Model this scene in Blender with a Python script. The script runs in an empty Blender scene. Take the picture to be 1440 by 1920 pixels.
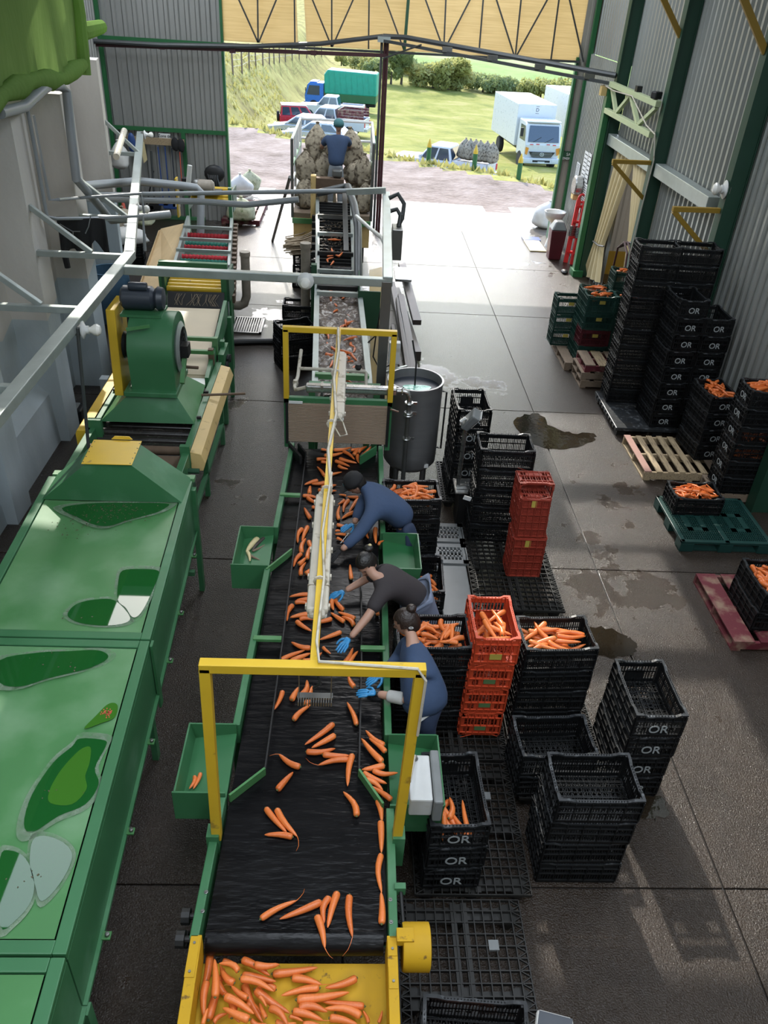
import bpy, bmesh, math, random
from mathutils import Vector, Matrix
random.seed(11)
SC = bpy.context.scene
COL = SC.collection
PI = math.pi
# ---------------------------------------------------------------- camera
F_PX, PITCH, ROLL, YAW, CAM_H = 1485.45, 0.592755, 0.0676771, 0.0634244, 5.65
def _rot():
    cy, sy = math.cos(YAW), math.sin(YAW)
    Rz = Matrix(((cy, -sy, 0), (sy, cy, 0), (0, 0, 1)))
    B = Matrix(((1, 0, 0), (0, 0, -1), (0, 1, 0)))
    c, s = math.cos(PITCH), math.sin(PITCH)
    Rx = Matrix(((1, 0, 0), (0, c, -s), (0, s, c)))
    c, s = math.cos(ROLL), math.sin(ROLL)
    Rr = Matrix(((c, -s, 0), (s, c, 0), (0, 0, 1)))
    return Rr @ Rx @ B @ Rz
RC = _rot()
cam_d = bpy.data.cameras.new('camera')
cam = bpy.data.objects.new('camera', cam_d)
COL.objects.link(cam)
cam_d.sensor_fit = 'VERTICAL'; cam_d.sensor_height = 36.0
cam_d.lens = F_PX / 1920 * 36.0
cam_d.clip_start = 0.05; cam_d.clip_end = 2000
m3 = Matrix((RC[0], -RC[1], -RC[2])).transposed()
cam.matrix_world = Matrix.Translation((0, 0, CAM_H)) @ m3.to_4x4()
SC.camera = cam
# ---------------------------------------------------------------- world, sun, skylights and added fill lamps, exposure
W = bpy.data.worlds.new('world'); SC.world = W; W.use_nodes = True
nt = W.node_tree; nt.nodes.clear()
sky = nt.nodes.new('ShaderNodeTexSky'); sky.sky_type = 'NISHITA'; sky.sun_disc = False
sky.sun_elevation = math.radians(37); sky.sun_rotation = math.radians(-8); sky.air_density = 1.0; sky.dust_density = 1.2
bg = nt.nodes.new('ShaderNodeBackground'); bg.inputs[1].default_value = 0.55
wo = nt.nodes.new('ShaderNodeOutputWorld')
nt.links.new(sky.outputs[0], bg.inputs[0]); nt.links.new(bg.outputs[0], wo.inputs[0])
sun_d = bpy.data.lights.new('sun', 'SUN'); sun_d.energy = 4.0; sun_d.angle = math.radians(0.6); sun_d.color = (1.0, 0.95, 0.85)
sun = bpy.data.objects.new('sun', sun_d); COL.objects.link(sun)
sun.rotation_euler = Vector((0.13, -1.0, -0.74)).to_track_quat('-Z', 'Y').to_euler()
ROOF_Z = 7.4
SKYLIGHTS = [(-4.0, 6.2, 0.85, 1.4), (-3.9, 11.7, 1.0, 1.4), (4.6, 7.0, 1.9, 2.6), (0.0, 3.0, 1.9, 4.2), (1.4, -3.0, 1.9, 4.2), (-3.2, -1.6, 1.9, 4.6), (3.9, 1.6, 1.9, 4.2), (-4.6, 17.2, 2.2, 6.0), (1.4, 15.2, 2.4, 5.0), (2.6, 19.6, 1.9, 3.6)]  # leading entries inferred from reflections; the rest added to brighten the hall
for i, (x, y, w, d) in enumerate(SKYLIGHTS):
    l = bpy.data.lights.new('skylight', 'AREA'); l.shape = 'RECTANGLE'; l.size = w; l.size_y = d
    l.energy = (19.0 if i > 1 else 8.0) * w * d; l.color = (0.93, 0.98, 1.0)
    o = bpy.data.objects.new('skylight', l); COL.objects.link(o); o.location = (x, y, ROOF_Z - 0.03)
vs = SC.view_settings
SC.display_settings.display_device = 'sRGB'
vs.view_transform = 'Standard'; vs.look = 'None'; vs.gamma = 1.0; vs.use_curve_mapping = False
vs.exposure = 0.35
SC.cycles.use_denoising = True
SC.cycles.max_bounces = 8; SC.cycles.diffuse_bounces = 4; SC.cycles.glossy_bounces = 3; SC.cycles.transmission_bounces = 6
SC.cycles.caustics_reflective = False; SC.cycles.caustics_refractive = False
SC.cycles.sample_clamp_indirect = 6.0
# ---------------------------------------------------------------- helpers
def ray(x, y):
    return RC.transposed() @ Vector(((x - 720) / F_PX, (y - 960) / F_PX, 1.0))
def P(x, y, z=0.0):
    d = ray(x, y); t = (z - CAM_H) / d[2]; return Vector((d[0] * t, d[1] * t, z))
def PY(x, y, Y):
    d = ray(x, y); t = Y / d[1]; return Vector((d[0] * t, Y, CAM_H + d[2] * t))
def PX(x, y, X):
    d = ray(x, y); t = X / d[0]; return Vector((X, d[1] * t, CAM_H + d[2] * t))
V = Vector
class MB:
    def __init__(s): s.v = []; s.f = []
    def add(s, vs, fs):
        n = len(s.v); s.v += [tuple(p) for p in vs]; s.f += [tuple(i + n for i in f) for f in fs]; return s
    def box(s, c, d, R=None):
        x, y, z = d[0] / 2, d[1] / 2, d[2] / 2
        c = V(c); ps = []
        for a, b, e in ((-x, -y, -z), (x, -y, -z), (x, y, -z), (-x, y, -z), (-x, -y, z), (x, -y, z), (x, y, z), (-x, y, z)):
            p = V((a, b, e))
            if R is not None: p = R @ p
            ps.append(c + p)
        return s.add(ps, [(0, 3, 2, 1), (4, 5, 6, 7), (0, 1, 5, 4), (1, 2, 6, 5), (2, 3, 7, 6), (3, 0, 4, 7)])
    def b2(s, lo, hi):
        return s.box([(lo[i] + hi[i]) / 2 for i in range(3)], [abs(hi[i] - lo[i]) for i in range(3)])
    def bar(s, a, b, w, h=None, up=(0, 0, 1)):
        a, b = V(a), V(b); h = w if h is None else h
        d = (b - a); L = d.length
        if L < 1e-6: return s
        d.normalize(); u = V(up)
        if abs(d.dot(u)) > 0.98: u = V((0, 1, 0))
        x = d.cross(u).normalized(); y = x.cross(d).normalized()
        R = Matrix((x, d, y)).transposed()
        return s.box((a + b) / 2, (w, L, h), R)
    def tube(s, pts, r, n=8, caps=True, flat=1.0):
        pts = [V(p) for p in pts]; N = len(pts); rings = []
        prev = None
        for i, p in enumerate(pts):
            d = (pts[min(i + 1, N - 1)] - pts[max(i - 1, 0)]).normalized()
            if prev is None:
                u = V((0, 0, 1)) if abs(d.z) < 0.9 else V((1, 0, 0))
                x = d.cross(u).normalized()
            else:
                x = (prev - d * prev.dot(d)).normalized()
            prev = x; y = d.cross(x)
            rr = r[i] if isinstance(r, (list, tuple)) else r
            rings.append([p + x * (rr * math.cos(2 * PI * k / n)) + y * (rr * flat * math.sin(2 * PI * k / n)) for k in range(n)])
        vs = [q for ring in rings for q in ring]; fs = []
        for i in range(N - 1):
            for k in range(n):
                a, b = i * n + k, i * n + (k + 1) % n
                fs.append((a, b, b + n, a + n))
        if caps: fs += [tuple(range(n))[::-1], tuple(range((N - 1) * n, N * n))]
        return s.add(vs, fs)
    def lathe(s, prof, c=(0, 0, 0), n=16, R=None, cap=True):
        c = V(c); vs = []; fs = []
        for r, z in prof:
            for k in range(n):
                p = V((r * math.cos(2 * PI * k / n), r * math.sin(2 * PI * k / n), z))
                if R is not None: p = R @ p
                vs.append(c + p)
        for i in range(len(prof) - 1):
            for k in range(n):
                a, b = i * n + k, i * n + (k + 1) % n
                fs.append((a, b, b + n, a + n))
        if cap:
            fs += [tuple(range(n))[::-1], tuple(range((len(prof) - 1) * n, len(prof) * n))]
        return s.add(vs, fs)
    def prism(s, poly, vec):
        n = len(poly); a = [V(p) for p in poly]; b = [p + V(vec) for p in a]
        return s.add(a + b, [tuple(range(n))[::-1], tuple(range(n, 2 * n))] + [(i, (i + 1) % n, (i + 1) % n + n, i + n) for i in range(n)])
    def hexa(s, lo, hi):
        return s.add(list(lo) + list(hi), [(3, 2, 1, 0), (4, 5, 6, 7), (0, 1, 5, 4), (1, 2, 6, 5), (2, 3, 7, 6), (3, 0, 4, 7)])
    def slab(s, quad, t):
        q = [V(p) for p in quad]; nrm = (q[1] - q[0]).cross(q[3] - q[0]).normalized() * t
        return s.prism(q, nrm)
    def sphere(s, c, r, n=10, m=7):
        r = r if isinstance(r, (tuple, list)) else (r, r, r)
        c = V(c); vs = [c + V((0, 0, -r[2]))]; fs = []
        for i in range(1, m):
            t = -PI / 2 + PI * i / m
            for k in range(n):
                a = 2 * PI * k / n
                vs.append(c + V((r[0] * math.cos(t) * math.cos(a), r[1] * math.cos(t) * math.sin(a), r[2] * math.sin(t))))
        vs.append(c + V((0, 0, r[2]))); T = len(vs) - 1
        for k in range(n): fs.append((0, 1 + (k + 1) % n, 1 + k))
        for i in range(m - 2):
            for k in range(n):
                a, b = 1 + i * n + k, 1 + i * n + (k + 1) % n
                fs.append((a, b, b + n, a + n))
        o = 1 + (m - 2) * n
        for k in range(n): fs.append((o + k, o + (k + 1) % n, T))
        return s.add(vs, fs)
ROOT = {}
def RZ(a): return Matrix.Rotation(a, 3, 'Z')
def setp(o, label=None, cat=None, group=None, kind=None):
    if label: o['label'] = label
    if cat: o['category'] = cat
    if group: o['group'] = group
    if kind: o['kind'] = kind
    return o
def thing(name, label, cat, loc=(0, 0, 0), rotz=0.0, group=None):
    o = bpy.data.objects.new(name, None); COL.objects.link(o)
    o.location = loc; o.rotation_euler = (0, 0, rotz); o.empty_display_size = 0.1
    ROOT[o.name] = (V(loc), rotz)
    return setp(o, label, cat, group)
def mesh(name, mb, mat, smooth=False, ang=35):
    me = bpy.data.meshes.new(name)
    me.from_pydata(mb.v, [], mb.f)
    bm = bmesh.new(); bm.from_mesh(me); bmesh.ops.recalc_face_normals(bm, faces=bm.faces); bm.to_mesh(me); bm.free()
    if smooth:
        me.polygons.foreach_set('use_smooth', [True] * len(me.polygons)); me.set_sharp_from_angle(angle=math.radians(ang))
    if mat: me.materials.append(mat)
    return me
def link(name, me, parent=None, label=None, kind=None):
    o = bpy.data.objects.new(name, me); COL.objects.link(o)
    if parent is not None:
        o.parent = parent
        if parent.name in ROOT: ROOT[o.name] = ROOT[parent.name]
    if label: o['label'] = label
    if kind: o['kind'] = kind
    return o
def part(name, mb, mat, parent, smooth=False, label=None, kind=None, local=False, bev=0, ang=35):
    """world-coordinate shapes become a child of parent; local=True keeps the coordinates"""
    if not local and parent is not None and parent.name in ROOT:
        loc, rz = ROOT[parent.name]; Ri = RZ(-rz)
        mb.v = [tuple(Ri @ (V(p) - loc)) for p in mb.v]
    o = link(name, mesh(name, mb, mat, smooth, ang), parent, label, kind)
    if bev:
        b = o.modifiers.new('bevel', 'BEVEL'); b.width = bev; b.segments = 2; b.limit_method = 'ANGLE'; b.angle_limit = 0.7
    return o
def solo(name, mb, mat, label, cat, group=None, smooth=False, kind=None, base=None, bev=0, ang=35):
    """a thing that is one mesh, its origin at its base"""
    if base is None:
        xs = [p[0] for p in mb.v]; ys = [p[1] for p in mb.v]; zs = [p[2] for p in mb.v]
        base = V(((min(xs) + max(xs)) / 2, (min(ys) + max(ys)) / 2, min(zs)))
    mb.v = [tuple(V(p) - V(base)) for p in mb.v]
    o = link(name, mesh(name, mb, mat, smooth, ang)); o.location = base
    ROOT[o.name] = (V(base), 0.0)
    if bev:
        b = o.modifiers.new('bevel', 'BEVEL'); b.width = bev; b.segments = 2; b.limit_method = 'ANGLE'; b.angle_limit = 0.7
    return setp(o, label, cat, group, kind)
def struct(name, mb, mat, parent=None, smooth=False, ang=35):
    o = link(name, mesh(name, mb, mat, smooth, ang), parent)
    if parent is None: o['kind'] = 'structure'
    return o
def sgroup(name):
    o = bpy.data.objects.new(name, None); COL.objects.link(o); o['kind'] = 'structure'; ROOT[o.name] = (V((0, 0, 0)), 0.0); return o
def dup(root, loc=None, rot=None, label=None, group=None, scale=None):
    r = root.copy(); COL.objects.link(r)
    if loc is not None: r.location = loc
    if rot is not None: r.rotation_euler = rot if hasattr(rot, '__len__') else (0, 0, rot)
    if scale is not None: r.scale = scale
    if label: r['label'] = label
    if group: r['group'] = group
    for ch in list(root.children):
        c = ch.copy(); COL.objects.link(c); c.parent = r
        for g in ch.children:
            d = g.copy(); COL.objects.link(d); d.parent = c
    return r
# ---------------------------------------------------------------- materials
def nodes(name):
    m = bpy.data.materials.new(name); m.use_nodes = True
    t = m.node_tree; b = t.nodes['Principled BSDF']
    return m, t, b
def N(t, typ, **kw):
    n = t.nodes.new(typ)
    for k, v in kw.items():
        if k.startswith('i_'): n.inputs[k[2:].replace('_', ' ')].default_value = v
        elif k.startswith('n'): n.inputs[int(k[1:])].default_value = v
        else: setattr(n, k, v)
    return n
def mat(name, col, rough=0.5, metal=0.0, var=0.2, vs=6.0, bump=0.0, bs=40.0, col2=None, c2s=3.0, c2t=0.55, c2w=0.1, spec=None, rvar=0.1, coat=0.0, stretch=None):
    m, t, b = nodes(name); L = t.links
    tc = N(t, 'ShaderNodeTexCoord'); src = tc.outputs['Object']
    if stretch:
        mp = N(t, 'ShaderNodeMapping'); mp.inputs['Scale'].default_value = stretch; L.new(src, mp.inputs[0]); src = mp.outputs[0]
    nz = N(t, 'ShaderNodeTexNoise', i_Scale=vs, i_Detail=4.0); L.new(src, nz.inputs['Vector'])
    mx = N(t, 'ShaderNodeMix', data_type='RGBA')
    c = V(col[:3])
    mx.inputs[6].default_value = (*(c * (1 - var)), 1); mx.inputs[7].default_value = (*[min(1, q * (1 + var)) for q in c], 1)
    L.new(nz.outputs[0], mx.inputs[0]); out = mx.outputs[2]
    if col2 is not None:
        n2 = N(t, 'ShaderNodeTexNoise', i_Scale=c2s, i_Detail=6.0); L.new(src, n2.inputs['Vector'])
        mr = N(t, 'ShaderNodeMapRange'); mr.inputs[1].default_value = c2t; mr.inputs[2].default_value = c2t + c2w
        L.new(n2.outputs[0], mr.inputs[0])
        m2 = N(t, 'ShaderNodeMix', data_type='RGBA'); m2.inputs[7].default_value = (*col2[:3], 1)
        L.new(mr.outputs[0], m2.inputs[0]); L.new(out, m2.inputs[6]); out = m2.outputs[2]
    L.new(out, b.inputs['Base Color'])
    b.inputs['Metallic'].default_value = metal
    if rvar:
        mr = N(t, 'ShaderNodeMapRange'); mr.inputs[3].default_value = max(0.02, rough - rvar); mr.inputs[4].default_value = min(1, rough + rvar)
        L.new(nz.outputs[0], mr.inputs[0]); L.new(mr.outputs[0], b.inputs['Roughness'])
    else: b.inputs['Roughness'].default_value = rough
    if spec is not None: b.inputs['Specular IOR Level'].default_value = spec
    if coat: b.inputs['Coat Weight'].default_value = coat; b.inputs['Coat Roughness'].default_value = 0.1
    if bump:
        n3 = N(t, 'ShaderNodeTexNoise', i_Scale=bs, i_Detail=3.0); L.new(src, n3.inputs['Vector'])
        bp = N(t, 'ShaderNodeBump', i_Strength=bump); bp.inputs['Distance'].default_value = 0.02
        L.new(n3.outputs[0], bp.inputs['Height']); L.new(bp.outputs[0], b.inputs['Normal'])
    return m
M = {}
M['green'] = mat('green_paint', (0.038, 0.15, 0.06), 0.45, var=0.15, vs=2.5, col2=(0.10, 0.24, 0.13), c2s=2.2, c2t=0.55, c2w=0.25, bump=0.03, bs=12)
M['green_lid'] = mat('worn_green_paint', (0.065, 0.205, 0.068), 0.42, var=0.2, vs=1.6, col2=(0.15, 0.29, 0.15), c2s=1.6, c2t=0.47, c2w=0.25, rvar=0.12)
M['green_dark'] = mat('dark_green_paint', (0.02, 0.075, 0.035), 0.5, var=0.2, vs=4)
M['green_beam'] = mat('green_column_paint', (0.012, 0.05, 0.028), 0.55, var=0.2, vs=3)
M['green_bright'] = mat('bright_green_paint', (0.02, 0.12, 0.04), 0.45, var=0.15, vs=3)
M['yellow'] = mat('yellow_paint', (0.62, 0.40, 0.025), 0.42, var=0.12, vs=5, col2=(0.36, 0.22, 0.03), c2s=9, c2t=0.66, c2w=0.08)
M['yellow_worn'] = mat('worn_yellow_paint', (0.50, 0.29, 0.012), 0.6, spec=0.25, var=0.15, vs=7, col2=(0.16, 0.09, 0.02), c2s=14, c2t=0.64, c2w=0.06, rvar=0.15)
M['tan'] = mat('faded_tan_paint', (0.62, 0.44, 0.18), 0.55, var=0.12, vs=4, col2=(0.40, 0.27, 0.10), c2s=11, c2t=0.62, c2w=0.1)
M['ochre'] = mat('ochre_paint', (0.30, 0.18, 0.02), 0.5, var=0.12)
M['galv'] = mat('galvanized_steel', (0.38, 0.42, 0.40), 0.42, metal=0.55, var=0.22, vs=7, bump=0.02, bs=25)
M['steel'] = mat('stainless_steel', (0.50, 0.50, 0.49), 0.28, metal=0.95, var=0.1, vs=3, stretch=(1, 1, 12))
M['steel_dark'] = mat('dull_steel', (0.20, 0.20, 0.19), 0.42, metal=0.85, var=0.2, vs=4)
M['tank'] = mat('brushed_tank_steel', (0.30, 0.30, 0.30), 0.48, metal=0.7, var=0.15, vs=3, stretch=(1, 1, 6))
M['debris'] = mat('dark_leaf_debris', (0.10, 0.075, 0.05), 0.8, var=0.5, vs=30)
M['rust'] = mat('rusty_steel', (0.13, 0.085, 0.055), 0.7, metal=0.3, var=0.35, vs=14)
M['iron'] = mat('dark_iron', (0.025, 0.025, 0.025), 0.5, metal=0.5, var=0.3)
M['roller'] = mat('wet_black_roller', (0.022, 0.019, 0.017), 0.25, var=0.3, vs=12)
M['belt'] = mat('wet_black_belt', (0.004, 0.004, 0.0045), 0.30, var=0.3, vs=5, bump=0.30, bs=14, stretch=(0.45, 1.8, 1), rvar=0.12, spec=0.18)
M['rubber'] = mat('black_rubber', (0.012, 0.012, 0.012), 0.5, var=0.3)
M['belt_beige'] = mat('beige_belt', (0.52, 0.44, 0.30), 0.55, var=0.10, vs=3, bump=0.03)
M['plastic'] = mat('black_plastic', (0.008, 0.0085, 0.009), 0.45, var=0.35, vs=9, rvar=0.14, spec=0.3)
M['plastic_rim'] = mat('scuffed_black_plastic', (0.020, 0.022, 0.024), 0.42, var=0.4, vs=14, col2=(0.085, 0.09, 0.095), c2s=16, c2t=0.55, c2w=0.12, spec=0.35)
M['plastic_dusty'] = mat('dusty_black_plastic', (0.018, 0.0175, 0.016), 0.5, var=0.4, vs=10, spec=0.35)
M['red_plastic'] = mat('orange_red_plastic', (0.50, 0.062, 0.022), 0.42, var=0.18, vs=7)
M['red_plastic_old'] = mat('faded_red_plastic', (0.26, 0.035, 0.020), 0.5, var=0.2, vs=7)
M['green_plastic'] = mat('dark_green_plastic', (0.012, 0.05, 0.038), 0.45, var=0.3, vs=6)
M['maroon_plastic'] = mat('maroon_plastic', (0.085, 0.010, 0.016), 0.45, var=0.2)
M['pallet_green'] = mat('blue_green_plastic', (0.008, 0.040, 0.034), 0.45, var=0.2, vs=6)
M['grey_plastic'] = mat('grey_plastic', (0.17, 0.18, 0.18), 0.4, var=0.2, vs=6)
M['white_plastic'] = mat('white_plastic', (0.62, 0.62, 0.60), 0.4, var=0.08)
M['box_grey'] = mat('light_grey_plastic', (0.55, 0.56, 0.55), 0.4, var=0.12, vs=7, col2=(0.42, 0.37, 0.27), c2s=6, c2t=0.58, c2w=0.15)
M['dirty_white'] = mat('dirty_white_plastic', (0.50, 0.46, 0.38), 0.5, var=0.2, vs=9, col2=(0.26, 0.22, 0.15), c2s=10, c2t=0.58, c2w=0.12)
M['stencil'] = mat('grey_white_stencil', (0.30, 0.32, 0.32), 0.6, var=0.3, vs=20)
M['wood'] = mat('pallet_wood', (0.36, 0.27, 0.16), 0.75, var=0.35, vs=5, stretch=(9, 1, 9), bump=0.15, bs=30, col2=(0.13, 0.09, 0.06), c2s=6, c2t=0.52, c2w=0.15)
M['wood_grey'] = mat('weathered_wood', (0.20, 0.145, 0.10), 0.8, var=0.4, vs=6, stretch=(9, 1, 9), bump=0.2, bs=30)
M['wood_pink'] = mat('faded_pink_wood', (0.36, 0.20, 0.16), 0.75, var=0.25, vs=6, bump=0.1)
M['wood_red'] = mat('red_painted_wood', (0.12, 0.016, 0.024), 0.65, var=0.35, vs=6, col2=(0.24, 0.16, 0.11), c2s=6, c2t=0.47, c2w=0.2, bump=0.1)
M['wood_dark'] = mat('wet_dark_wood', (0.055, 0.045, 0.038), 0.45, var=0.4, vs=8, stretch=(1, 4, 4))
M['ply'] = mat('plywood', (0.50, 0.36, 0.19), 0.6, var=0.2, vs=3, stretch=(6, 1, 1))
M['concrete_wall'] = mat('rendered_concrete', (0.40, 0.375, 0.34), 0.85, var=0.16, vs=2.2, bump=0.15, bs=22, col2=(0.30, 0.28, 0.25), c2s=3.0, c2t=0.55, c2w=0.2)
M['pipe_grey'] = mat('grey_pvc', (0.27, 0.29, 0.30), 0.4, var=0.1)
M['pipe_white'] = mat('white_pvc', (0.62, 0.62, 0.58), 0.4, var=0.1)
M['pipe_dark'] = mat('dark_conduit', (0.05, 0.055, 0.055), 0.45, var=0.2)
M['pipe_blue'] = mat('blue_pipe', (0.03, 0.07, 0.22), 0.4, var=0.1)
M['maroon'] = mat('maroon_paint', (0.05, 0.012, 0.016), 0.5, var=0.2)
M['bulb'] = mat('frosted_glass', (0.78, 0.76, 0.70), 0.25, var=0.03)
M['motor'] = mat('slate_blue_paint', (0.028, 0.035, 0.048), 0.4, var=0.2)
M['net'] = mat('dirty_mesh_sack', (0.33, 0.28, 0.20), 0.9, var=0.5, vs=16, col2=(0.10, 0.075, 0.05), c2s=11, c2t=0.5, c2w=0.12, bump=0.5, bs=30)
M['net_green'] = mat('pale_green_sack', (0.42, 0.42, 0.28), 0.9, var=0.35, vs=14, col2=(0.12, 0.17, 0.06), c2s=9, c2t=0.55, c2w=0.15, bump=0.4, bs=30)
M['white_sack'] = mat('white_plastic_sack', (0.60, 0.58, 0.54), 0.6, var=0.15, vs=8, bump=0.2, bs=14)
M['skin'] = mat('skin', (0.42, 0.235, 0.165), 0.5, var=0.08, vs=9)
M['hair'] = mat('black_hair', (0.010, 0.008, 0.007), 0.38, var=0.5, vs=30, bump=0.3, bs=60)
M['hair_brown'] = mat('dark_brown_hair', (0.022, 0.012, 0.009), 0.38, var=0.5, vs=30, bump=0.3, bs=60)
M['navy'] = mat('navy_cloth', (0.022, 0.036, 0.075), 0.85, var=0.25, vs=5, bump=0.25, bs=12)
M['navy_light'] = mat('mid_blue_cloth', (0.035, 0.062, 0.125), 0.85, var=0.2, vs=5, bump=0.25, bs=12)
M['charcoal'] = mat('charcoal_cloth', (0.030, 0.024, 0.026), 0.85, var=0.2, vs=5, bump=0.2, bs=10)
M['black_cloth'] = mat('black_cloth', (0.012, 0.012, 0.013), 0.85, var=0.3, vs=6, bump=0.2, bs=12)
M['apron'] = mat('grey_blue_cloth', (0.17, 0.20, 0.28), 0.8, var=0.2, vs=6)
M['jeans'] = mat('faded_jeans', (0.20, 0.22, 0.24), 0.85, var=0.3, vs=8)
M['glove'] = mat('blue_nitrile', (0.035, 0.24, 0.50), 0.35, var=0.15, vs=14, bump=0.1, bs=40)
M['greycloth'] = mat('grey_knit', (0.42, 0.42, 0.40), 0.9, var=0.15, vs=30)
M['boot'] = mat('white_rubber_boot', (0.60, 0.60, 0.58), 0.4, var=0.1)
M['teal_cloth'] = mat('teal_cloth', (0.05, 0.16, 0.17), 0.8, var=0.2)
M['curtain'] = mat('cream_plastic_curtain', (0.58, 0.47, 0.26), 0.55, var=0.15, vs=4)
M['red'] = mat('red_plastic', (0.62, 0.03, 0.03), 0.4, var=0.15)
M['orange'] = mat('safety_orange_plastic', (0.60, 0.10, 0.06), 0.45, var=0.15)
M['paper'] = mat('white_paper', (0.68, 0.68, 0.66), 0.7, var=0.05)
M['ink'] = mat('black_ink', (0.02, 0.02, 0.02), 0.7, var=0.1)
M['white_paint'] = mat('white_gloss_paint', (0.62, 0.63, 0.64), 0.3, var=0.04)
M['silver_paint'] = mat('silver_paint', (0.55, 0.57, 0.59), 0.25, metal=0.4, var=0.05)
M['red_paint'] = mat('red_car_paint', (0.50, 0.02, 0.04), 0.25, var=0.05)
M['blue_paint'] = mat('blue_truck_paint', (0.03, 0.16, 0.52), 0.3, var=0.05)
M['tarp'] = mat('teal_tarpaulin', (0.012, 0.30, 0.20), 0.5, var=0.2, vs=3, bump=0.3, bs=6)
M['glass_dark'] = mat('tinted_glass', (0.03, 0.05, 0.08), 0.06, var=0.1, spec=0.8)
M['tyre'] = mat('tyre_rubber', (0.018, 0.018, 0.018), 0.8, var=0.2)
M['lamp_glass'] = mat('headlamp_glass', (0.65, 0.66, 0.66), 0.1, var=0.05)
M['amber'] = mat('amber_lens', (0.62, 0.23, 0.02), 0.2, var=0.1)
M['rusty_pipe'] = mat('dirty_pvc', (0.28, 0.24, 0.19), 0.6, var=0.35, vs=12)
M['straw'] = mat('bundled_twine', (0.36, 0.28, 0.19), 0.8, var=0.4, vs=30)
M['water_film'] = mat('brown_trough', (0.35, 0.25, 0.10), 0.35, var=0.3, vs=5)
M['bark'] = mat('bark', (0.09, 0.065, 0.045), 0.9, var=0.3, vs=12)
M['parsnip'] = mat('pale_root', (0.62, 0.52, 0.28), 0.5, var=0.15)
M['crown'] = mat('carrot_crown', (0.10, 0.11, 0.035), 0.7, var=0.4, vs=60)
# ---------------------------------------------------------------- special materials
def mat_floor(name, base, base2, wet=0.5, rough=(0.07, 0.42), bump=0.5, bscale=55, pud=0.52, coat=0.0):
    m, t, b = nodes(name); L = t.links
    tc = N(t, 'ShaderNodeTexCoord'); geo = N(t, 'ShaderNodeNewGeometry')
    big = N(t, 'ShaderNodeTexNoise', i_Scale=0.45, i_Detail=5.0, i_Roughness=0.6); L.new(geo.outputs['Position'], big.inputs['Vector'])
    med = N(t, 'ShaderNodeTexNoise', i_Scale=3.2, i_Detail=6.0, i_Roughness=0.65); L.new(geo.outputs['Position'], med.inputs['Vector'])
    mx = N(t, 'ShaderNodeMix', data_type='RGBA'); mx.inputs[6].default_value = (*base, 1); mx.inputs[7].default_value = (*base2, 1)
    L.new(med.outputs[0], mx.inputs[0]); L.new(mx.outputs[2], b.inputs['Base Color'])
    ad = N(t, 'ShaderNodeMath', operation='MULTIPLY_ADD'); ad.inputs[1].default_value = 0.35
    L.new(med.outputs[0], ad.inputs[0]); L.new(big.outputs[0], ad.inputs[2])
    pr = N(t, 'ShaderNodeMapRange', interpolation_type='SMOOTHSTEP'); pr.inputs[1].default_value = pud + 0.155; pr.inputs[2].default_value = pud + 0.205
    L.new(ad.outputs[0], pr.inputs[0])            # 1 where a puddle stands
    rr = N(t, 'ShaderNodeMapRange'); rr.inputs[3].default_value = rough[1]; rr.inputs[4].default_value = rough[0]
    L.new(pr.outputs[0], rr.inputs[0]); L.new(rr.outputs[0], b.inputs['Roughness'])
    fn = N(t, 'ShaderNodeTexNoise', i_Scale=float(bscale), i_Detail=2.0); L.new(geo.outputs['Position'], fn.inputs['Vector'])
    st = N(t, 'ShaderNodeMapRange'); st.inputs[3].default_value = bump; st.inputs[4].default_value = 0.02; L.new(pr.outputs[0], st.inputs[0])
    bp = N(t, 'ShaderNodeBump'); bp.inputs['Distance'].default_value = 0.02
    L.new(st.outputs[0], bp.inputs['Strength']); L.new(fn.outputs[0], bp.inputs['Height']); L.new(bp.outputs[0], b.inputs['Normal'])
    b.inputs['Specular IOR Level'].default_value = wet
    b.inputs['Coat Weight'].default_value = coat; b.inputs['Coat Roughness'].default_value = 0.14; b.inputs['Coat IOR'].default_value = 1.4
    b2 = N(t, 'ShaderNodeBump', i_Strength=1.0); b2.inputs['Distance'].default_value = 0.016; n2 = N(t, 'ShaderNodeTexNoise', i_Scale=80.0, i_Detail=1.5); L.new(geo.outputs['Position'], n2.inputs['Vector']); L.new(n2.outputs[0], b2.inputs['Height']); L.new(b2.outputs[0], b.inputs['Coat Normal'])
    return m
M['floor'] = mat_floor('wet_concrete', (0.011, 0.0066, 0.0038), (0.038, 0.0235, 0.0135), 0.22, (0.12, 0.34), 0.8, 75, 0.60, 0.75)
M['apron_floor'] = mat_floor('wet_apron_concrete', (0.09, 0.078, 0.066), (0.23, 0.205, 0.175), 0.4, (0.08, 0.5), 0.4, 40, 0.50)
def mat_sheet(name, col, rough=0.45, metal=0.5):
    return mat(name, col, rough, metal=metal, var=0.12, vs=1.3, stretch=(1, 1, 0.12))
M['sheet'] = mat_sheet('galvalume_sheet', (0.36, 0.37, 0.345))
M['sheet_end'] = mat_sheet('grey_sheet', (0.34, 0.34, 0.32))
M['sheet_dim'] = mat('cream_sheet', (0.36, 0.33, 0.28), 0.6, var=0.1, vs=2)
M['roof_sheet'] = mat('roof_sheet', (0.055, 0.055, 0.052), 0.5, var=0.1)
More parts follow.
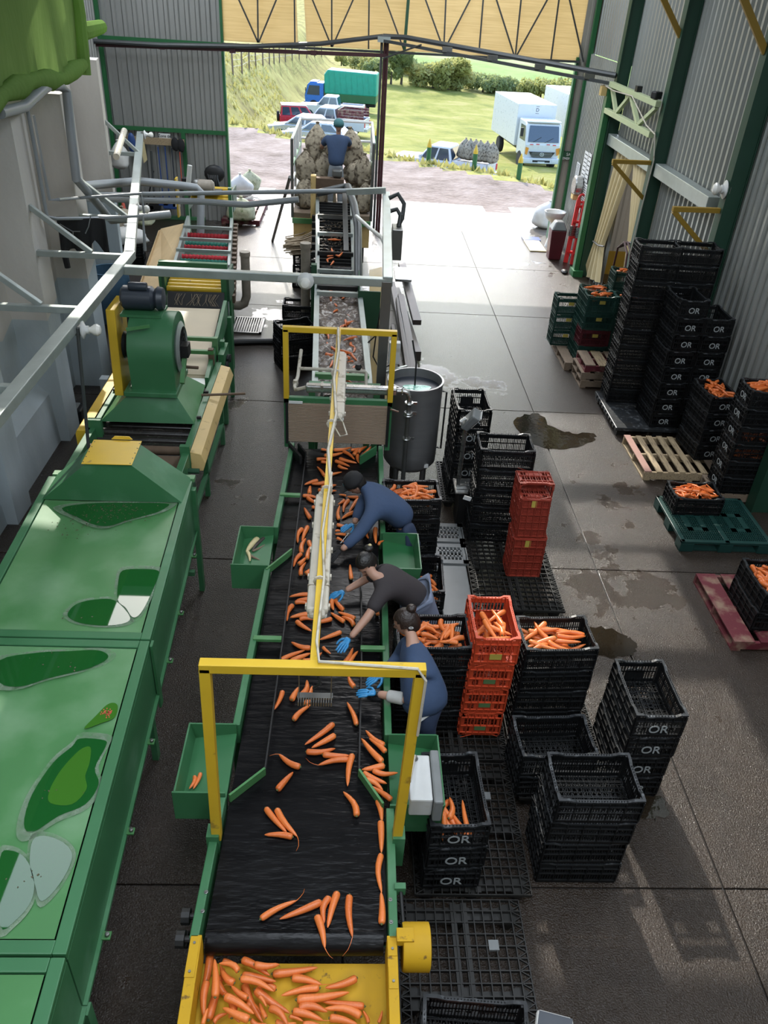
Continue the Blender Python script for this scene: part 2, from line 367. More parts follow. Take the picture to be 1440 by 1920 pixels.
def mat_poly():
    m, t, b = nodes('tan_polycarbonate'); L = t.links
    geo = N(t, 'ShaderNodeNewGeometry'); mp = N(t, 'ShaderNodeMapping'); mp.inputs['Scale'].default_value = (0.5, 1, 14)
    L.new(geo.outputs['Position'], mp.inputs[0])
    nz = N(t, 'ShaderNodeTexNoise', i_Scale=3.0, i_Detail=3.0); L.new(mp.outputs[0], nz.inputs['Vector'])
    mx = N(t, 'ShaderNodeMix', data_type='RGBA'); mx.inputs[6].default_value = (0.50, 0.41, 0.24, 1); mx.inputs[7].default_value = (0.74, 0.64, 0.43, 1)
    L.new(nz.outputs[0], mx.inputs[0])
    tr = N(t, 'ShaderNodeBsdfTranslucent'); df = N(t, 'ShaderNodeBsdfDiffuse'); ms = N(t, 'ShaderNodeMixShader'); ms.inputs[0].default_value = 0.4
    L.new(mx.outputs[2], tr.inputs[0]); L.new(mx.outputs[2], df.inputs[0])
    L.new(tr.outputs[0], ms.inputs[1]); L.new(df.outputs[0], ms.inputs[2])
    t.nodes.remove(b); L.new(ms.outputs[0], t.nodes['Material Output'].inputs[0]); return m
M['poly'] = mat_poly()
def mat_shade():
    m, t, b = nodes('green_shade_cloth'); L = t.links
    geo = N(t, 'ShaderNodeNewGeometry'); mp = N(t, 'ShaderNodeMapping'); mp.inputs['Scale'].default_value = (3, 7, 0.9)
    L.new(geo.outputs['Position'], mp.inputs[0])
    nz = N(t, 'ShaderNodeTexNoise', i_Scale=3.0, i_Detail=6.0, i_Roughness=0.7); L.new(mp.outputs[0], nz.inputs['Vector'])
    mx = N(t, 'ShaderNodeMix', data_type='RGBA'); mx.inputs[6].default_value = (0.20, 0.35, 0.09, 1); mx.inputs[7].default_value = (0.37, 0.54, 0.18, 1)
    L.new(nz.outputs[0], mx.inputs[0])
    tr = N(t, 'ShaderNodeBsdfTranslucent'); df = N(t, 'ShaderNodeBsdfDiffuse'); ms = N(t, 'ShaderNodeMixShader'); ms.inputs[0].default_value = 0.5
    L.new(mx.outputs[2], tr.inputs[0]); L.new(mx.outputs[2], df.inputs[0]); L.new(tr.outputs[0], ms.inputs[1]); L.new(df.outputs[0], ms.inputs[2])
    t.nodes.remove(b); L.new(ms.outputs[0], t.nodes['Material Output'].inputs[0]); return m
M['shade'] = mat_shade()
def mat_dado():
    m, t, b = nodes('two_tone_wall_paint'); L = t.links
    geo = N(t, 'ShaderNodeNewGeometry'); sx = N(t, 'ShaderNodeSeparateXYZ'); L.new(geo.outputs['Position'], sx.inputs[0])
    nz = N(t, 'ShaderNodeTexNoise', i_Scale=1.6, i_Detail=6.0); mp = N(t, 'ShaderNodeMapping'); mp.inputs['Scale'].default_value = (1.5, 1.5, 0.5)
    L.new(geo.outputs['Position'], mp.inputs[0]); L.new(mp.outputs[0], nz.inputs['Vector'])
    a = N(t, 'ShaderNodeMix', data_type='RGBA'); a.inputs[6].default_value = (0.44, 0.41, 0.37, 1); a.inputs[7].default_value = (0.66, 0.63, 0.58, 1)
    c = N(t, 'ShaderNodeMix', data_type='RGBA'); c.inputs[6].default_value = (0.30, 0.345, 0.36, 1); c.inputs[7].default_value = (0.52, 0.58, 0.60, 1)
    L.new(nz.outputs[0], a.inputs[0]); L.new(nz.outputs[0], c.inputs[0])
    pp = N(t, 'ShaderNodeMath', operation='PINGPONG'); pp.inputs[1].default_value = 0.95; L.new(sx.outputs[1], pp.inputs[0])
    hz = N(t, 'ShaderNodeMath', operation='MULTIPLY_ADD'); hz.inputs[1].default_value = 0.35; hz.inputs[2].default_value = 1.62; L.new(pp.outputs[0], hz.inputs[0])
    cmp = N(t, 'ShaderNodeMath', operation='LESS_THAN'); L.new(sx.outputs[2], cmp.inputs[0]); L.new(hz.outputs[0], cmp.inputs[1])
    mx = N(t, 'ShaderNodeMix', data_type='RGBA'); L.new(cmp.outputs[0], mx.inputs[0]); L.new(a.outputs[2], mx.inputs[6]); L.new(c.outputs[2], mx.inputs[7])
    L.new(mx.outputs[2], b.inputs['Base Color']); b.inputs['Roughness'].default_value = 0.75
    n3 = N(t, 'ShaderNodeTexNoise', i_Scale=18.0, i_Detail=4.0); L.new(geo.outputs['Position'], n3.inputs['Vector'])
    bp = N(t, 'ShaderNodeBump', i_Strength=0.15); bp.inputs['Distance'].default_value = 0.02; L.new(n3.outputs[0], bp.inputs['Height']); L.new(bp.outputs[0], b.inputs['Normal'])
    return m
M['dado'] = mat_dado()
def mat_carrot(name, c1, c2, rough=0.32):
    m, t, b = nodes(name); L = t.links
    tc = N(t, 'ShaderNodeTexCoord'); mp = N(t, 'ShaderNodeMapping'); mp.inputs['Scale'].default_value = (30, 1.5, 1.5); L.new(tc.outputs['Object'], mp.inputs[0])
    nz = N(t, 'ShaderNodeTexNoise', i_Scale=2.0, i_Detail=3.0); L.new(mp.outputs[0], nz.inputs['Vector'])
    oi = N(t, 'ShaderNodeObjectInfo')
    ad = N(t, 'ShaderNodeMath', operation='MULTIPLY_ADD'); ad.inputs[1].default_value = 0.55; L.new(oi.outputs['Random'], ad.inputs[0])
    ml = N(t, 'ShaderNodeMath', operation='MULTIPLY'); ml.inputs[1].default_value = 0.5; L.new(nz.outputs[0], ml.inputs[0]); L.new(ml.outputs[0], ad.inputs[2])
    mx = N(t, 'ShaderNodeMix', data_type='RGBA'); mx.inputs[6].default_value = (*c1, 1); mx.inputs[7].default_value = (*c2, 1); L.new(ad.outputs[0], mx.inputs[0])
    L.new(mx.outputs[2], b.inputs['Base Color']); b.inputs['Roughness'].default_value = rough
    bp = N(t, 'ShaderNodeBump', i_Strength=0.35); bp.inputs['Distance'].default_value = 0.003; L.new(nz.outputs[0], bp.inputs['Height']); L.new(bp.outputs[0], b.inputs['Normal'])
    return m
M['carrot'] = mat_carrot('carrot_skin', (0.55, 0.115, 0.022), (0.78, 0.215, 0.05))
M['carrot_tip'] = mat('carrot_root_hair', (0.60, 0.33, 0.16), 0.6, var=0.2)
def mat_puddle(name, tint, fac=0.75):
    m, t, b = nodes(name); L = t.links
    b.inputs['Base Color'].default_value = (*tint, 1); b.inputs['Roughness'].default_value = 0.02; b.inputs['Alpha'].default_value = fac
    return m
def mat_film():
    m, t, b = nodes('dried_silt_film'); L = t.links
    geo = N(t, 'ShaderNodeNewGeometry'); nz = N(t, 'ShaderNodeTexNoise', i_Scale=7.0, i_Detail=6.0, i_Roughness=0.7); L.new(geo.outputs['Position'], nz.inputs['Vector'])
    mr = N(t, 'ShaderNodeMapRange'); mr.inputs[1].default_value = 0.38; mr.inputs[2].default_value = 0.68; mr.inputs[3].default_value = 0.05; mr.inputs[4].default_value = 0.75
    L.new(nz.outputs[0], mr.inputs[0]); L.new(mr.outputs[0], b.inputs['Alpha']); b.inputs['Base Color'].default_value = (0.22, 0.31, 0.21, 1); b.inputs['Roughness'].default_value = 0.7
    return m
M['film'] = mat_film()
M['puddle'] = mat_puddle('green_puddle', (0.012, 0.10, 0.02), 0.85)
M['puddle_lime'] = mat_puddle('algae_puddle', (0.05, 0.17, 0.02), 0.9)
M['water_mint'] = mat('pale_turquoise_water', (0.30, 0.62, 0.52), 0.15, var=0.3, vs=9, bump=0.4, bs=20)
def mat_froth():
    m, t, b = nodes('frothy_wash_water'); L = t.links
    tc = N(t, 'ShaderNodeTexCoord'); v = N(t, 'ShaderNodeTexNoise', i_Scale=9.0, i_Detail=6.0, i_Roughness=0.68, i_Distortion=1.0); L.new(tc.outputs['Object'], v.inputs['Vector'])
    cr = N(t, 'ShaderNodeValToRGB'); e = cr.color_ramp.elements
    e[0].position = 0.36; e[0].color = (0.035, 0.022, 0.016, 1); e[1].position = 0.64; e[1].color = (0.62, 0.57, 0.52, 1)
    k = cr.color_ramp.elements.new(0.52); k.color = (0.13, 0.09, 0.065, 1)
    L.new(v.outputs[0], cr.inputs[0]); L.new(cr.outputs[0], b.inputs['Base Color']); b.inputs['Roughness'].default_value = 0.22
    bp = N(t, 'ShaderNodeBump', i_Strength=0.9); bp.inputs['Distance'].default_value = 0.05; L.new(v.outputs[0], bp.inputs['Height']); L.new(bp.outputs[0], b.inputs['Normal'])
    return m
M['froth'] = mat_froth()
def mat_foliage(name, c1, c2):
    m, t, b = nodes(name); L = t.links
    geo = N(t, 'ShaderNodeNewGeometry'); nz = N(t, 'ShaderNodeTexNoise', i_Scale=0.9, i_Detail=4.0); L.new(geo.outputs['Position'], nz.inputs['Vector'])
    mx = N(t, 'ShaderNodeMix', data_type='RGBA'); mx.inputs[6].default_value = (*c1, 1); mx.inputs[7].default_value = (*c2, 1); L.new(nz.outputs[0], mx.inputs[0])
    L.new(mx.outputs[2], b.inputs['Base Color']); b.inputs['Roughness'].default_value = 0.7
    tr = N(t, 'ShaderNodeBsdfTranslucent'); ms = N(t, 'ShaderNodeMixShader'); ms.inputs[0].default_value = 0.45; L.new(mx.outputs[2], tr.inputs[0]); L.new(b.outputs[0], ms.inputs[1]); L.new(tr.outputs[0], ms.inputs[2]); L.new(ms.outputs[0], t.nodes['Material Output'].inputs[0])
    return m
M['leaf_a'] = mat_foliage('olive_leaves', (0.26, 0.28, 0.08), (0.52, 0.50, 0.20))
M['leaf_b'] = mat_foliage('dark_green_leaves', (0.18, 0.23, 0.09), (0.38, 0.42, 0.18))
M['grassblade'] = mat_foliage('dry_grass_blades', (0.30, 0.27, 0.09), (0.48, 0.45, 0.16))
def mat_ground(name, cols, scale, bump=0.4):
    m, t, b = nodes(name); L = t.links
    geo = N(t, 'ShaderNodeNewGeometry')
    nz = N(t, 'ShaderNodeTexNoise', i_Scale=scale, i_Detail=8.0, i_Roughness=0.72); L.new(geo.outputs['Position'], nz.inputs['Vector'])
    cr = N(t, 'ShaderNodeValToRGB'); e = cr.color_ramp.elements
    e[0].position = 0.34; e[0].color = (*cols[0], 1); e[1].position = 0.66; e[1].color = (*cols[-1], 1)
    for i, c in enumerate(cols[1:-1]):
        k = e.new(0.34 + 0.32 * (i + 1) / (len(cols) - 1)); k.color = (*c, 1)
    L.new(nz.outputs[0], cr.inputs[0]); L.new(cr.outputs[0], b.inputs['Base Color']); b.inputs['Roughness'].default_value = 0.95
    b.inputs['Specular IOR Level'].default_value = 0.2
    n2 = N(t, 'ShaderNodeTexNoise', i_Scale=6.0, i_Detail=6.0); L.new(geo.outputs['Position'], n2.inputs['Vector'])
    bp = N(t, 'ShaderNodeBump', i_Strength=bump); bp.inputs['Distance'].default_value = 0.15; L.new(n2.outputs[0], bp.inputs['Height']); L.new(bp.outputs[0], b.inputs['Normal'])
    return m
M['road'] = mat_ground('gravel_road', [(0.16, 0.12, 0.095), (0.26, 0.205, 0.17), (0.34, 0.28, 0.24)], 0.9)
M['verge'] = mat_ground('grass_verge', [(0.15, 0.125, 0.09), (0.27, 0.27, 0.06), (0.40, 0.40, 0.10)], 1.1)
M['gravel'] = mat_ground('parking_gravel', [(0.14, 0.125, 0.115), (0.25, 0.225, 0.21), (0.34, 0.32, 0.27)], 1.2)
M['field'] = mat_ground('dry_grass_field', [(0.13, 0.155, 0.022), (0.25, 0.255, 0.05), (0.34, 0.30, 0.11)], 0.28)
M['bank'] = mat_ground('grass_bank', [(0.15, 0.125, 0.04), (0.30, 0.27, 0.08), (0.38, 0.36, 0.12)], 0.5)
M['hill'] = mat_ground('far_green_hill', [(0.14, 0.24, 0.05), (0.25, 0.34, 0.10), (0.38, 0.36, 0.20)], 0.02)
# ---------------------------------------------------------------- setting: floor, walls, roof
XL, XR, YE, YB = -6.15, 5.75, 22.1, -6.0
fl = sgroup('floor')
gx = [-6.3, -3.3, 0.1, 3.02, 5.95]
gy = [-6.2, -1.0, 3.35, 7.3, 11.4, 15.75, 19.0, 22.3]
for i in range(4):
    for j in range(7):
        part('slab', MB().b2((gx[i] + 0.006, gy[j] + 0.006, -0.12), (gx[i + 1] - 0.006, gy[j + 1] - 0.006, 0.0)), M['floor'], fl, bev=0.006)
struct('floor_bed', MB().b2((-6.4, -6.4, -0.4), (9.0, 22.3, -0.02)), M['iron'])
side_fl = struct('floor_side_room', MB().b2((5.96, 12.0, -0.12), (8.6, 19.2, 0.0)), M['floor'])

def corr_x(X, y0, y1, z0, z1, pitch, dep, sgn, top=None):
    """sheet in a plane X=const, ribs vertical; ribs stand out towards sgn"""
    ys = []; n = max(1, round((y1 - y0) / pitch)); p = (y1 - y0) / n
    prof = []
    for k in range(n):
        a = y0 + k * p
        prof += [(a, 0), (a + 0.45 * p, 0), (a + 0.58 * p, dep), (a + 0.87 * p, dep)]
    prof.append((y1, 0))
    mb = MB(); vs = []
    for y, d in prof: vs += [(X + sgn * d, y, z0), (X + sgn * d, y, z1)]
    return mb.add(vs, [(2 * i, 2 * i + 2, 2 * i + 3, 2 * i + 1) for i in range(len(prof) - 1)])
def corr_y(Y, x0, x1, z0, z1, pitch, dep, sgn):
    n = max(1, round((x1 - x0) / pitch)); p = (x1 - x0) / n; prof = []
    for k in range(n):
        a = x0 + k * p
        prof += [(a, 0), (a + 0.45 * p, 0), (a + 0.58 * p, dep), (a + 0.87 * p, dep)]
    prof.append((x1, 0)); vs = []
    for x, d in prof: vs += [(x, Y + sgn * d, z0), (x, Y + sgn * d, z1)]
    return MB().add(vs, [(2 * i, 2 * i + 2, 2 * i + 3, 2 * i + 1) for i in range(len(prof) - 1)])
# right wall: a corrugated sheet per bay, the columns, gutter, brackets
wr = sgroup('wall_right')
COLY = [-4.95, -1.55, 1.85, 5.25, 8.65, 12.05, 15.45, 18.7]
for a, b in zip([YB] + COLY, COLY + [YE]):
    if abs(a - 15.45) < .01:
        part('corrugated_sheet', corr_x(XR, a, b, 3.0, ROOF_Z, 0.2, 0.045, -1), M['sheet'], wr)
        part('corrugated_sheet', corr_x(XR, 17.75, b, 0, 3.0, 0.2, 0.045, -1), M['sheet'], wr)
    elif abs(a - 18.7) < .01:
        part('corrugated_sheet', corr_x(XR - 0.1, a, YE, 0, 4.4, 0.14, 0.03, -1), M['sheet'], wr)
        part('corrugated_sheet', corr_x(XR, a, YE, 4.4, ROOF_Z, 0.2, 0.045, -1), M['sheet'], wr)
    else:
        part('corrugated_sheet', corr_x(XR, a, b, 0, ROOF_Z, 0.2, 0.045, -1), M['sheet'], wr)
for y in COLY:
    mb = MB().b2((5.45, y - 0.02, 0), (5.47, y + 0.18, ROOF_Z)).b2((5.68, y - 0.02, 0), (5.70, y + 0.18, ROOF_Z)).b2((5.46, y + 0.0, 0), (5.69, y + 0.02, ROOF_Z)).b2((5.46, y + 0.14, 0), (5.69, y + 0.16, ROOF_Z))
    part('column', mb, M['green_beam'], wr)
part('rail', MB().b2((5.50, 12.75, 2.90), (5.69, 15.40, 3.12)), M['galv'], wr, bev=0.01)
part('rail', MB().b2((5.50, 15.62, 2.90), (5.69, 18.72, 3.12)), M['galv'], wr, bev=0.01)
# side room seen through the curtained doorway
rm = sgroup('wall_side_room')
part('corrugated_sheet', corr_x(7.6, 12.2, 19.0, 0.0, 3.1, 0.3, 0.03, -1), M['sheet_dim'], rm)
part('corrugated_sheet', corr_y(19.05, 5.8, 7.6, 0.0, 3.1, 0.3, 0.03, -1), M['sheet_dim'], rm)
part('end_panel', MB().b2((5.8, 12.15, 0), (7.6, 12.2, 3.1)), M['sheet_dim'], rm)
part('painted_band', MB().b2((7.52, 12.3, 0), (7.545, 19.0, 0.55)), M['ochre'], rm)
part('painted_band', MB().b2((5.85, 18.98, 0), (7.5, 19.0, 0.55)), M['ochre'], rm)
part('lid', MB().b2((5.8, 12.15, 3.1), (7.7, 19.1, 3.14)), M['sheet_dim'], rm)
lr = bpy.data.lights.new('side_room_skylight', 'AREA'); lr.shape = 'RECTANGLE'; lr.size = 1.2; lr.size_y = 2.5; lr.energy = 45; lro = bpy.data.objects.new('side_room_skylight', lr); COL.objects.link(lro); lro.location = (6.7, 16.2, 3.05)  # fill lamp added to brighten the side room, whose ceiling has no opening
# end wall with the big doorway
we = sgroup('wall_end')
part('corrugated_sheet', corr_y(YE, XL, -3.22, 0, 4.05, 0.235, 0.05, -1), M['sheet_end'], we)
part('corrugated_sheet', corr_y(YE + 0.03, XL, -3.22, 4.05, ROOF_Z, 0.235, 0.05, -1), M['sheet_end'], we)
part('corrugated_sheet', corr_y(YE, 5.40, XR + 0.05, 0, ROOF_Z, 0.2, 0.03, -1), M['sheet_dim'], we)
for z in (4.05, 2.12): part('girt', MB().b2((XL, YE - 0.12, z), (-3.22, YE - 0.06, z + 0.09)), M['green_bright'], we)
part('girt', MB().b2((-4.35, YE - 0.10, 0.62), (-3.22, YE - 0.06, 0.74)), M['green_bright'], we)
part('girt', MB().b2((XL, YE - 0.14, 0.0), (-3.9, YE - 0.06, 0.08)), M['green'], we)
part('stud', MB().b2((-4.36, YE - 0.12, 0), (-4.26, YE - 0.06, 2.12)), M['green_bright'], we)
part('stud', MB().b2((XL, YE - 0.16, 0), (XL + 0.11, YE - 0.06, ROOF_Z)), M['green_bright'], we)
part('jamb', MB().b2((-3.25, YE - 0.10, 0), (-3.19, YE + 0.05, ROOF_Z)), M['green_bright'], we)
part('jamb', MB().b2((5.34, YE - 0.10, 0), (5.40, YE + 0.05, 4.3)), M['green_bright'], we)
part('jamb', MB().b2((5.58, YE - 0.22, 0), (5.68, YE - 0.10, ROOF_Z)), M['green_bright'], we)
part('sheet_edge', MB().b2((5.40, YE - 0.02, 0), (5.75, YE + 0.02, ROOF_Z)), M['sheet_dim'], we)
# translucent sheets over the doorway, a slit of daylight between them
zt = ROOF_Z
g0, g1 = PY(553, 0, YE), PY(559, 82, YE); h0, h1 = PY(562, 0, YE), PY(575, 84, YE)
part('translucent_sheet', MB().slab([(-3.2, YE, 4.18), (g1.x, YE, 4.18), (g0.x - 0.05, YE, zt), (-3.2, YE, zt)], 0.02), M['poly'], we)
part('translucent_sheet', MB().slab([(h1.x, YE, 4.18), (5.4, YE, 4.22), (5.4, YE, zt), (h0.x - 0.05, YE, zt)], 0.02), M['poly'], we)
tr = MB(); yt = YE - 0.14
def tb(x0, y0, x1, y1, w=0.035):
    a, b = PY(x0, y0, yt), PY(x1, y1, yt)
    if y0 <= 2:                       # runs on up to the top chord
        d = a - b; k = (6.1 - b.z) / d.z; a = b + d * k
    mb = MB().bar(a, b, w); part('truss_bar', mb, M['pipe_dark'], trs)
trs = thing('door_truss', 'thin dark steel lattice truss across the translucent sheets over the doorway', 'truss', (1.1, yt, 4.2))
part('bottom_chord', MB().bar(PY(416, 82, yt), PY(1086, 116, yt), 0.05), M['pipe_dark'], trs)
part('top_chord', MB().bar((-3.2, yt, 6.1), (5.4, yt, 6.1), 0.06), M['pipe_dark'], trs)
for q in ((448, 0, 484, 80), (483, 0, 484, 80), (518, 0, 485, 80), (552, 0, 553, 82), (586, 0, 622, 88), (622, 0, 622, 88), (662, 0, 623, 88), (692, 0, 691, 92), (723, 0, 758, 96), (798, 0, 832, 94), (836, 0, 832, 94), (881, 0, 833, 94), (906, 0, 898, 100), (931, 0, 965, 107), (977, 0, 966, 107), (1026, 0, 967, 107), (1048, 0, 1033, 112), (1068, 0, 1094, 116)): tb(*q)
part('truss_bar', MB().bar(PY(758, 96, yt), PY(758, 96, yt) + V((0.04, 0, 1.95)), 0.07), M['green_dark'], trs)
# left wall: rendered concrete with piers, sheeting above
wl = struct('wall_left', MB().b2((-4.65, YB, 0), (-4.30, 12.1, 4.35)), M['dado'])
struct('wall_segment', MB().prism([(-4.30, 12.1, 0), (-5.30, 17.1, 0), (-5.65, 17.1, 0), (-4.65, 12.1, 0)], (0, 0, 4.35)), M['dado'], wl)
for y in (2.1, 4.05, 6.0, 7.85, 9.9, 11.7):
    struct('pier', MB().b2((-4.305, y, 0), (-3.85, y + 0.45, 4.15)), M['dado'], wl)
struct('pier', MB().prism([(-5.12, 16.2, 0), (-4.6, 16.2, 0), (-4.68, 16.65, 0), (-5.2, 16.65, 0)], (0, 0, 4.15)), M['dado'], wl)
struct('plinth', MB().prism([(-4.31, 8.3, 0), (-3.98, 8.3, 0), (-4.02, 8.3, 0.72), (-4.15, 8.3, 0.86), (-4.31, 8.3, 0.9)], (0, 1.6, 0)), M['dado'], wl)
struct('plinth', MB().prism([(-4.31, 6.45, 0), (-3.98, 6.45, 0), (-4.02, 6.45, 0.72), (-4.15, 6.45, 0.86), (-4.31, 6.45, 0.9)], (0, 1.4, 0)), M['dado'], wl)
wl2 = sgroup('wall_left_upper')
part('corrugated_sheet', corr_x(-4.45, YB, 12.1, 4.35, ROOF_Z, 0.2, 0.04, 1), M['sheet_end'], wl2)
part('corrugated_sheet', corr_x(XL, 17.0, YE, 0, ROOF_Z, 0.2, 0.04, 1), M['sheet_end'], wl2)
part('return_panel', MB().b2((XL, 17.0, 0), (-5.28, 17.06, ROOF_Z)), M['dado'], wl2)
part('upper_panel', MB().prism([(-4.45, 12.1, 4.36), (-5.45, 17.05, 4.36), (-5.5, 17.05, 4.36), (-4.5, 12.1, 4.36)], (0, 0, ROOF_Z - 4.36)), M['sheet_end'], wl2)
struct('wall_back', corr_y(YB, -4.6, XR, 0, ROOF_Z, 0.2, 0.04, 1), M['sheet_end'])
# roof with openings for the skylights and the added fill lamps
rf = sgroup('ceiling')
xs = sorted({XL - 0.3, XR + 0.3} | {round(s[0] - s[2] / 2, 3) for s in SKYLIGHTS} | {round(s[0] + s[2] / 2, 3) for s in SKYLIGHTS})
ysv = sorted({YB - 0.3, YE + 0.3} | {round(s[1] - s[3] / 2, 3) for s in SKYLIGHTS} | {round(s[1] + s[3] / 2, 3) for s in SKYLIGHTS})
rb = MB()
for j in range(len(ysv) - 1):
    run = None
    for i in range(len(xs) - 1):
        cx_, cy_ = (xs[i] + xs[i + 1]) / 2, (ysv[j] + ysv[j + 1]) / 2
        hole = any(abs(cx_ - s[0]) < s[2] / 2 and abs(cy_ - s[1]) < s[3] / 2 for s in SKYLIGHTS)
        if not hole and run is None: run = xs[i]
        if (hole or i == len(xs) - 2) and run is not None:
            rb.b2((run, ysv[j], ROOF_Z), (xs[i] if hole else xs[i + 1], ysv[j + 1], ROOF_Z + 0.03)); run = None
part('roof_sheet', rb, M['roof_sheet'], rf)
for y in COLY: part('rafter', MB().b2((XL, y, ROOF_Z - 0.3), (XR, y + 0.14, ROOF_Z - 0.05)), M['green_beam'], rf)
# ---------------------------------------------------------------- outside ground
def sm(a, b, x):
    t = max(0, min(1, (x - a) / (b - a))); return t * t * (3 - 2 * t)
def edge_y(x): return 33.3 - 0.752 * max(-9, min(9, x))
def ground_z(x, y):
    e = y - edge_y(x)
    z = 0.05 * sm(-6, 0, e) - 1.85 * sm(0.3, 3.2, e)
    if y > 30 and x < 2:
        bx = -5.6 + 0.055 * (y - 45)
        z += 3.9 * sm(0, 4.6, bx - x) * sm(0.0, 9.0, e + 1.5)
    z += 0.6 * sm(75, 92, y) * sm(14, 2, x)
    z -= 0.05 * max(0, min(38, e - 3))
    z -= 13 * sm(104, 150, y)
    z += 75 * sm(140, 900, y) ** 1.0
    z += 0.05 * math.sin(x * 1.3 + y * 0.7) * sm(24, 30, y) + 0.06 * math.sin(x * 0.5 - y * 0.9) * sm(24, 30, y)
    return z
gm = [M['apron_floor'], M['road'], M['verge'], M['gravel'], M['field'], M['bank'], M['hill']]
def gmat(x, y):
    e = y - edge_y(x)
    wob = 0.7 * math.sin(x * 1.1) + 0.5 * math.sin(x * 2.7 + y)
    if y < 25.6 - 0.1 * x + 0.2 * wob: return 0
    if e < -0.4 + 0.35 * wob: return 1
    if e < 1.5 + 0.3 * wob: return 2
    bx = -5.6 + 0.055 * (y - 45)
    if x < bx + 0.3 * wob: return 5
    if y > 106: return 6
    if y < 45 - 0.55 * (x - 1) + 1.6 * wob - (3 if x < 0 else 0): return 3
    return 4
bm = bmesh.new(); xsv = [-260, -160, -100, -60, -40, -28] + [-20 + 0.8 * i for i in range(53)] + [30, 40, 60, 100, 160, 260]
yv = [22.28] + [23 + 0.8 * i for i in range(80)] + [88, 90, 92, 94, 96, 98, 100, 102, 104, 106, 110, 115, 122, 130, 150, 175, 210, 260, 330, 420, 540, 700, 900]
gr = [[bm.verts.new((x, y, ground_z(x, y))) for x in xsv] for y in yv]
for j in range(len(yv) - 1):
    for i in range(len(xsv) - 1):
        f = bm.faces.new((gr[j][i], gr[j][i + 1], gr[j + 1][i + 1], gr[j + 1][i])); f.smooth = True
        f.material_index = gmat((xsv[i] + xsv[i + 1]) / 2, (yv[j] + yv[j + 1]) / 2)
me = bpy.data.meshes.new('terrain'); bm.to_mesh(me); bm.free()
for m_ in gm: me.materials.append(m_)
ter = link('terrain', me); ter['kind'] = 'structure'
# grass tufts along the verge and bank: uncountable
tf = MB(); rg = random.Random(5)
for k in range(2600):
    x = rg.uniform(-11, 9)
    y = edge_y(x) + rg.gauss(0.9, 0.45) if k % 2 else rg.uniform(38, 70)
    if k % 2 == 0: x = -5.6 + 0.055 * (y - 45) - rg.uniform(0, 5)
    z = ground_z(x, y); h = rg.uniform(0.08, 0.28); a = rg.uniform(0, PI); w = rg.uniform(0.05, 0.14)
    dx, dy = math.cos(a) * w, math.sin(a) * w; t = V((rg.uniform(-.1, .1), rg.uniform(-.1, .1), h))
    tf.add([(x - dx, y - dy, z - .02), (x + dx, y + dy, z - .02), (x + t.x, y + t.y, z + h)], [(0, 1, 2)])
solo('grass', tf, M['grassblade'], 'dry yellow grass tufts along the road verge and the bank', 'grass', kind='stuff')
# bushes and trees past the field
def bush_mesh(seed, n, rx, rz, leaf, mt):
    rg = random.Random(seed); mb = MB()
    cl = [(V((rg.uniform(-1, 1) * rx * .6, rg.uniform(-1, 1) * rx * .5, rz * rg.uniform(.35, 1.0))), rg.uniform(.3, .5) * rx) for _ in range(11)]
    for k in range(n):
        c, r = cl[k % len(cl)]
        d = V((rg.gauss(0, 1), rg.gauss(0, 1), rg.gauss(0, 1))).normalized() * r * rg.uniform(.75, 1.05)
        p = c + V((d.x, d.y, d.z * .8)); p.z = max(p.z - .45, 0.02)
        u = V((rg.gauss(0, 1), rg.gauss(0, 1), rg.gauss(0, 1))).normalized(); w = u.orthogonal().normalized()
        s = leaf * rg.uniform(.6, 1.3)
        mb.add([p - u * s, p + w * s * .5, p + u * s, p - w * s * .5], [(0, 1, 2, 3)])
    return mesh('foliage', mb, mt)
trunk_me = mesh('trunk', MB().tube([(0, 0, -0.3), (0.03, 0.02, .5), (0.0, 0.03, 1.1)], [0.14, 0.1, 0.07], 7), M['bark'])
bushes = [bush_mesh(1, 1500, 2.2, 2.6, 0.24, M['leaf_a']), bush_mesh(2, 1500, 1.8, 2.0, 0.22, M['leaf_b']), bush_mesh(3, 1300, 1.1, 3.6, 0.22, M['leaf_b']), bush_mesh(4, 1300, 1.6, 2.2, 0.22, M['leaf_a'])]
BL = [(733, 158, 2, 1.0), (752, 158, 2, 1.1), (782, 160, 0, .8), (812, 166, 0, 1.0), (840, 168, 0, 1.1), (862, 170, 3, .9), (880, 165, 3, .7), (905, 172, 1, .9), (932, 176, 1, .9), (955, 178, 1, .8), (985, 184, 3, .8), (1012, 188, 3, .9), (1040, 192, 0, .7), (1066, 200, 0, .9), (1090, 205, 1, 1.0), (690, 135, 3, .7), (665, 128, 3, .6), (640, 122, 3, .6), (708, 140, 1, .8), (798, 150, 1, .9), (765, 140, 1, .9)]
names = ['bushy olive green tree at the far edge of the grass field', 'low dark green shrub at the far edge of the grass field', 'tall narrow dark tree at the far edge of the grass field', 'small round olive bush at the far edge of the grass field']
ORDW = 'first second third fourth fifth sixth seventh eighth ninth tenth eleventh twelfth thirteenth fourteenth fifteenth sixteenth seventeenth eighteenth nineteenth twentieth last'.split()
BL.sort()
for nb, (px, py, k, s) in enumerate(BL):
    Y = 95.0
    for _ in range(30):
        q = PY(px, py, Y); Y += (q.z - ground_z(q.x, Y)) * 2.0
        Y = max(70, min(150, Y))
    q = PY(px, py, Y); z = min(q.z, ground_z(q.x, Y))
    t = thing('tree' if k in (0, 2) else 'bush', names[k].replace('at the far edge of the grass field', ORDW[nb] + ' from the left in the line past the field'), 'tree' if k in (0, 2) else 'bush', (q.x, Y, z), px * 0.7, 'trees and bushes past the field')
    t.scale = (s, s, s)
    link('foliage', bushes[k], t); link('trunk', trunk_me, t)
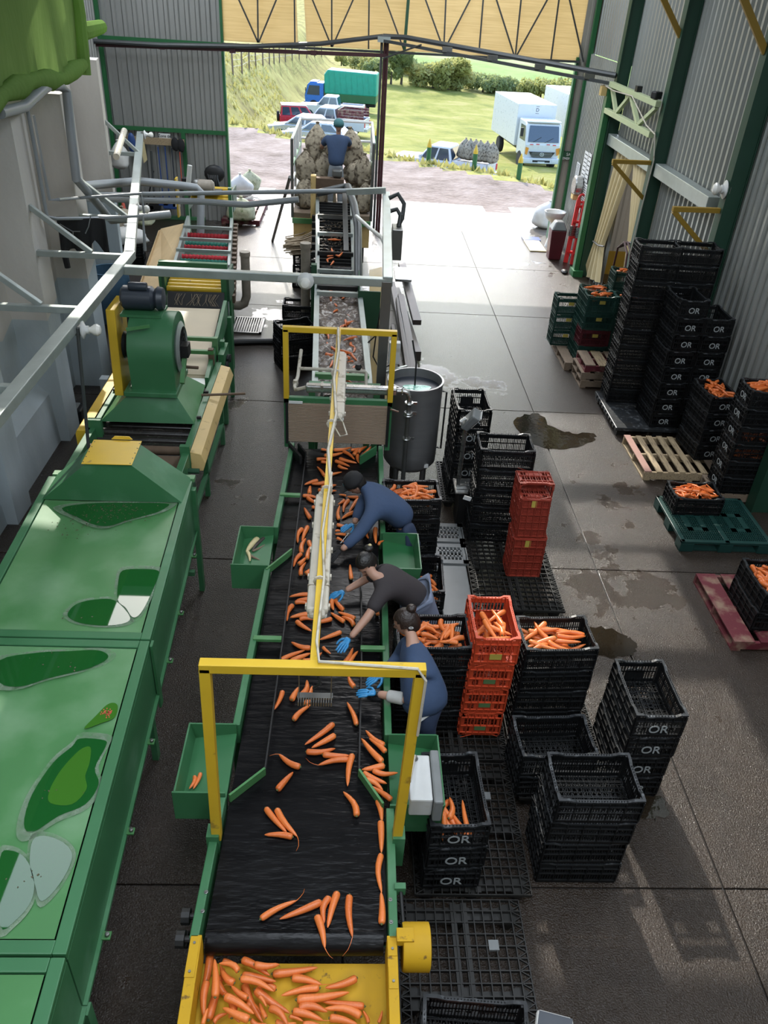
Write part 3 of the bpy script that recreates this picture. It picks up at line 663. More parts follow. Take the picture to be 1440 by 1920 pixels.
# fence along the top of the bank
def on(px, py):
    p = P(px, py, -1.8)
    for _ in range(60): p = P(px, py, ground_z(p.x, p.y) * .3 + p.z * .7)
    return V((p.x, p.y, ground_z(p.x, p.y)))
f0 = on(500, 125); fence = thing('wire_fence', 'row of grey posts and wires along the top of the grassy bank', 'fence', f0)
fp = []
for k, (px, py) in enumerate(((437, 140), (454, 137), (467, 128), (480, 127), (493, 123), (505, 120), (514, 119), (524, 117), (535, 116), (548, 113), (561, 111), (575, 109), (590, 108), (603, 107))):
    p = on(px, py); fp.append(p); part('post', MB().bar(p - V((0, 0, .2)), p + V((.03 * (k % 3 - 1), 0, 1.5)), 0.10), M['wood_grey'], fence)
for h in (0.45, 0.8, 1.15):
    part('wire', MB().tube([p + V((0, 0, h)) for p in fp], 0.012, 4), M['steel_dark'], fence)
# standing water on the shed floor
M['floor_water'] = mat('brown_standing_water', (0.018, 0.013, 0.008), 0.05, var=0.3, vs=3, bump=0.08, bs=9, rvar=0.02, spec=0.6)
def pool(pts, mt, lab):
    pts = [P(x, y) for x, y in pts]; n = len(pts); out = []; rg = random.Random(n)
    for i in range(n):
        a, b, c, d = pts[i - 1], pts[i], pts[(i + 1) % n], pts[(i + 2) % n]
        for k in range(5):
            u = k / 5; q = 0.5 * ((2 * b) + (-a + c) * u + (2 * a - 5 * b + 4 * c - d) * u * u + (-a + 3 * b - 3 * c + d) * u ** 3)
            out.append((q.x + rg.uniform(-.03, .03), q.y + rg.uniform(-.03, .03), .001))
    solo('puddle', MB().prism(out, (0, 0, .0015)), M[mt], lab, 'puddle', 'puddles on the floor')
pool([(962, 790), (985, 778), (1010, 776), (1035, 800), (1075, 812), (1112, 812), (1110, 828), (1060, 842), (1015, 838), (985, 822)], 'floor_water', 'large still puddle right of the empty black stacks near the tank')
pool([(1080, 1185), (1120, 1175), (1165, 1188), (1192, 1205), (1185, 1228), (1140, 1232), (1108, 1218)], 'floor_water', 'brown puddle behind the lone OR crate stack')
pool([(1195, 1500), (1240, 1495), (1250, 1520), (1225, 1540), (1195, 1530)], 'floor_water', 'small puddle beside the foot of the lone OR crate stack')
# ================================================================ LEFT LINE
# ---- long green drying tunnel with puddles on its lid
ZT = 1.35
tun = thing('drying_tunnel', 'long green steel drying tunnel, its flat lids holding green rain puddles', 'machine', (-2.1, 4.5, 0))
def er(y): return -1.515 + (6.82 - y) * 0.0333      # right edge
def el(y): return -2.935 + (6.82 - y) * 0.037       # left edge
def section(y1, y0, first=False):
    """lid frame and panel, sides"""
    w = 0.075
    q = lambda x, y, z: V((x, y, z))
    for a, b, c, d in ((q(er(y1) - w, y1, ZT), q(er(y1), y1, ZT), q(er(y0), y0, ZT), q(er(y0) - w, y0, ZT)),
                       (q(el(y1), y1, ZT), q(el(y1) + w, y1, ZT), q(el(y0) + w, y0, ZT), q(el(y0), y0, ZT)),
                       (q(el(y1) + w, y1, ZT), q(er(y1) - w, y1, ZT), q(er(y1) - w, y1 - w, ZT), q(el(y1) + w, y1 - w, ZT)),
                       (q(el(y0) + w, y0 + w, ZT), q(er(y0) - w, y0 + w, ZT), q(er(y0) - w, y0, ZT), q(el(y0) + w, y0, ZT))):
        part('lid_frame', MB().prism([a, d, c, b], (0, 0, -0.05)), M['green'], tun, bev=0.006)
    a, b = y1 - w - 0.008, y0 + w + 0.008
    xl0, xl1, xr0, xr1 = el(a) + w + .01, el(b) + w + .01, er(a) - w - .01, er(b) - w - .01
    n = 14; mb = MB(); vs = []
    for j in range(n + 1):
        for i in range(n + 1):
            u, v = i / n, j / n
            x = (xl0 * (1 - v) + xl1 * v) * (1 - u) + (xr0 * (1 - v) + xr1 * v) * u; y = a + (b - a) * v
            s = max(abs(u - .5), abs(v - .5)) * 2; cr = min(abs(abs(u - .5) - abs(v - .5)) * 6, 1)
            z = ZT - 0.010 - 0.034 * (1 - s) * (0.25 + 0.75 * cr) - 0.01 * math.sin(u * 5) * math.sin(v * 4) * (1 - s)
            vs.append((x, y, z))
    mb.add(vs, [(j * (n + 1) + i, j * (n + 1) + i + 1, (j + 1) * (n + 1) + i + 1, (j + 1) * (n + 1) + i) for j in range(n) for i in range(n)])
    part('lid_panel', mb, M['green_lid'], tun, smooth=True)
    for s, e in ((1, er), (-1, el)):
        x1, x0 = e(y1), e(y0)
        part('side_panel', MB().hexa([(x1 - .012 * s, y1, .80), (x1, y1, .80), (x0, y0, .80), (x0 - .012 * s, y0, .80)], [(x1 - .012 * s, y1, ZT - .05), (x1, y1, ZT - .05), (x0, y0, ZT - .05), (x0 - .012 * s, y0, ZT - .05)]), M['green'], tun)
        part('bottom_flange', MB().hexa([(x1 - .02 * s, y1, .775), (x1 + .025 * s, y1, .775), (x0 + .025 * s, y0, .775), (x0 - .02 * s, y0, .775)], [(x1 - .02 * s, y1, .80), (x1 + .025 * s, y1, .80), (x0 + .025 * s, y0, .80), (x0 - .02 * s, y0, .80)]), M['green'], tun)
section(6.82, 4.525); section(4.51, 2.165); section(2.15, -0.6)
part('floor_pan', MB().b2((-2.9, -0.6, 0.80), (-1.5, 6.8, 0.82)), M['green_dark'], tun)
for y in (6.75, 4.5, 2.15, -0.5):
    for e, s in ((er, 1), (el, -1)):
        x = e(y) - 0.03 * s
        if s == 1 and abs(y - 4.5) < .1:
            part('strap', MB().bar((e(y) + .015, y, ZT - .02), (e(y) + .02, y, .66), 0.07, 0.02, up=(1, 0, 0)), M['green'], tun)
            x -= 0.1
        part('leg', MB().bar((x + .045 * s, y, 1.3 if (s == 1 and y > 6) else .79), (x + .045 * s, y, 0), 0.07, 0.05, up=(1, 0, 0)), M['green'], tun)
part('tie_rail', MB().b2((-2.9, 6.45, 0.42), (-1.5, 6.5, 0.47)), M['green'], tun)
for y in (6.3, 5.45, 4.85, 4.0, 3.25, 2.55, 1.9): 
    b = part('lug', MB().box((er(y) + .045, y, .80), (.05, .05, .012)), M['green_lid'], tun); part('bolt', MB().lathe([(.014, 0), (.014, .02), (.008, .024)], (er(y) + .05, y, .806), 8), M['steel_dark'], b)
# puddles: shallow pools in the dents, each with a dried film round it
def blob(pts, z, grow=1.0, t=0.0015, sub=4):
    pts = [P(x, y, z) for x, y in pts]; c = sum(pts, V((0, 0, 0))) / len(pts)
    pts = [c + (p - c) * grow for p in pts]; n = len(pts); out = []
    for i in range(n):
        p0, p1, p2, p3 = pts[i - 1], pts[i], pts[(i + 1) % n], pts[(i + 2) % n]
        for k in range(sub):
            u = k / sub
            out.append(0.5 * ((2 * p1) + (-p0 + p2) * u + (2 * p0 - 5 * p1 + 4 * p2 - p3) * u * u + (-p0 + 3 * p1 - 3 * p2 + p3) * u ** 3))
    for p in out: p.z = z
    return MB().prism(out, (0, 0, t))
PUD = [([(116, 953), (170, 944), (240, 943), (311, 944), (312, 951), (290, 962), (240, 975), (205, 986), (178, 984), (150, 972)], 'puddle'),
       ([(230, 1070), (265, 1067), (296, 1070), (295, 1085), (278, 1125), (262, 1152), (248, 1157), (236, 1140), (221, 1125), (222, 1090)], 'puddle'),
       ([(127, 1150), (145, 1132), (180, 1124), (215, 1126), (243, 1155), (235, 1168), (200, 1173), (160, 1170), (135, 1162)], 'puddle'),
       ([(0, 1238), (70, 1224), (130, 1221), (180, 1219), (202, 1228), (195, 1240), (160, 1255), (90, 1272), (40, 1287), (0, 1280)], 'puddle'),
       ([(150, 1385), (195, 1388), (198, 1400), (178, 1440), (185, 1470), (160, 1508), (110, 1530), (62, 1560), (45, 1545), (60, 1490), (100, 1430), (135, 1400)], 'puddle'),
       ([(0, 1610), (20, 1595), (48, 1610), (64, 1650), (58, 1690), (30, 1725), (0, 1735)], 'puddle'),
       ([(62, 1575), (90, 1568), (125, 1585), (135, 1612), (110, 1660), (78, 1690), (66, 1660), (56, 1620)], 'puddle')]
for k, (pp_, mt) in enumerate(PUD):
    f = part('dried_film', blob(pp_, ZT - 0.0055, 1.16, .001), M['film'], tun, label='pale dried rim around a puddle')
    part('puddle', blob(pp_, ZT - 0.0035, 1.0), M[mt], tun, smooth=False)
part('puddle', blob([(155, 1403), (170, 1402), (168, 1430), (160, 1455), (162, 1480), (135, 1508), (95, 1506), (92, 1485), (110, 1450), (135, 1420)], ZT - .0018), M['puddle_lime'], tun, label='lime green algae puddle')
part('puddle', blob([(200, 1322), (214, 1318), (221, 1326), (214, 1346), (190, 1356), (158, 1366), (180, 1342)], ZT - .003), M['puddle_lime'], tun, label='lime green algae puddle')
sp = MB(); rg = random.Random(3)
for k in range(230):
    if k < 170: x, y = rg.gauss(205, 48), rg.gauss(960, 12); ok = 120 < x < 305 and 945 < y < 982
    elif k < 205: x, y = rg.gauss(140, 30), rg.gauss(990, 10); ok = 70 < x < 230 and 968 < y < 1012
    else: x, y = rg.choice([(150, 1155), (65, 1235), (130, 1245), (105, 1480), (60, 1640), (40, 1660)]); x += rg.gauss(0, 16); y += rg.gauss(0, 8); ok = x > 0
    if ok:
        p = P(x, y, ZT - .0005); s = rg.uniform(.003, .009); a = rg.uniform(0, PI)
        sp.box(p, (s * 1.6, s, .002), RZ(a))
part('leaf_debris', sp, M['debris'], tun, kind='stuff')
rb_ = MB()
for k in range(40):
    p = P(rg.gauss(201, 5), rg.gauss(1336, 4), ZT); rb_.box(p, (.008, .006, .003), RZ(k))
part('rust_flakes', rb_, M['orange'], tun, kind='stuff')
# hood at its far end, with the yellow access plate
hb = [V((-2.86, 6.40, ZT)), V((-1.545, 6.42, ZT)), V((-1.53, 6.86, ZT)), V((-2.86, 6.86, ZT))]
ht = [V((-2.39, 6.41, 1.76)), V((-1.99, 6.42, 1.76)), V((-2.0, 6.82, 1.76)), V((-2.40, 6.82, 1.76))]
part('hood', MB().hexa(hb, ht), M['green'], tun)
part('hood_rim', MB().b2((-2.90, 6.84, ZT - .03), (-1.5, 6.92, ZT + .01)), M['green_lid'], tun)
pl = part('access_plate', MB().slab([(-2.425, 6.385, 1.765), (-1.965, 6.395, 1.765), (-1.975, 6.85, 1.765), (-2.435, 6.845, 1.765)], .006), M['yellow'], tun, bev=.002)
part('handle', MB().prism([(-2.27, 6.86, 1.772), (-2.07, 6.865, 1.772), (-2.1, 6.87, 1.80), (-2.24, 6.87, 1.80)], (0, .012, 0)), M['yellow'], pl)
for i in range(5):
    for x in (-2.415, -1.985): part('screw', MB().lathe([(.006, 0), (.006, .004)], (x, 6.42 + i * .095, 1.771), 6), M['steel_dark'], pl)
# ---- sponge roller conveyor with blower
rc = thing('roller_conveyor', 'green roller conveyor with yellow side guards beyond the drying tunnel', 'machine', (-2.3, 8.5, 0))
for x0, x1 in ((-1.78, -1.70), (-2.93, -2.85)):
    part('side_rail', MB().b2((x0, 6.9, 0.95), (x1, 10.1, 1.2)), M['green'], rc, bev=.006)
part('guard', MB().prism([(-1.69, 7.62, .98), (-1.56, 7.62, .98), (-1.53, 7.62, 1.08), (-1.57, 7.62, 1.19), (-1.69, 7.62, 1.22)], (0, 2.35, 0)), M['tan'], rc, label='faded yellow long side guard', bev=.006)
part('guard', MB().prism([(-3.06, 8.05, .82), (-2.90, 8.05, .82), (-2.90, 8.05, 1.2), (-3.04, 8.05, 1.2), (-3.06, 8.05, 1.15)], (0, 1.8, 0)), M['yellow'], rc, label='deep yellow side guard on the wall side', bev=.006)
for k in range(19):
    y = 7.0 + k * 0.165
    part('roller', MB().lathe([(.055, -.53), (.055, .53)], (-2.315, y, 1.04), 12, Matrix.Rotation(PI / 2, 3, 'Y')), M['roller'], rc, smooth=True)
part('drip_tray', MB().b2((-2.84, 6.9, 0.86), (-1.79, 10.1, 0.90)), M['steel_dark'], rc)
part('scraper_plate', MB().slab([(-2.84, 7.42, 1.09), (-1.80, 7.42, 1.09), (-1.80, 7.66, 1.13), (-2.84, 7.66, 1.13)], .008), M['rust'], rc)
part('bare_roller', MB().lathe([(.05, -.53), (.05, .53)], (-2.315, 7.80, 1.12), 14, Matrix.Rotation(PI / 2, 3, 'Y')), M['rust'], rc, smooth=True)
part('end_plate', MB().b2((-1.80, 7.62, 1.0), (-1.69, 7.68, 1.28)), M['green'], rc); part('end_plate', MB().b2((-2.93, 8.12, 1.0), (-2.78, 8.18, 1.3)), M['green'], rc)
for y in (7.3, 8.6, 9.95):
    for x in (-1.76, -2.88): part('leg', MB().b2((x, y, 0), (x + .06, y + .06, .95)), M['green'], rc)
part('tie_rail', MB().b2((-1.76, 7.3, .3), (-1.70, 10.0, .35)), M['green'], rc)
part('shaft_end', MB().lathe([(.03, 0), (.03, .12)], (-1.70, 7.5, 1.05), 8, Matrix.Rotation(PI / 2, 3, 'Y')), M['green_dark'], rc); part('bearing', MB().b2((-1.70, 7.28, .86), (-1.62, 7.44, 1.02)), M['green_dark'], rc)
for px, py in ((207, 777), (216, 731), (373, 783), (387, 735)): part('toggle', MB().box(P(px, py, 1.22), (.05, .03, .03)), M['iron'], rc)
# suction hood and blower: a thing bolted over the rollers
bl = thing('blower', 'green snail shell fan with a dark motor standing on a tapered hood', 'fan', (-2.3, 8.8, 1.2))
part('hood', MB().hexa([(-2.83, 8.28, 1.205), (-1.76, 8.30, 1.205), (-1.80, 9.35, 1.205), (-2.80, 9.25, 1.205)], [(-2.50, 8.40, 1.5), (-1.97, 8.42, 1.5), (-1.98, 9.0, 1.5), (-2.5, 9.0, 1.5)]), M['green_lid'], bl)
part('hood_face', MB().slab([(-2.835, 8.275, 1.205), (-1.755, 8.295, 1.205), (-1.965, 8.412, 1.503), (-2.505, 8.392, 1.503)], -.004), M['green'], bl)
part('collar', MB().b2((-2.54, 8.34, 1.5), (-1.94, 9.06, 1.56)), M['green'], bl, bev=.008)
sc = []
for k in range(22):
    a = -PI / 2 - 0.25 + k * (1.5 * PI) / 21; r = .40 + .07 * k / 21
    sc.append((-2.46, 8.76 + r * math.cos(a + PI / 2 + .6), 1.95 + r * math.sin(a + PI / 2 + .6)))
prof = [(-2.46, 8.42, 1.56), (-2.46, 8.40, 1.9)] + [(-2.46, 8.80 - .42 * math.cos(t), 1.93 + .42 * math.sin(t)) for t in [PI * i / 12 * 1.05 for i in range(1, 13)]] + [(-2.46, 9.02, 1.56)]
part('volute', MB().prism(prof, (.50, 0, 0)), M['green'], bl, smooth=True)
part('seam_band', MB().bar((-2.44, 8.42, 2.28), (-2.2, 8.5, 2.30), .03), M['green_lid'], bl)
RY = Matrix.Rotation(PI / 2, 3, 'Y')
part('inlet_ring', MB().lathe([(.27, 0), (.30, .03), (.24, .06), (.24, 0)], (-1.965, 8.78, 1.95), 24, RY, cap=False), M['galv'], bl, smooth=True)
gm_ = MB()
for k in range(-3, 4):
    w = math.sqrt(max(0, .25 ** 2 - (k * .075) ** 2)); gm_.bar((-1.93, 8.78 + k * .075, 1.95 - w), (-1.93, 8.78 + k * .075, 1.95 + w), .008); gm_.bar((-1.93, 8.78 - w, 1.95 + k * .075), (-1.93, 8.78 + w, 1.95 + k * .075), .008)
part('inlet_grille', gm_, M['iron'], bl); part('inlet_dark', MB().lathe([(.24, 0), (.24, .01)], (-1.957, 8.78, 1.95), 24, RY), M['iron'], bl)
part('bearing', MB().b2((-1.93, 8.68, 1.86), (-1.84, 8.84, 2.0)), M['iron'], bl); part('bearing_arm', MB().bar((-1.90, 8.5, 1.62), (-1.90, 8.78, 1.88), .05), M['green_lid'], bl)
gb = part('belt_guard', MB().prism([(-2.70, 8.52, 1.42), (-2.70, 8.98, 1.42), (-2.70, 9.1, 2.42), (-2.70, 8.62, 2.42)], (.10, 0, 0)), M['yellow'], bl, bev=.008)
part('motor_base', MB().b2((-2.56, 8.66, 2.33), (-2.1, 9.02, 2.36)), M['green'], bl)
mo = part('motor', MB().lathe([(.10, -.19), (.135, -.16), (.135, .15), (.10, .19)], (-2.38, 8.86, 2.49), 16, RY), M['motor'], bl, smooth=True)
part('capacitor', MB().lathe([(.045, -.1), (.05, -.08), (.05, .08), (.045, .1)], (-2.36, 8.80, 2.64), 10, RY), M['motor'], mo, smooth=True)
part('fan_cover', MB().lathe([(.11, 0), (.135, .03), (.12, .09), (.05, .1)], (-2.19, 8.86, 2.49), 16, RY), M['motor'], mo, smooth=True)
part('drive_pulley', MB().lathe([(.16, -.03), (.14, 0), (.16, .03)], (-2.55, 8.78, 1.95), 16, RY), M['iron'], bl, smooth=True)
part('conduit', MB().tube([(-1.80, 9.0, 1.60), (-2.6, 9.05, 1.6)], .02, 6), M['rust'], bl); part('slide_rod', MB().tube([(-1.78, 8.95, 1.26), (-1.25, 9.02, 1.27)], .016, 6), M['rust'], bl)
# ---- inclined beige belt
bb = thing('belt_conveyor', 'green framed conveyor with a wide worn beige belt', 'machine', (-2.3, 10.9, 0))
part('belt', MB().slab([(-2.72, 9.72, 1.16), (-1.86, 9.72, 1.16), (-1.95, 11.75, 1.32), (-2.80, 11.72, 1.32)], .02), M['belt_beige'], bb)
part('head_roller', MB().lathe([(.07, -.44), (.07, .44)], (-2.29, 9.74, 1.10), 14, RY), M['belt_beige'], bb, smooth=True)
part('chute_plate', MB().slab([(-2.72, 9.42, 1.10), (-1.84, 9.42, 1.10), (-1.84, 9.68, 1.14), (-2.72, 9.68, 1.14)], .006), M['galv'], bb)
for (xa, xb) in ((-1.83, -1.90), (-2.75, -2.84)):
    part('side_rail', MB().hexa([(xa, 9.5, 1.02), (xa + .05, 9.5, 1.02), (xb + .05, 11.8, 1.14), (xb, 11.8, 1.14)], [(xa, 9.5, 1.24), (xa + .05, 9.5, 1.24), (xb + .05, 11.8, 1.46), (xb, 11.8, 1.46)]), M['green'], bb)
part('cross_tube', MB().bar((-2.4, 10.35, 1.42), (-1.78, 10.35, 1.42), .05), M['green_lid'], bb); part('cross_tube', MB().bar((-2.4, 10.0, 1.38), (-1.78, 10.0, 1.38), .05), M['green_lid'], bb)
part('upright', MB().bar((-1.82, 10.02, 1.2), (-1.82, 10.02, 1.42), .07), M['rust'], bb); part('upright', MB().bar((-1.82, 10.37, 1.2), (-1.82, 10.37, 1.44), .07), M['green_lid'], bb)
for px, py in ((437, 742), (437, 690), (425, 793)):
    p = P(px, py); part('leg', MB().bar(p, (p.x + .01, p.y, 1.3), .08, .06, up=(1, 0, 0)), M['green'], bb)
    part('leg', MB().bar((p.x - 1.0, p.y, 0), (p.x - .95, p.y, 1.2), .08, .06, up=(1, 0, 0)), M['green'], bb)
part('chain_cover', MB().b2((-1.78, 10.3, .9), (-1.70, 10.75, 1.22)), M['green'], bb)
for k in range(3): part('sprocket', MB().lathe([(.06, 0), (.06, .03)], (-1.69, 10.4 + k * .13, 1.02 + .05 * (k % 2)), 10, RY), M['iron'], bb)
part('gear_motor', MB().lathe([(.05, -.12), (.11, -.08), (.12, .08), (.09, .13)], (-2.86, 11.0, 1.62), 12, RY), M['steel'], bb, smooth=True); part('motor_mount', MB().b2((-2.95, 10.5, 1.50), (-2.35, 10.62, 1.58)), M['yellow'], bb)
# ---- brush washer
bw = thing('brush_washer', 'open green washing bed with red and green rotating brush rollers', 'machine', (-2.7, 15, 0))
def lx(y): return -3.07 - .105 * (y - 13.8)
def rx_(y): return -2.13 - .118 * (y - 13.8)
for f in (lx, rx_):
    part('side_rail', MB().hexa([(f(12.3), 12.3, 1.02), (f(12.3) + .05, 12.3, 1.02), (f(17.4) + .05, 17.4, 1.02), (f(17.4), 17.4, 1.02)], [(f(12.3), 12.3, 1.32), (f(12.3) + .05, 12.3, 1.32), (f(17.4) + .05, 17.4, 1.32), (f(17.4), 17.4, 1.32)]), M['galv'], bw)
cols = ['red_brush', 'green_brush']
M['red_brush'] = mat('red_bristles', (0.45, 0.02, 0.03), 0.8, var=0.4, vs=40, bump=0.8, bs=80); M['green_brush'] = mat('green_bristles', (0.01, 0.13, 0.09), 0.8, var=0.4, vs=40, bump=0.8, bs=80)
seq = [(440, 0), (456, 1), (463, 0), (481, 0), (489, 1), (509, 1), (529, 0), (536, 1)]
for py, c in seq:
    y = P(390, py, 1.2).y; a, b = lx(y) + .08, rx_(y) - .02
    pr = [(.055 if i % 2 else .068, -(b - a) / 2 + (b - a) * i / 24) for i in range(25)]
    part('brush_roller', MB().lathe(pr, ((a + b) / 2, y, 1.16), 14, RY), M[cols[c]], bw, smooth=True)
for py in (427, 450, 471, 497):
    y = P(390, py, 1.34).y; part('cross_bar', MB().bar((lx(y), y, 1.34), (rx_(y) + .05, y, 1.34), .055), M['galv'], bw)
y = P(390, 512, 1.4).y; part('cross_bar', MB().bar((lx(y) - .02, y, 1.42), (rx_(y) + .07, y, 1.42), .11, .08), M['green'], bw)
for yy, zz, nm in ((12.35, 1.42, 0), (17.6, 1.5, 1)):
    a, b = lx(yy) + .06, rx_(yy) + .02
    for k in range(5):
        part('yellow_roller', MB().lathe([(.045, -(b - a) / 2), (.045, (b - a) / 2)], ((a + b) / 2, yy + .10 * k, zz + (.05 * k if nm else .02 * k)), 10, RY), M['yellow'], bw, smooth=True)
    part('roller_cheek', MB().b2((a - .06, yy - .06, zz - .15), (a - .02, yy + .5, zz + .28)), M['green_dark'], bw); part('roller_cheek', MB().b2((b + .02, yy - .06, zz - .15), (b + .06, yy + .5, zz + .28)), M['green_dark'], bw)
part('rubber_apron', MB().slab([(-2.80, 11.98, 1.18), (-1.93, 11.98, 1.20), (-1.95, 12.25, 1.42), (-2.82, 12.25, 1.40)], .012), M['rubber'], bw)
rh = MB(); rg = random.Random(9)
for k in range(22):
    x = rg.uniform(-2.75, -2.0); rh.tube([(x, 12.2, 1.40), (x + rg.uniform(-.06, .06), 12.1, 1.335), (x + rg.uniform(-.08, .08), 12.04, 1.27)], .0025, 4)
part('root_hairs', rh, M['straw'], bw, kind='stuff')
for f, s in ((lx, 0), (rx_, 0)):
    x = f(12.5); part('end_post', MB().b2((x - .03, 12.3, 0), (x + .06, 12.42, 1.8)), M['green'], bw); x = f(14.6); part('leg', MB().b2((x - .02, 14.6, 0), (x + .05, 14.68, 1.05)), M['green'], bw); x = f(17.2); part('leg', MB().b2((x - .02, 17.2, 0), (x + .05, 17.3, 1.9)), M['green'], bw)
part('end_beam', MB().bar((lx(12.36) - .03, 12.36, 1.80), (rx_(12.36) + .06, 12.36, 1.80), .09), M['green'], bw)
part('side_skirt', MB().hexa([(lx(12.4) - .35, 12.4, .25), (lx(12.4), 12.4, .25), (lx(17) , 17, .25), (lx(17) - .35, 17, .25)], [(lx(12.4) - .35, 12.4, 1.0), (lx(12.4), 12.4, 1.0), (lx(17), 17, 1.0), (lx(17) - .35, 17, 1.0)]), M['green_dark'], bw)
for k in range(16):
    y = 12.7 + k * .29; part('bearing', MB().b2((rx_(y) + .06, y, 1.10), (rx_(y) + .14, y + .12, 1.22)), M['rust'], bw)
part('drip_pan', MB().hexa([(lx(12.6), 12.6, .8), (rx_(12.6), 12.6, .8), (rx_(17.2), 17.2, .8), (lx(17.2), 17.2, .8)], [(lx(12.6), 12.6, .83), (rx_(12.6), 12.6, .83), (rx_(17.2), 17.2, .83), (lx(17.2), 17.2, .83)]), M['green_dark'], bw)
pyw = solo('plywood_chute', MB().slab([P(345, 420, 1.25), P(302, 430, 1.18), P(257, 556, 1.05), P(303, 540, 1.05), P(330, 485, 1.2)], .015).slab([P(302, 430, 1.17), P(297, 432, 1.25), P(253, 556, 1.12), P(257, 556, 1.04)], .012), M['ply'], 'bent bare plywood chute leaning beside the brush washer', 'chute')
# grey standpipes and the drain
def elbow_pipe(px, py, ptop, r, name, lab, mt, bend):
    b = P(px, py, .35); t = vert_top = PY(ptop[0], ptop[1], b.y)
    solo(name, MB().tube([(b.x - bend, b.y + .05, .30), (b.x - bend * .4, b.y, .31), (b.x - .05, b.y, .36), (b.x, b.y, .5), (b.x, b.y, t.z)], r, 12).lathe([(r * 1.15, 0), (r * 1.15, .08)], (b.x, b.y, t.z - .05), 12), M[mt], lab, 'pipe', smooth=True)
elbow_pipe(463, 570, (464, 475), .085, 'drain_pipe', 'thick dirty grey elbow pipe rising beside the brush washer', 'rusty_pipe', .35)
elbow_pipe(573, 600, (560, 458), .085, 'drain_pipe', 'thick dirty grey elbow pipe rising left of the washing flume', 'rusty_pipe', -.25)
dr = thing('drain_grate', 'steel bar grate over the floor drain beside the green conveyor', 'grate', (-1.95, 14.5, 0))
part('frame', MB().b2((-2.22, 14.16, .0), (-1.62, 14.2, .03)).b2((-2.22, 14.93, 0), (-1.62, 14.97, .03)).b2((-2.22, 14.16, 0), (-2.18, 14.97, .03)).b2((-1.66, 14.16, 0), (-1.62, 14.97, .03)), M['steel_dark'], dr)
for k in range(11): part('bar', MB().b2((-2.15 + k * .046, 14.2, .005), (-2.128 + k * .046, 14.93, .028)), M['steel_dark'], dr)
solo('floor_hose', MB().tube([P(425, 642, .05), P(480, 640, .05), P(525, 640, .05)], .055, 10), M['rubber'], 'thick black hose lying across the wet floor', 'hose', smooth=True)
# water barrel and wall junk behind the beam
ba = thing('water_barrel', 'big open blue plastic barrel by the concrete wall', 'barrel', (-4.42, 14.6, 0))
part('body', MB().lathe([(.30, 0), (.36, .25), (.38, .5), (.36, .8), (.33, .92), (.35, .95), (.31, .95), (.32, .8), (.33, .5)], (-4.42, 14.6, 0), 20, cap=False), mat('blue_grey_plastic', (0.045, 0.10, 0.16), 0.5, var=0.25), ba, smooth=True)
part('water', MB().lathe([(.31, .72), (.31, .73)], (-4.42, 14.6, 0), 20), M['motor'], ba)
# ================================================================ galvanized overhead frame, pipes, lamps
of = thing('overhead_frame', 'galvanized square beam frame running over the machines on one tall post', 'frame', (0.45, 9.55, 0))
ZB = 2.60
part('long_beam', MB().bar((-2.75, 10.1, ZB), (-2.77, 0.5, ZB), .13, .10), M['galv'], of, bev=.008)
part('long_beam', MB().bar((-2.75, 10.05, ZB), (-4.55, 18.6, ZB), .13, .10), M['galv'], of, bev=.008)
part('cross_beam', MB().bar((-2.7, 9.55, ZB - .02), (0.48, 9.55, ZB - .02), .10, .10), M['galv'], of, bev=.008)
part('long_beam', MB().bar((0.46, 9.5, ZB), (0.57, 14.1, ZB), .12, .12), M['galv'], of, bev=.008)
part('post', MB().b2((0.39, 9.49, 0), (0.51, 9.61, ZB)), M['steel_dark'], of, bev=.006)
for y, lo in ((9.98, 0), (8.1, 0), (11.75, 1), (16.4, 1), (6.2, 0)):
    xe = -2.8 if not lo else -2.75 - (y - 10.1) * .21
    xw = -4.66 if y > 15 else -3.86
    part('wall_bracket', MB().bar((xw, y, ZB), (xe, y, ZB), .07), M['galv'], of, bev=.005)
    part('wall_brace', MB().bar((xw, y + .02, ZB + .55), (min(xw + .66, xe - .02), y + .02, ZB + .03), .06), M['galv'], of, bev=.005)
part('drop_rod', MB().tube([(-2.68, 7.6, ZB), (-2.76, 7.55, 1.2)], .018, 6), M['pipe_dark'], of)
def bulb(px, loc, d, lab, big=1.5):
    loc = V(loc); d = V(d).normalized(); R = d.to_track_quat('Z', 'Y').to_matrix()
    t = thing('light_bulb', lab, 'lamp', loc)
    part('junction_box', MB().box(loc - d * .03, (.09, .09, .06), R), M['steel_dark'], t)
    part('socket', MB().lathe([(.055 * big, 0), (.06 * big, .015), (.04 * big, .03), (.028 * big, .04), (.028 * big, .07)], loc, 14, R), M['white_plastic'], t, smooth=True)
    part('bulb', MB().lathe([(.016 * big, .065), (.022 * big, .09), (.038 * big, .125), (.040 * big, .15), (.028 * big, .178), (.008 * big, .188)], loc, 14, R), M['bulb'], t, smooth=True)
bulb(0, (-2.66, 7.66, ZB - .04), (1, .1, 0), 'unlit white bulb on the long galvanized beam over the blower')
bulb(0, (-3.2, 12.4, ZB), (1, .05, -.1), 'unlit white bulb on the galvanized beam beside the white sacks')
bulb(0, (-4.42, 18.4, ZB + .02), (1, .05, 0), 'small unlit bulb at the far end of the galvanized beam')
bulb(0, (-0.53, 9.49, ZB - .03), (0, -1, .1), 'unlit round bulb facing forward on the galvanized cross beam', 1.7)
bulb(0, (5.44, 12.1, 3.36), (-1, .1, 0), 'large unlit white bulb on the green wall column above the crates', 2.2)
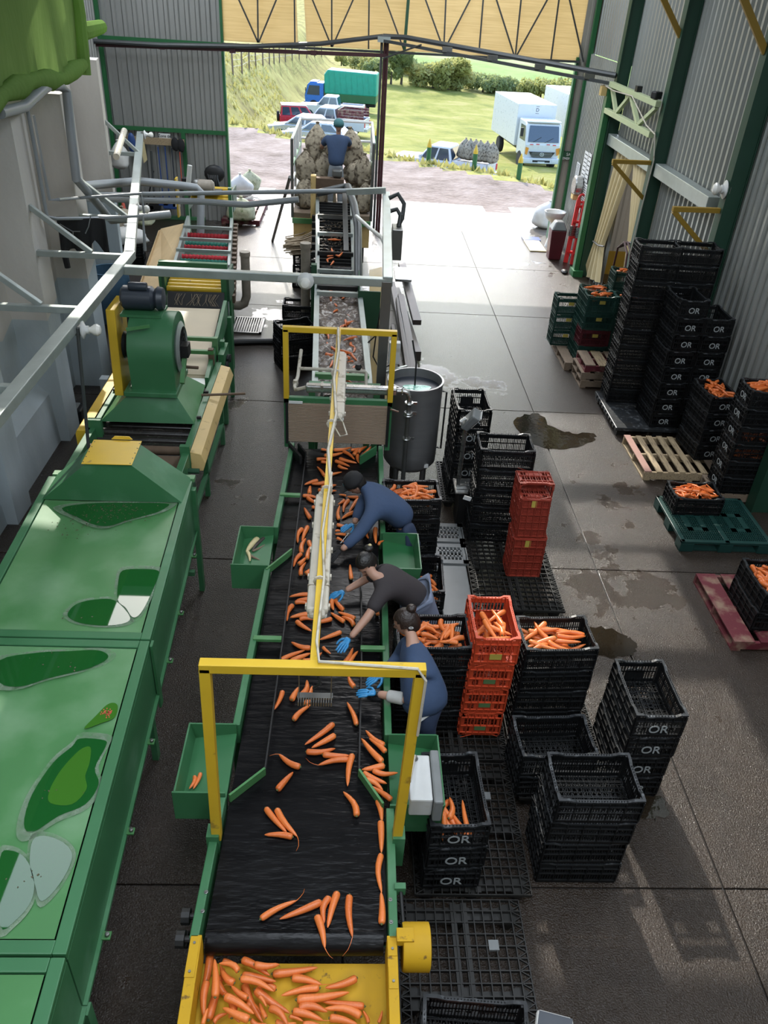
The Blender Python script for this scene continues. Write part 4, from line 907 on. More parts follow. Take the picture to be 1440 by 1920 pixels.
# pipes across the hall
a, b = PY(140, 366, 13.9), V((0.52, 13.9, 2.72))
pr_ = thing('cross_pipes', 'pair of grey pipes spanning from the concrete wall to the galvanized beam', 'pipe', (a.x, 13.9, a.z))
part('upper_pipe', MB().tube([a, (a + b) / 2, b], .035, 10), M['pipe_grey'], pr_, smooth=True)
part('lower_pipe', MB().tube([PY(150, 372, 13.88), PY(380, 378, 13.88), PY(460, 384, 13.88), PY(560, 374, 13.88)], .05, 10), M['pipe_grey'], pr_, smooth=True)
part('end_bar', MB().bar((-.1, 13.9, 2.66), (0.55, 13.9, 2.72), .09), M['galv'], pr_)
solo('supply_pipe', MB().tube([PY(150, 350, 14.1), PY(185, 346, 15), PY(260, 340, 16), PY(340, 348, 16.5), PY(368, 352, 16.6), PY(377, 360, 16.6), PY(376, 440, 16.4)], .075, 12), M['pipe_grey'], 'thick pale grey water pipe leading to the brush washer', 'pipe', smooth=True)
solo('stub_pipe', MB().tube([PY(233, 245, 15), PY(218, 294, 13.4)], .05, 10), M['dirty_white'], 'short rusty ended white pipe lying across the wall brackets', 'pipe', smooth=True)
solo('gutter_pipe', MB().tube([PX(0, 212, -3.75), PX(45, 200, -3.75), PX(80, 168, -3.75), PX(92, 160, -3.75), PX(112, 161, -3.75), PX(125, 172, -3.72), PX(133, 250, -3.7), PX(143, 335, -3.68), (-3.66, 12.6, 2.35), (-2.9, 13.2, 2.33)], .06, 12), M['pipe_grey'], 'thick grey pipe bending down the concrete wall under the shade cloth', 'pipe', smooth=True)
solo('water_line', MB().tube([PX(50, 198, -3.78), PX(58, 240, -3.78), PX(88, 405, -3.78), PX(105, 410, -3.7), PY(185, 409, 10.9), PY(268, 405, 10.9), PY(272, 470, 10.9)], .022, 8), M['pipe_grey'], 'thin grey water line with the shirt hung over it', 'pipe', smooth=True)
solo('water_line', MB().tube([PX(62, 216, -3.80), PX(70, 260, -3.80), PX(93, 375, -3.80), PX(110, 374, -3.7), PY(150, 371, 11.6), PY(265, 363, 11.8), PY(270, 400, 11.8)], .02, 8), M['pipe_grey'], 'second thin grey water line running above the hung shirt', 'pipe', smooth=True)
solo('blue_conduit', MB().tube([PX(140, -40, -3.9), PX(146, 120, -3.9)], .05, 10).tube([PX(147, -40, -3.9), PX(150, 60, -3.9)], .04, 10), M['pipe_blue'], 'pair of dark blue pipes coming down beside the shade cloth', 'pipe', smooth=True)
cd_ = thing('cable_conduit', 'dark conduit carried across the hall in front of the doorway on a maroon bar', 'conduit', (.7, 21.7, 0))
pt = PY(718, 78, 21.7)
part('maroon_bar', MB().bar(PY(142, 82, 21.7), PY(725, 104, 21.7), .08), M['maroon'], cd_)
for px, py in ((303, 88), (436, 95), (588, 99)): part('clamp', MB().box(PY(px, py, 21.66), (.14, .08, .10)), M['maroon'], cd_)
part('conduit', MB().tube([PY(160, 76, 21.6), PY(300, 84, 21.6), PY(470, 87, 21.6), PY(600, 82, 21.6), PY(718, 68, 21.6)], .05, 8), M['pipe_dark'], cd_, smooth=True)
e2 = V((5.42, 18.7, 4.12))
part('conduit', MB().tube([PY(718, 68, 21.6), PY(760, 70, 21.6), e2 + V((0, 0, .1))], .055, 8), M['pipe_dark'], cd_, smooth=True); part('tray_bar', MB().bar(PY(718, 76, 21.6), e2 - V((0, 0, .06)), .09, .06), M['pipe_dark'], cd_)
for k in (.3, .5, .7, .9): part('clamp', MB().box(PY(718, 70, 21.6).lerp(e2, k), (.22, .1, .10)), M['steel_dark'], cd_)
part('tee', MB().box(PY(720, 74, 21.6), (.3, .12, .12)), M['galv'], cd_)
for dx in (0, .075, .14): part('upright', MB().tube([PY(716, 78, 21.7) + V((dx, 0, 0)), V((PY(700, 440, 21.7).x + dx, 21.7, 0))], .032, 8), M['maroon' if dx else 'pipe_dark'], cd_, smooth=True)
part('loop_cable', MB().tube([PY(718, 110, 21.6), PY(745, 100, 21.4), PY(790, 84, 21.0)], .02, 6), M['pipe_dark'], cd_)
# ================================================================ WASHING FLUME and destoner line
fm = thing('washing_flume', 'long raised green washing flume full of frothy brown water and carrots', 'machine', (-.1, 11.5, 0))
def fl_(y): return -.40 - .037 * (y - 9.3)
def fr_(y): return .29 - .036 * (y - 9.3)
y0, y1 = 8.95, 13.1
for f, s in ((fl_, -1), (fr_, 1)):
    part('side_rail', MB().hexa([(f(y0) - .04, y0, 1.0), (f(y0) + .04, y0, 1.0), (f(y1) + .04, y1, 1.0), (f(y1) - .04, y1, 1.0)], [(f(y0) - .04, y0, 1.40), (f(y0) + .04, y0, 1.40), (f(y1) + .04, y1, 1.40), (f(y1) - .04, y1, 1.40)]), M['galv'], fm, bev=.006)
wv = MB(); n, m = 14, 90; vs = []; rg = random.Random(2)
for j in range(m + 1):
    y = y0 + (y1 - y0) * j / m
    for i in range(n + 1):
        x = fl_(y) + .04 + (fr_(y) - fl_(y) - .08) * i / n; e = 0 if i in (0, n) else 1
        vs.append((x, y, 1.31 + e * (.022 * math.sin(y * 11 + 2 * math.sin(x * 9)) + rg.gauss(0, .014))))
wv.add(vs, [(j * (n + 1) + i, j * (n + 1) + i + 1, (j + 1) * (n + 1) + i + 1, (j + 1) * (n + 1) + i) for j in range(m) for i in range(n)])
part('wash_water', wv, M['froth'], fm, smooth=True, ang=180)
part('trough_floor', MB().hexa([(fl_(y0), y0, 1.0), (fr_(y0), y0, 1.0), (fr_(y1), y1, 1.0), (fl_(y1), y1, 1.0)], [(fl_(y0), y0, 1.02), (fr_(y0), y0, 1.02), (fr_(y1), y1, 1.02), (fl_(y1), y1, 1.02)]), M['green_dark'], fm)
for y, zz, mt in ((9.36, 1.40, 'green_lid'), (12.45, 1.42, 'galv'), (12.75, 1.42, 'iron')):
    part('cross_bar', MB().bar((fl_(y), y, zz), (fr_(y), y, zz), .07), M[mt], fm)
part('end_frame', MB().b2((-.46, 8.9, 1.42), (.42, 8.98, 1.5)).b2((-.46, 8.9, .5), (-.38, 8.98, 1.45)).b2((.34, 8.9, .5), (.42, 8.98, 1.45)), M['green'], fm, bev=.005)
for y in (9.3, 11.0, 12.9):
    for f in (fl_, fr_): part('leg', MB().b2((f(y) - .04, y, 0), (f(y) + .04, y + .07, 1.0)), M['green'], fm)
# side trough on the right of the flume
part('overflow_trough', MB().hexa([(.36, 9.8, .52), (.56, 9.8, .52), (.62, 16.5, .52), (.40, 16.5, .52)], [(.36, 9.8, .58), (.58, 9.8, .66), (.66, 16.5, .66), (.40, 16.5, .58)]), M['water_film'], fm)
# destoner / elevator up to the trailer
el_ = thing('feed_elevator', 'dark slatted elevator carrying carrots down from the trailer to the flume', 'machine', (-.25, 14.5, 0))
def ez(y): return 1.36 + .105 * (y - 12.3)
def elx(y): return -.50 - .045 * (y - 12.3)
def erx(y): return .09 - .022 * (y - 12.3)
for f in (elx, erx):
    part('side_rail', MB().hexa([(f(13.1) - .035, 13.1, ez(13.1) - .35), (f(13.1) + .035, 13.1, ez(13.1) - .35), (f(17) + .035, 17, ez(17) - .35), (f(17) - .035, 17, ez(17) - .35)], [(f(13.1) - .035, 13.1, ez(13.1)), (f(13.1) + .035, 13.1, ez(13.1)), (f(17) + .035, 17, ez(17)), (f(17) - .035, 17, ez(17))]), M['galv'], el_)
part('belt', MB().hexa([(elx(13.1), 13.1, ez(13.1) - .16), (erx(13.1), 13.1, ez(13.1) - .16), (erx(17), 17, ez(17) - .16), (elx(17), 17, ez(17) - .16)], [(elx(13.1), 13.1, ez(13.1) - .12), (erx(13.1), 13.1, ez(13.1) - .12), (erx(17), 17, ez(17) - .12), (elx(17), 17, ez(17) - .12)]), M['rubber'], el_)
for k in range(26):
    y = 13.2 + k * .15; part('flight_bar', MB().bar((elx(y) + .03, y, ez(y) - .09), (erx(y) - .03, y, ez(y) - .09), .035, .05), M['iron'], el_)
for y, mt in ((13.35, 'galv'), (14.1, 'iron'), (15.0, 'galv'), (15.9, 'steel_dark')): part('cross_bar', MB().bar((elx(y), y, ez(y) + .03), (erx(y), y, ez(y) + .03), .06), M[mt], el_)
for k in range(4): part('roller', MB().lathe([(.07, -.28), (.07, .28)], (-.22, 13.15 + k * .2, ez(13.2) - .06), 12, RY), M['roller'], el_, smooth=True)
db = MB(); rg = random.Random(8)
for k in range(260):
    y = rg.uniform(14.2, 15.9); x = rg.uniform(elx(y) + .05, erx(y) - .05); s = rg.uniform(.006, .018); db.box((x, y, ez(y) - .05), (s * 2, s, s), RZ(rg.uniform(0, 3)))
part('leaf_debris', db, M['debris'], el_, kind='stuff')
part('side_guard', MB().prism([(.14, 12.35, .75), (.14, 13.9, .75), (.14, 13.9, 1.45), (.14, 13.5, 1.62), (.14, 12.35, 1.62)], (.02, 0, 0)), M['green_dark'], el_)
part('side_guard', MB().b2((.16, 12.4, .8), (.5, 12.43, 1.5)), M['green_dark'], el_)
part('drive_box', MB().b2((-.74, 16.85, 1.98), (-.18, 17.05, 2.26)), M['rust'], el_, bev=.01); part('drive_lid', MB().b2((-.42, 16.88, 2.28), (-.22, 17.05, 2.42)), M['steel_dark'], el_, bev=.03)
part('belt_guard', MB().b2((-.84, 16.8, 1.5), (-.74, 17.0, 2.3)), M['tan'], el_)
part('strut', MB().bar((-.16, 16.4, 2.2), (-.08, 14.3, 1.55), .09), M['steel_dark'], el_)
for y in (13.3, 15.2, 16.9):
    for f in (elx, erx): part('leg', MB().b2((f(y) - .04, y, 0), (f(y) + .04, y + .07, ez(y) - .2)), M['green_dark'], el_)
part('end_post', MB().b2((elx(13.1) - .1, 12.98, .6), (elx(13.1) - .01, 13.1, 1.7)), M['green_dark'], el_)
for k in range(9):
    y = 13.4 + k * .36; part('bearing', MB().box((elx(y) - .07, y, ez(y) - .15), (.07, .1, .1)), M['iron'], el_)
solo('water_hose', MB().tube([PY(595, 362, 16.0), PY(640, 352, 16.0), PY(652, 350, 15.9), PY(664, 385, 15.0), PY(671, 425, 14.2), PY(672, 530, 12.9)], .07, 12), M['pipe_dark'], 'thick grey and black hose bending down along the elevator', 'hose', smooth=True)
solo('pale_cable', MB().tube([PY(668, 405, 14.3), PY(690, 425, 13.6), PY(715, 445, 12.5), PY(727, 470, 12.0), PY(728, 540, 10.4)], .03, 8), M['pipe_white'], 'pale cable sagging from the elevator to the galvanized post', 'cable', smooth=True)
eb = thing('switch_box', 'grey electrical cabinet with two looped conduits hung on the beam', 'box', (.72, 13.0, 1.9))
part('cabinet', MB().b2((.64, 12.6, 1.95), (.80, 13.0, 2.42)), M['steel_dark'], eb, bev=.01)
part('loop_conduit', MB().tube([(.58, 13.2, 2.75), (.72, 13.2, 2.82), (.82, 13.1, 2.7), (.80, 13.0, 2.5), (.74, 12.9, 2.42)], .035, 8), M['pipe_dark'], eb, smooth=True); part('loop_conduit', MB().tube([(.58, 12.9, 2.62), (.70, 12.9, 2.66), (.76, 12.85, 2.58), (.74, 12.8, 2.42)], .035, 8), M['pipe_dark'], eb, smooth=True)
sb_ = thing('junction_box', 'small pale junction box on the galvanized post with loose cables', 'box', (.62, 10.2, 1.3))
part('cabinet', MB().b2((.55, 9.9, 1.36), (.70, 10.0, 1.66)), M['box_grey'], sb_, bev=.008); part('cable', MB().tube([(.40, 9.7, 2.2), (.36, 9.75, 1.8), (.34, 9.8, 1.5), (.44, 9.85, 1.3), (.6, 9.9, 1.36)], .01, 6), M['iron'], sb_); part('cable', MB().tube([(.28, 10.4, 1.45), (.38, 10.3, 1.6), (.46, 10.2, 1.9), (.47, 9.75, 2.3)], .01, 6), M['iron'], sb_); part('bracket', MB().bar((.46, 9.6, 1.36), (.8, 9.9, 1.34), .03), M['galv'], sb_)
# dark planks and boards leaning at the right of the flume
pk = [((.95, 16.8, .10), (1.2, 13.2, .10), .22, .18), ((.86, 15.9, .5), (1.02, 11.9, .3), .10, .12), ((1.02, 15.4, .45), (1.12, 12.2, .3), .12, .06), ((.9, 14.6, .62), (.98, 11.6, .35), .05, .12), ((1.12, 17.3, .5), (1.28, 14.2, .35), .16, .1), ((.80, 13.8, .4), (.95, 10.9, .3), .06, .1)]
labs = ['thick dark wet timber lying lowest beside the flume', 'dark squared timber leaning along the flume', 'thin wet board lying on the dark timbers', 'narrow dark board standing on edge beside the flume', 'pale ended plank farthest along the timber heap', 'slim dark lath nearest the tank']
for (a, b, w, h), lb in zip(pk, labs): solo('timber', MB().bar(a, b, w, h), M['wood_dark'], lb, 'timber', 'timbers beside the flume', bev=.006)
solo('metal_tray', MB().b2((.92, 15.9, .555), (1.25, 16.7, .615)), M['steel'], 'flat metal tray on top of the wet timbers', 'tray', bev=.01)
# ================================================================ STEEL WATER TANK
tk = thing('water_tank', 'round dull steel water tank on legs beside the flume', 'tank', (.86, 9.08, 0))
part('shell', MB().lathe([(.10, .30), (.28, .34), (.34, .42), (.345, .6), (.345, 1.50), (.355, 1.52), (.355, 1.535), (.33, 1.535), (.33, .6)], (.86, 9.08, 0), 32, cap=False), M['tank'], tk, smooth=True, ang=50)
part('water', MB().lathe([(.33, 1.41), (.33, 1.42)], (.86, 9.08, 0), 32), M['motor'], tk)
fc_ = P(782, 728, 1.42); ps = [(.17 * math.cos(a) * (1 + .15 * math.sin(3 * a)) + fc_.x, fc_.y + .11 * math.sin(a) * (1 + .2 * math.cos(2 * a)), 1.422) for a in [2 * PI * k / 20 for k in range(20)]]
part('foam', MB().prism(ps, (0, 0, .004)), M['water_mint'], tk, label='bright pale turquoise foam patch')
for a in (.6, 2.4, 4.0, 5.4): part('leg', MB().lathe([(.035, 0), (.035, .42)], (.86 + .27 * math.cos(a), 9.08 + .27 * math.sin(a), 0), 10), M['steel_dark'], tk, smooth=True)
part('sight_tube', MB().tube([(1.20, 9.0, 1.42), (1.25, 8.98, 1.42), (1.25, 8.98, .62), (1.20, 9.0, .62)], .012, 6), M['iron'], tk); part('lug', MB().box((1.06, 8.80, .45), (.06, .02, .05)), M['paper'], tk)
part('feed_hose', MB().tube([(.80, 9.3, 1.95), (.86, 9.2, 1.7), (.86, 9.1, 1.3)], .012, 6), M['iron'], tk)
# ================================================================ SORTING TABLE
st = thing('sorting_table', 'long green sorting conveyor with a wet black belt and side trays', 'machine', (-.18, 5.4, 0))
def tl(y): return -.655 - .0265 * (8.39 - y) + .0 * y      # left rail outer edge
def tr_(y): return .41 - .009 * (8.4 - y)                  # right rail inner edge
ZR, ZBELT = .95, .88
def railseg(f0, f1, ya, yb, mt, side, w=.055, z0=.74):
    s = side
    xa, xb = f0(ya), f0(yb)
    return part('side_rail', MB().hexa([(xa, ya, z0), (xa + s * w, ya, z0), (xb + s * w, yb, z0), (xb, yb, z0)], [(xa, ya, ZR), (xa + s * w, ya, ZR), (xb + s * w, yb, ZR), (xb, yb, ZR)]), M[mt], st, bev=.006)
for ya, yb in ((8.4, 6.62), (5.95, 4.05), (3.42, 2.46)): railseg(tl, tl, ya, yb, 'green', 1)
for ya, yb in ((8.4, 6.58), (5.95, 3.98), (3.35, 2.46)): railseg(tr_, tr_, ya, yb, 'green', 1)
def belt_strip(xa0, xa1, xb0, xb1, ya, yb, z, name, mt='belt'):
    n = 40; vs = []; rg = random.Random(int(ya * 10))
    for j in range(n + 1):
        u = j / n; y = ya + (yb - ya) * u
        for i in range(9):
            v = i / 8; x = (xa0 * (1 - u) + xb0 * u) * (1 - v) + (xa1 * (1 - u) + xb1 * u) * v
            vs.append((x, y, z + .002 * math.sin(y * 40 + 3 * math.sin(x * 12 + y))))
    mb = MB().add(vs, [(j * 9 + i, j * 9 + i + 1, (j + 1) * 9 + i + 1, (j + 1) * 9 + i) for j in range(n) for i in range(8)])
    return part(name, mb, M[mt], st, smooth=True, ang=180)
belt_strip(-.60, .40, -.73, .33, 8.38, 2.55, ZBELT, 'belt')
part('belt_underside', MB().b2((-.66, 2.55, .70), (.36, 8.3, .74)), M['rubber'], st)
hr = part('end_roller', MB().lathe([(.085, -.53), (.085, .53)], (-.20, 2.53, ZBELT - .083), 20, RY), M['belt'], st, smooth=True)
def divider(pts, name='lane_divider', h=.06, mt='iron', t=.012):
    mb = MB()
    for a, b in zip(pts[:-1], pts[1:]): mb.bar((a[0], a[1], ZBELT + h / 2 + .004), (b[0], b[1], ZBELT + h / 2 + .004), t, h)
    return part(name, mb, M[mt], st)
divider([(-.45, 8.1), (-.47, 5.0), (-.49, 3.66)]); divider([(.20, 6.0), (.20, 4.78), (.18, 3.66)])
divider([(-.49, 3.66), (-.71, 3.43)], 'diverter_plate', .075, 'green_lid', .016); divider([(.18, 3.66), (.345, 3.38)], 'diverter_plate', .075, 'green_lid', .016)
divider([(P(547, 1033, .93).x, P(547, 1033, .93).y), (-.70, 5.93)], 'diverter_plate', .075, 'green_lid', .016)
divider([(-.655, 8.3), (-.50, 8.0)], 'diverter_plate', .11, 'iron', .03); divider([(.19, 8.05), (.38, 8.3)], 'diverter_plate', .11, 'green', .02)
divider([(-.45, 8.1), (-.55, 8.3)], 'diverter_plate', .11, 'iron', .02)
for xa, xb, y in ((-.68, -.46, 7.24), (-.72, -.48, 4.99), (.19, .40, 4.90)): part('cross_bar', MB().b2((xa, y - .025, ZR - .02), (xb, y + .025, ZR + .012)), M['green_lid'], st, bev=.004)
for y in (8.2, 6.7, 5.3, 4.1, 2.9):
    part('leg', MB().b2((tl(y) - .02, y, 0), (tl(y) + .05, y + .07, .76)), M['green'], st); part('leg', MB().b2((tr_(y) + .0, y, 0), (tr_(y) + .07, y + .07, .76)), M['green'], st)
def tray(xa, xb, ya, yb, side, nm='side_tray'):
    """open catch tray beside the belt; floor slopes outward"""
    z0, z1 = .80, .97; xo, xi = (xa, xb) if side < 0 else (xb, xa)
    fl2 = .86
    t = part(nm, MB().hexa([(xa, yb, z0), (xb, yb, z0), (xb, ya, z0), (xa, ya, z0)], [(xa, yb, z0 + .012 + (.06 if side > 0 else 0)), (xb, yb, z0 + .012 + (.06 if side < 0 else 0)), (xb, ya, z0 + .012 + (.06 if side < 0 else 0)), (xa, ya, z0 + .012 + (.06 if side > 0 else 0))]), M['green_bright' if side > 0 else 'green'], st)
    o = xo; oo = o - .03 * (1 if side < 0 else -1)
    part('tray_wall', MB().hexa([(o, yb, z0), (o + .012, yb, z0), (o + .012, ya, z0), (o, ya, z0)], [(oo, yb, z1), (oo + .012, yb, z1), (oo + .012, ya, z1), (oo, ya, z1)]), M['green'], t)
    part('tray_wall', MB().b2((min(oo, xi), ya - .006, z0), (max(oo, xi), ya + .006, z1)), M['green'], t); part('tray_wall', MB().b2((min(oo, xi) - .01, yb - .006, z0 - .12), (max(oo, xi), yb + .006, z1)), M['green'], t)
    part('tray_bracket', MB().b2((min(xo, xi) + .05, yb + .02, .72), (max(xo, xi), yb + .06, .8)), M['green_dark'], t)
    return t
tray(-1.00, -.69, 6.60, 5.97, -1); tray(-1.06, -.74, 4.04, 3.44, -1); tray(.42, .74, 6.56, 5.98, 1); tray(.40, .73, 3.97, 3.36, 1)
# yellow discharge chute at the near end
part('chute_rail', MB().hexa([(-.805, 2.48, .74), (-.74, 2.48, .74), (-.72, 1.5, .74), (-.785, 1.5, .74)], [(-.805, 2.48, ZR), (-.74, 2.48, ZR), (-.72, 1.5, ZR), (-.785, 1.5, ZR)]), M['yellow_worn'], st, bev=.004)
part('chute_rail', MB().b2((.345, 1.5, .74), (.405, 2.48, ZR)), M['yellow_worn'], st, bev=.004)
part('chute_floor', MB().slab([(-.75, 2.44, .70), (.35, 2.44, .70), (.35, 1.4, .62), (-.75, 1.4, .62)], .01), M['yellow_worn'], st)
for x, y in ((-.775, 2.43), (-.775, 2.27), (.375, 2.40), (.375, 2.22), (-.76, 2.62), (-.758, 2.74), (.372, 2.56), (.372, 2.70)):
    part('bolt', MB().lathe([(.013, 0), (.013, .004), (.008, .005), (.008, .012)], (x, y, ZR), 8), M['steel_dark'], st)
for a, b in (((-.802, 2.24, ZR), (-.745, 2.47, ZR + .006)), ((.348, 2.18, ZR), (.402, 2.30, ZR + .006)), ((.348, 2.36, ZR), (.402, 2.45, ZR + .006))): part('splice_plate', MB().b2(a, b), M['yellow_worn'], st, bev=.002)
part('drive_drum', MB().lathe([(.02, 0), (.13, 0), (.135, .01), (.135, .16), (.12, .165), (.02, .165)], (.44, 2.46, .86), 24, RY), M['yellow_worn'], st, smooth=True, label='yellow round drive cover')
part('drum_bracket', MB().b2((.40, 2.42, .95), (.50, 2.50, 1.0)), M['yellow_worn'], st)
for k, (y, z) in enumerate(((2.5, .86), (2.66, .82), (2.56, .74))): part('bearing', MB().lathe([(.05, 0), (.05, .05), (.02, .05), (.02, .10)], (-.90, y, z), 10, RY), M['iron'], st, smooth=True)
part('tension_rod', MB().tube([(.45, 2.52, .92), (.44, 2.8, .93)], .012, 6), M['iron'], st); part('rod_bracket', MB().b2((.40, 2.76, .90), (.47, 2.80, .97)), M['green'], st)
# yellow lamp gantry over the table
gy_ = thing('lamp_gantry', 'yellow square tube gantry straddling the sorting table with one long spine', 'frame', (-.15, 3.13, .95))
G = .062; zt = 2.49
part('post', MB().bar((-.75, 3.13, .93), (-.72, 3.13, zt), G, up=(0, 1, 0)), M['yellow'], gy_, bev=.004); part('post', MB().bar((.43, 3.13, .93), (.46, 3.13, zt), G, up=(0, 1, 0)), M['yellow'], gy_, bev=.004)
part('post_sleeve', MB().b2((-.81, 3.08, .70), (-.73, 3.18, 1.0)), M['green'], gy_); part('post_sleeve', MB().b2((.40, 3.08, .70), (.48, 3.18, 1.0)), M['green'], gy_)
part('top_beam', MB().bar((-.75, 3.13, zt), (.49, 3.13, zt), G), M['yellow'], gy_, bev=.004)
part('spine', MB().bar((-.13, 3.13, zt - .01), (-.10, 8.4, 2.38), .045, .06), M['yellow'], gy_, bev=.004)
part('far_post', MB().bar((-.69, 8.4, 1.54), (-.69, 8.4, 2.38), G, up=(0, 1, 0)), M['yellow'], gy_, bev=.004); part('far_post', MB().bar((.515, 8.4, 1.54), (.515, 8.4, 2.38), G, up=(0, 1, 0)), M['yellow'], gy_, bev=.004)
part('far_beam', MB().bar((-.72, 8.4, 2.38), (.545, 8.4, 2.38), G), M['yellow'], gy_, bev=.004)
part('far_frame', MB().b2((-.72, 8.37, .9), (-.66, 8.43, 1.56)).b2((.485, 8.37, .9), (.545, 8.43, 1.56)).b2((-.72, 8.37, 1.48), (.545, 8.43, 1.56)), M['green'], gy_, bev=.004)
part('cable', MB().tube([(.48, 3.09, 2.0), (.49, 3.09, 2.45), (.44, 3.10, 2.53), (.1, 3.12, 2.535), (-.10, 3.13, 2.54), (-.12, 3.3, 2.53), (-.10, 3.9, 2.51), (-.13, 4.4, 2.5), (-.09, 5.2, 2.49)], .009, 6), M['dirty_white'], gy_)
part('cable', MB().tube([(-.12, 3.15, 2.47), (-.09, 3.12, 2.38), (-.13, 3.16, 2.30)], .008, 6), M['iron'], gy_); part('cable', MB().tube([(-.09, 5.0, 2.48), (-.13, 5.6, 2.46), (-.08, 6.2, 2.47), (-.12, 7.0, 2.44), (-.09, 7.7, 2.45), (-.11, 8.36, 2.43)], .014, 6), M['dirty_white'], gy_); part('cable', MB().tube([(-.10, 6.3, 2.46), (-.02, 6.2, 2.40), (.02, 6.05, 2.36), (-.04, 5.98, 2.38), (-.10, 6.1, 2.42)], .007, 6), M['dirty_white'], gy_)
cb = part('comb_lamp', MB().b2((-.22, 3.12, 2.25), (-.02, 3.16, 2.265)), M['steel_dark'], gy_); cm = MB()
for k in range(14): cm.b2((-.215 + k * .0142, 3.085, 2.235), (-.209 + k * .0142, 3.12, 2.265))
part('fin', cm, M['steel_dark'], cb, kind='stuff'); part('hanger', MB().bar((-.21, 3.13, 2.47), (-.21, 3.13, 2.26), .006).bar((-.03, 3.13, 2.47), (-.03, 3.13, 2.26), .006), M['steel_dark'], cb)
for k in range(4): part('tie', MB().lathe([(.045, -.006), (.045, .006)], (-.125 + .004 * k, 3.9 + k * 1.1, 2.475 - k * .02), 8, Matrix.Rotation(PI / 2, 3, 'X')), M['dirty_white'], gy_)
def fixture(ya, yb, x, z, lab):
    t = thing('tube_light', lab, 'lamp', (x, (ya + yb) / 2, z))
    L_ = yb - ya; w = .068
    pr = [(w * math.cos(a), .05 * math.sin(a)) for a in [2 * PI * i / 14 for i in range(14)]]
    part('housing', MB().b2((x - w, ya + .05, z - .015), (x + w, yb - .05, z + .04)).b2((x - w * .75, ya, z - .01), (x + w * .75, yb, z + .035)), M['dirty_white'], t, bev=.02)
    part('diffuser', MB().b2((x - w * .9, ya + .06, z - .05), (x + w * .9, yb - .06, z - .012)), M['bulb'], t, bev=.012)
    for k in range(5):
        for s in (-1, 1): part('clip', MB().box((x + s * (w + .004), ya + .12 + k * (L_ - .24) / 4, z), (.012, .03, .03)), M['dirty_white'], t)
    part('end_seam', MB().b2((x - w - .003, ya + .28, z - .014), (x + w + .003, ya + .285, z + .043)), M['rusty_pipe'], t)
fixture(3.66, 5.08, -.135, 2.37, 'dirty white waterproof tube light under the near half of the yellow spine'); fixture(6.38, 7.88, -.075, 2.33, 'dirty brown waterproof tube light under the far half of the yellow spine')
# translucent splash panel under the far gantry frame
M['splash'] = mat_puddle('brown_splash_panel', (0.34, 0.26, 0.19), 0.97); M['splash'].node_tree.nodes['Principled BSDF'].inputs['Roughness'].default_value = 0.25
sp_ = thing('splash_panel', 'brown ribbed plastic splash panel hanging over the far end of the belt', 'panel', (-.08, 8.4, .97))
part('sheet', MB().b2((-.67, 8.352, .99), (.49, 8.362, 1.50)), M['splash'], sp_)
rbs = MB()
for k in range(26): rbs.b2((-.668, 8.345, 1.0 + k * .0192), (.488, 8.353, 1.006 + k * .0192))
part('rib', rbs, M['splash'], sp_, kind='stuff')
part('edge_strip', MB().b2((-.70, 8.335, .97), (-.668, 8.365, 1.5)), M['iron'], sp_); part('edge_strip', MB().b2((.488, 8.335, .97), (.52, 8.365, 1.5)), M['iron'], sp_); part('sticker', MB().b2((-.66, 8.333, 1.50), (-.50, 8.345, 1.53)), M['paper'], sp_)
# stainless manifold feeding spray water
mf = thing('spray_manifold', 'shiny stainless pipe with clamps along the top of the splash panel', 'pipe', (0, 8.5, 1.6))
part('main_pipe', MB().b2((-.47, 8.5, 1.565), (.60, 8.6, 1.655)), M['steel'], mf, bev=.015)
part('elbow', MB().tube([(.60, 8.55, 1.61), (.68, 8.55, 1.61), (.73, 8.55, 1.59), (.755, 8.55, 1.53), (.755, 8.55, 1.46)], .032, 12), M['steel'], mf, smooth=True)
part('down_pipe', MB().tube([(.755, 8.55, 1.46), (.755, 8.55, .05)], .028, 12), M['steel_dark'], mf, smooth=True)
for z in (1.46, 1.33, 1.30, .98): part('clamp', MB().lathe([(.052, -.012), (.058, 0), (.052, .012)], (.755, 8.55, z), 12), M['steel'], mf, smooth=True); part('wing_nut', MB().box((.825, 8.55, z), (.05, .015, .03)), M['steel'], mf)
part('clamp', MB().lathe([(.045, -.01), (.05, 0), (.045, .01)], (.66, 8.55, 1.61), 12, RY), M['steel'], mf, smooth=True); part('strap', MB().b2((-.30, 8.49, 1.42), (-.27, 8.61, 1.665)), M['steel'], mf)
part('spray_pipe', MB().tube([(-.58, 9.4, 1.72), (-.60, 9.05, 1.52), (-.62, 8.75, 1.52), (-.60, 8.6, 1.55), (-.47, 8.55, 1.61)], .022, 8), M['dirty_white'], mf, smooth=True); part('spray_pipe', MB().tube([(-.59, 9.15, 1.58), (.22, 9.1, 1.60), (.24, 9.08, 1.58), (.24, 8.85, 1.48), (.05, 8.8, 1.45)], .022, 8), M['dirty_white'], mf, smooth=True); part('valve', MB().lathe([(.03, 0), (.045, .03), (.03, .07)], (.14, 9.1, 1.62), 8), M['iron'], mf)
part('valve', MB().lathe([(.028, -.04), (.036, 0), (.028, .04)], (-.615, 8.85, 1.52), 8), M['dirty_white'], mf); part('lever', MB().bar((.52, 8.33, 1.48), (.62, 8.33, 1.45), .015), M['steel'], mf)
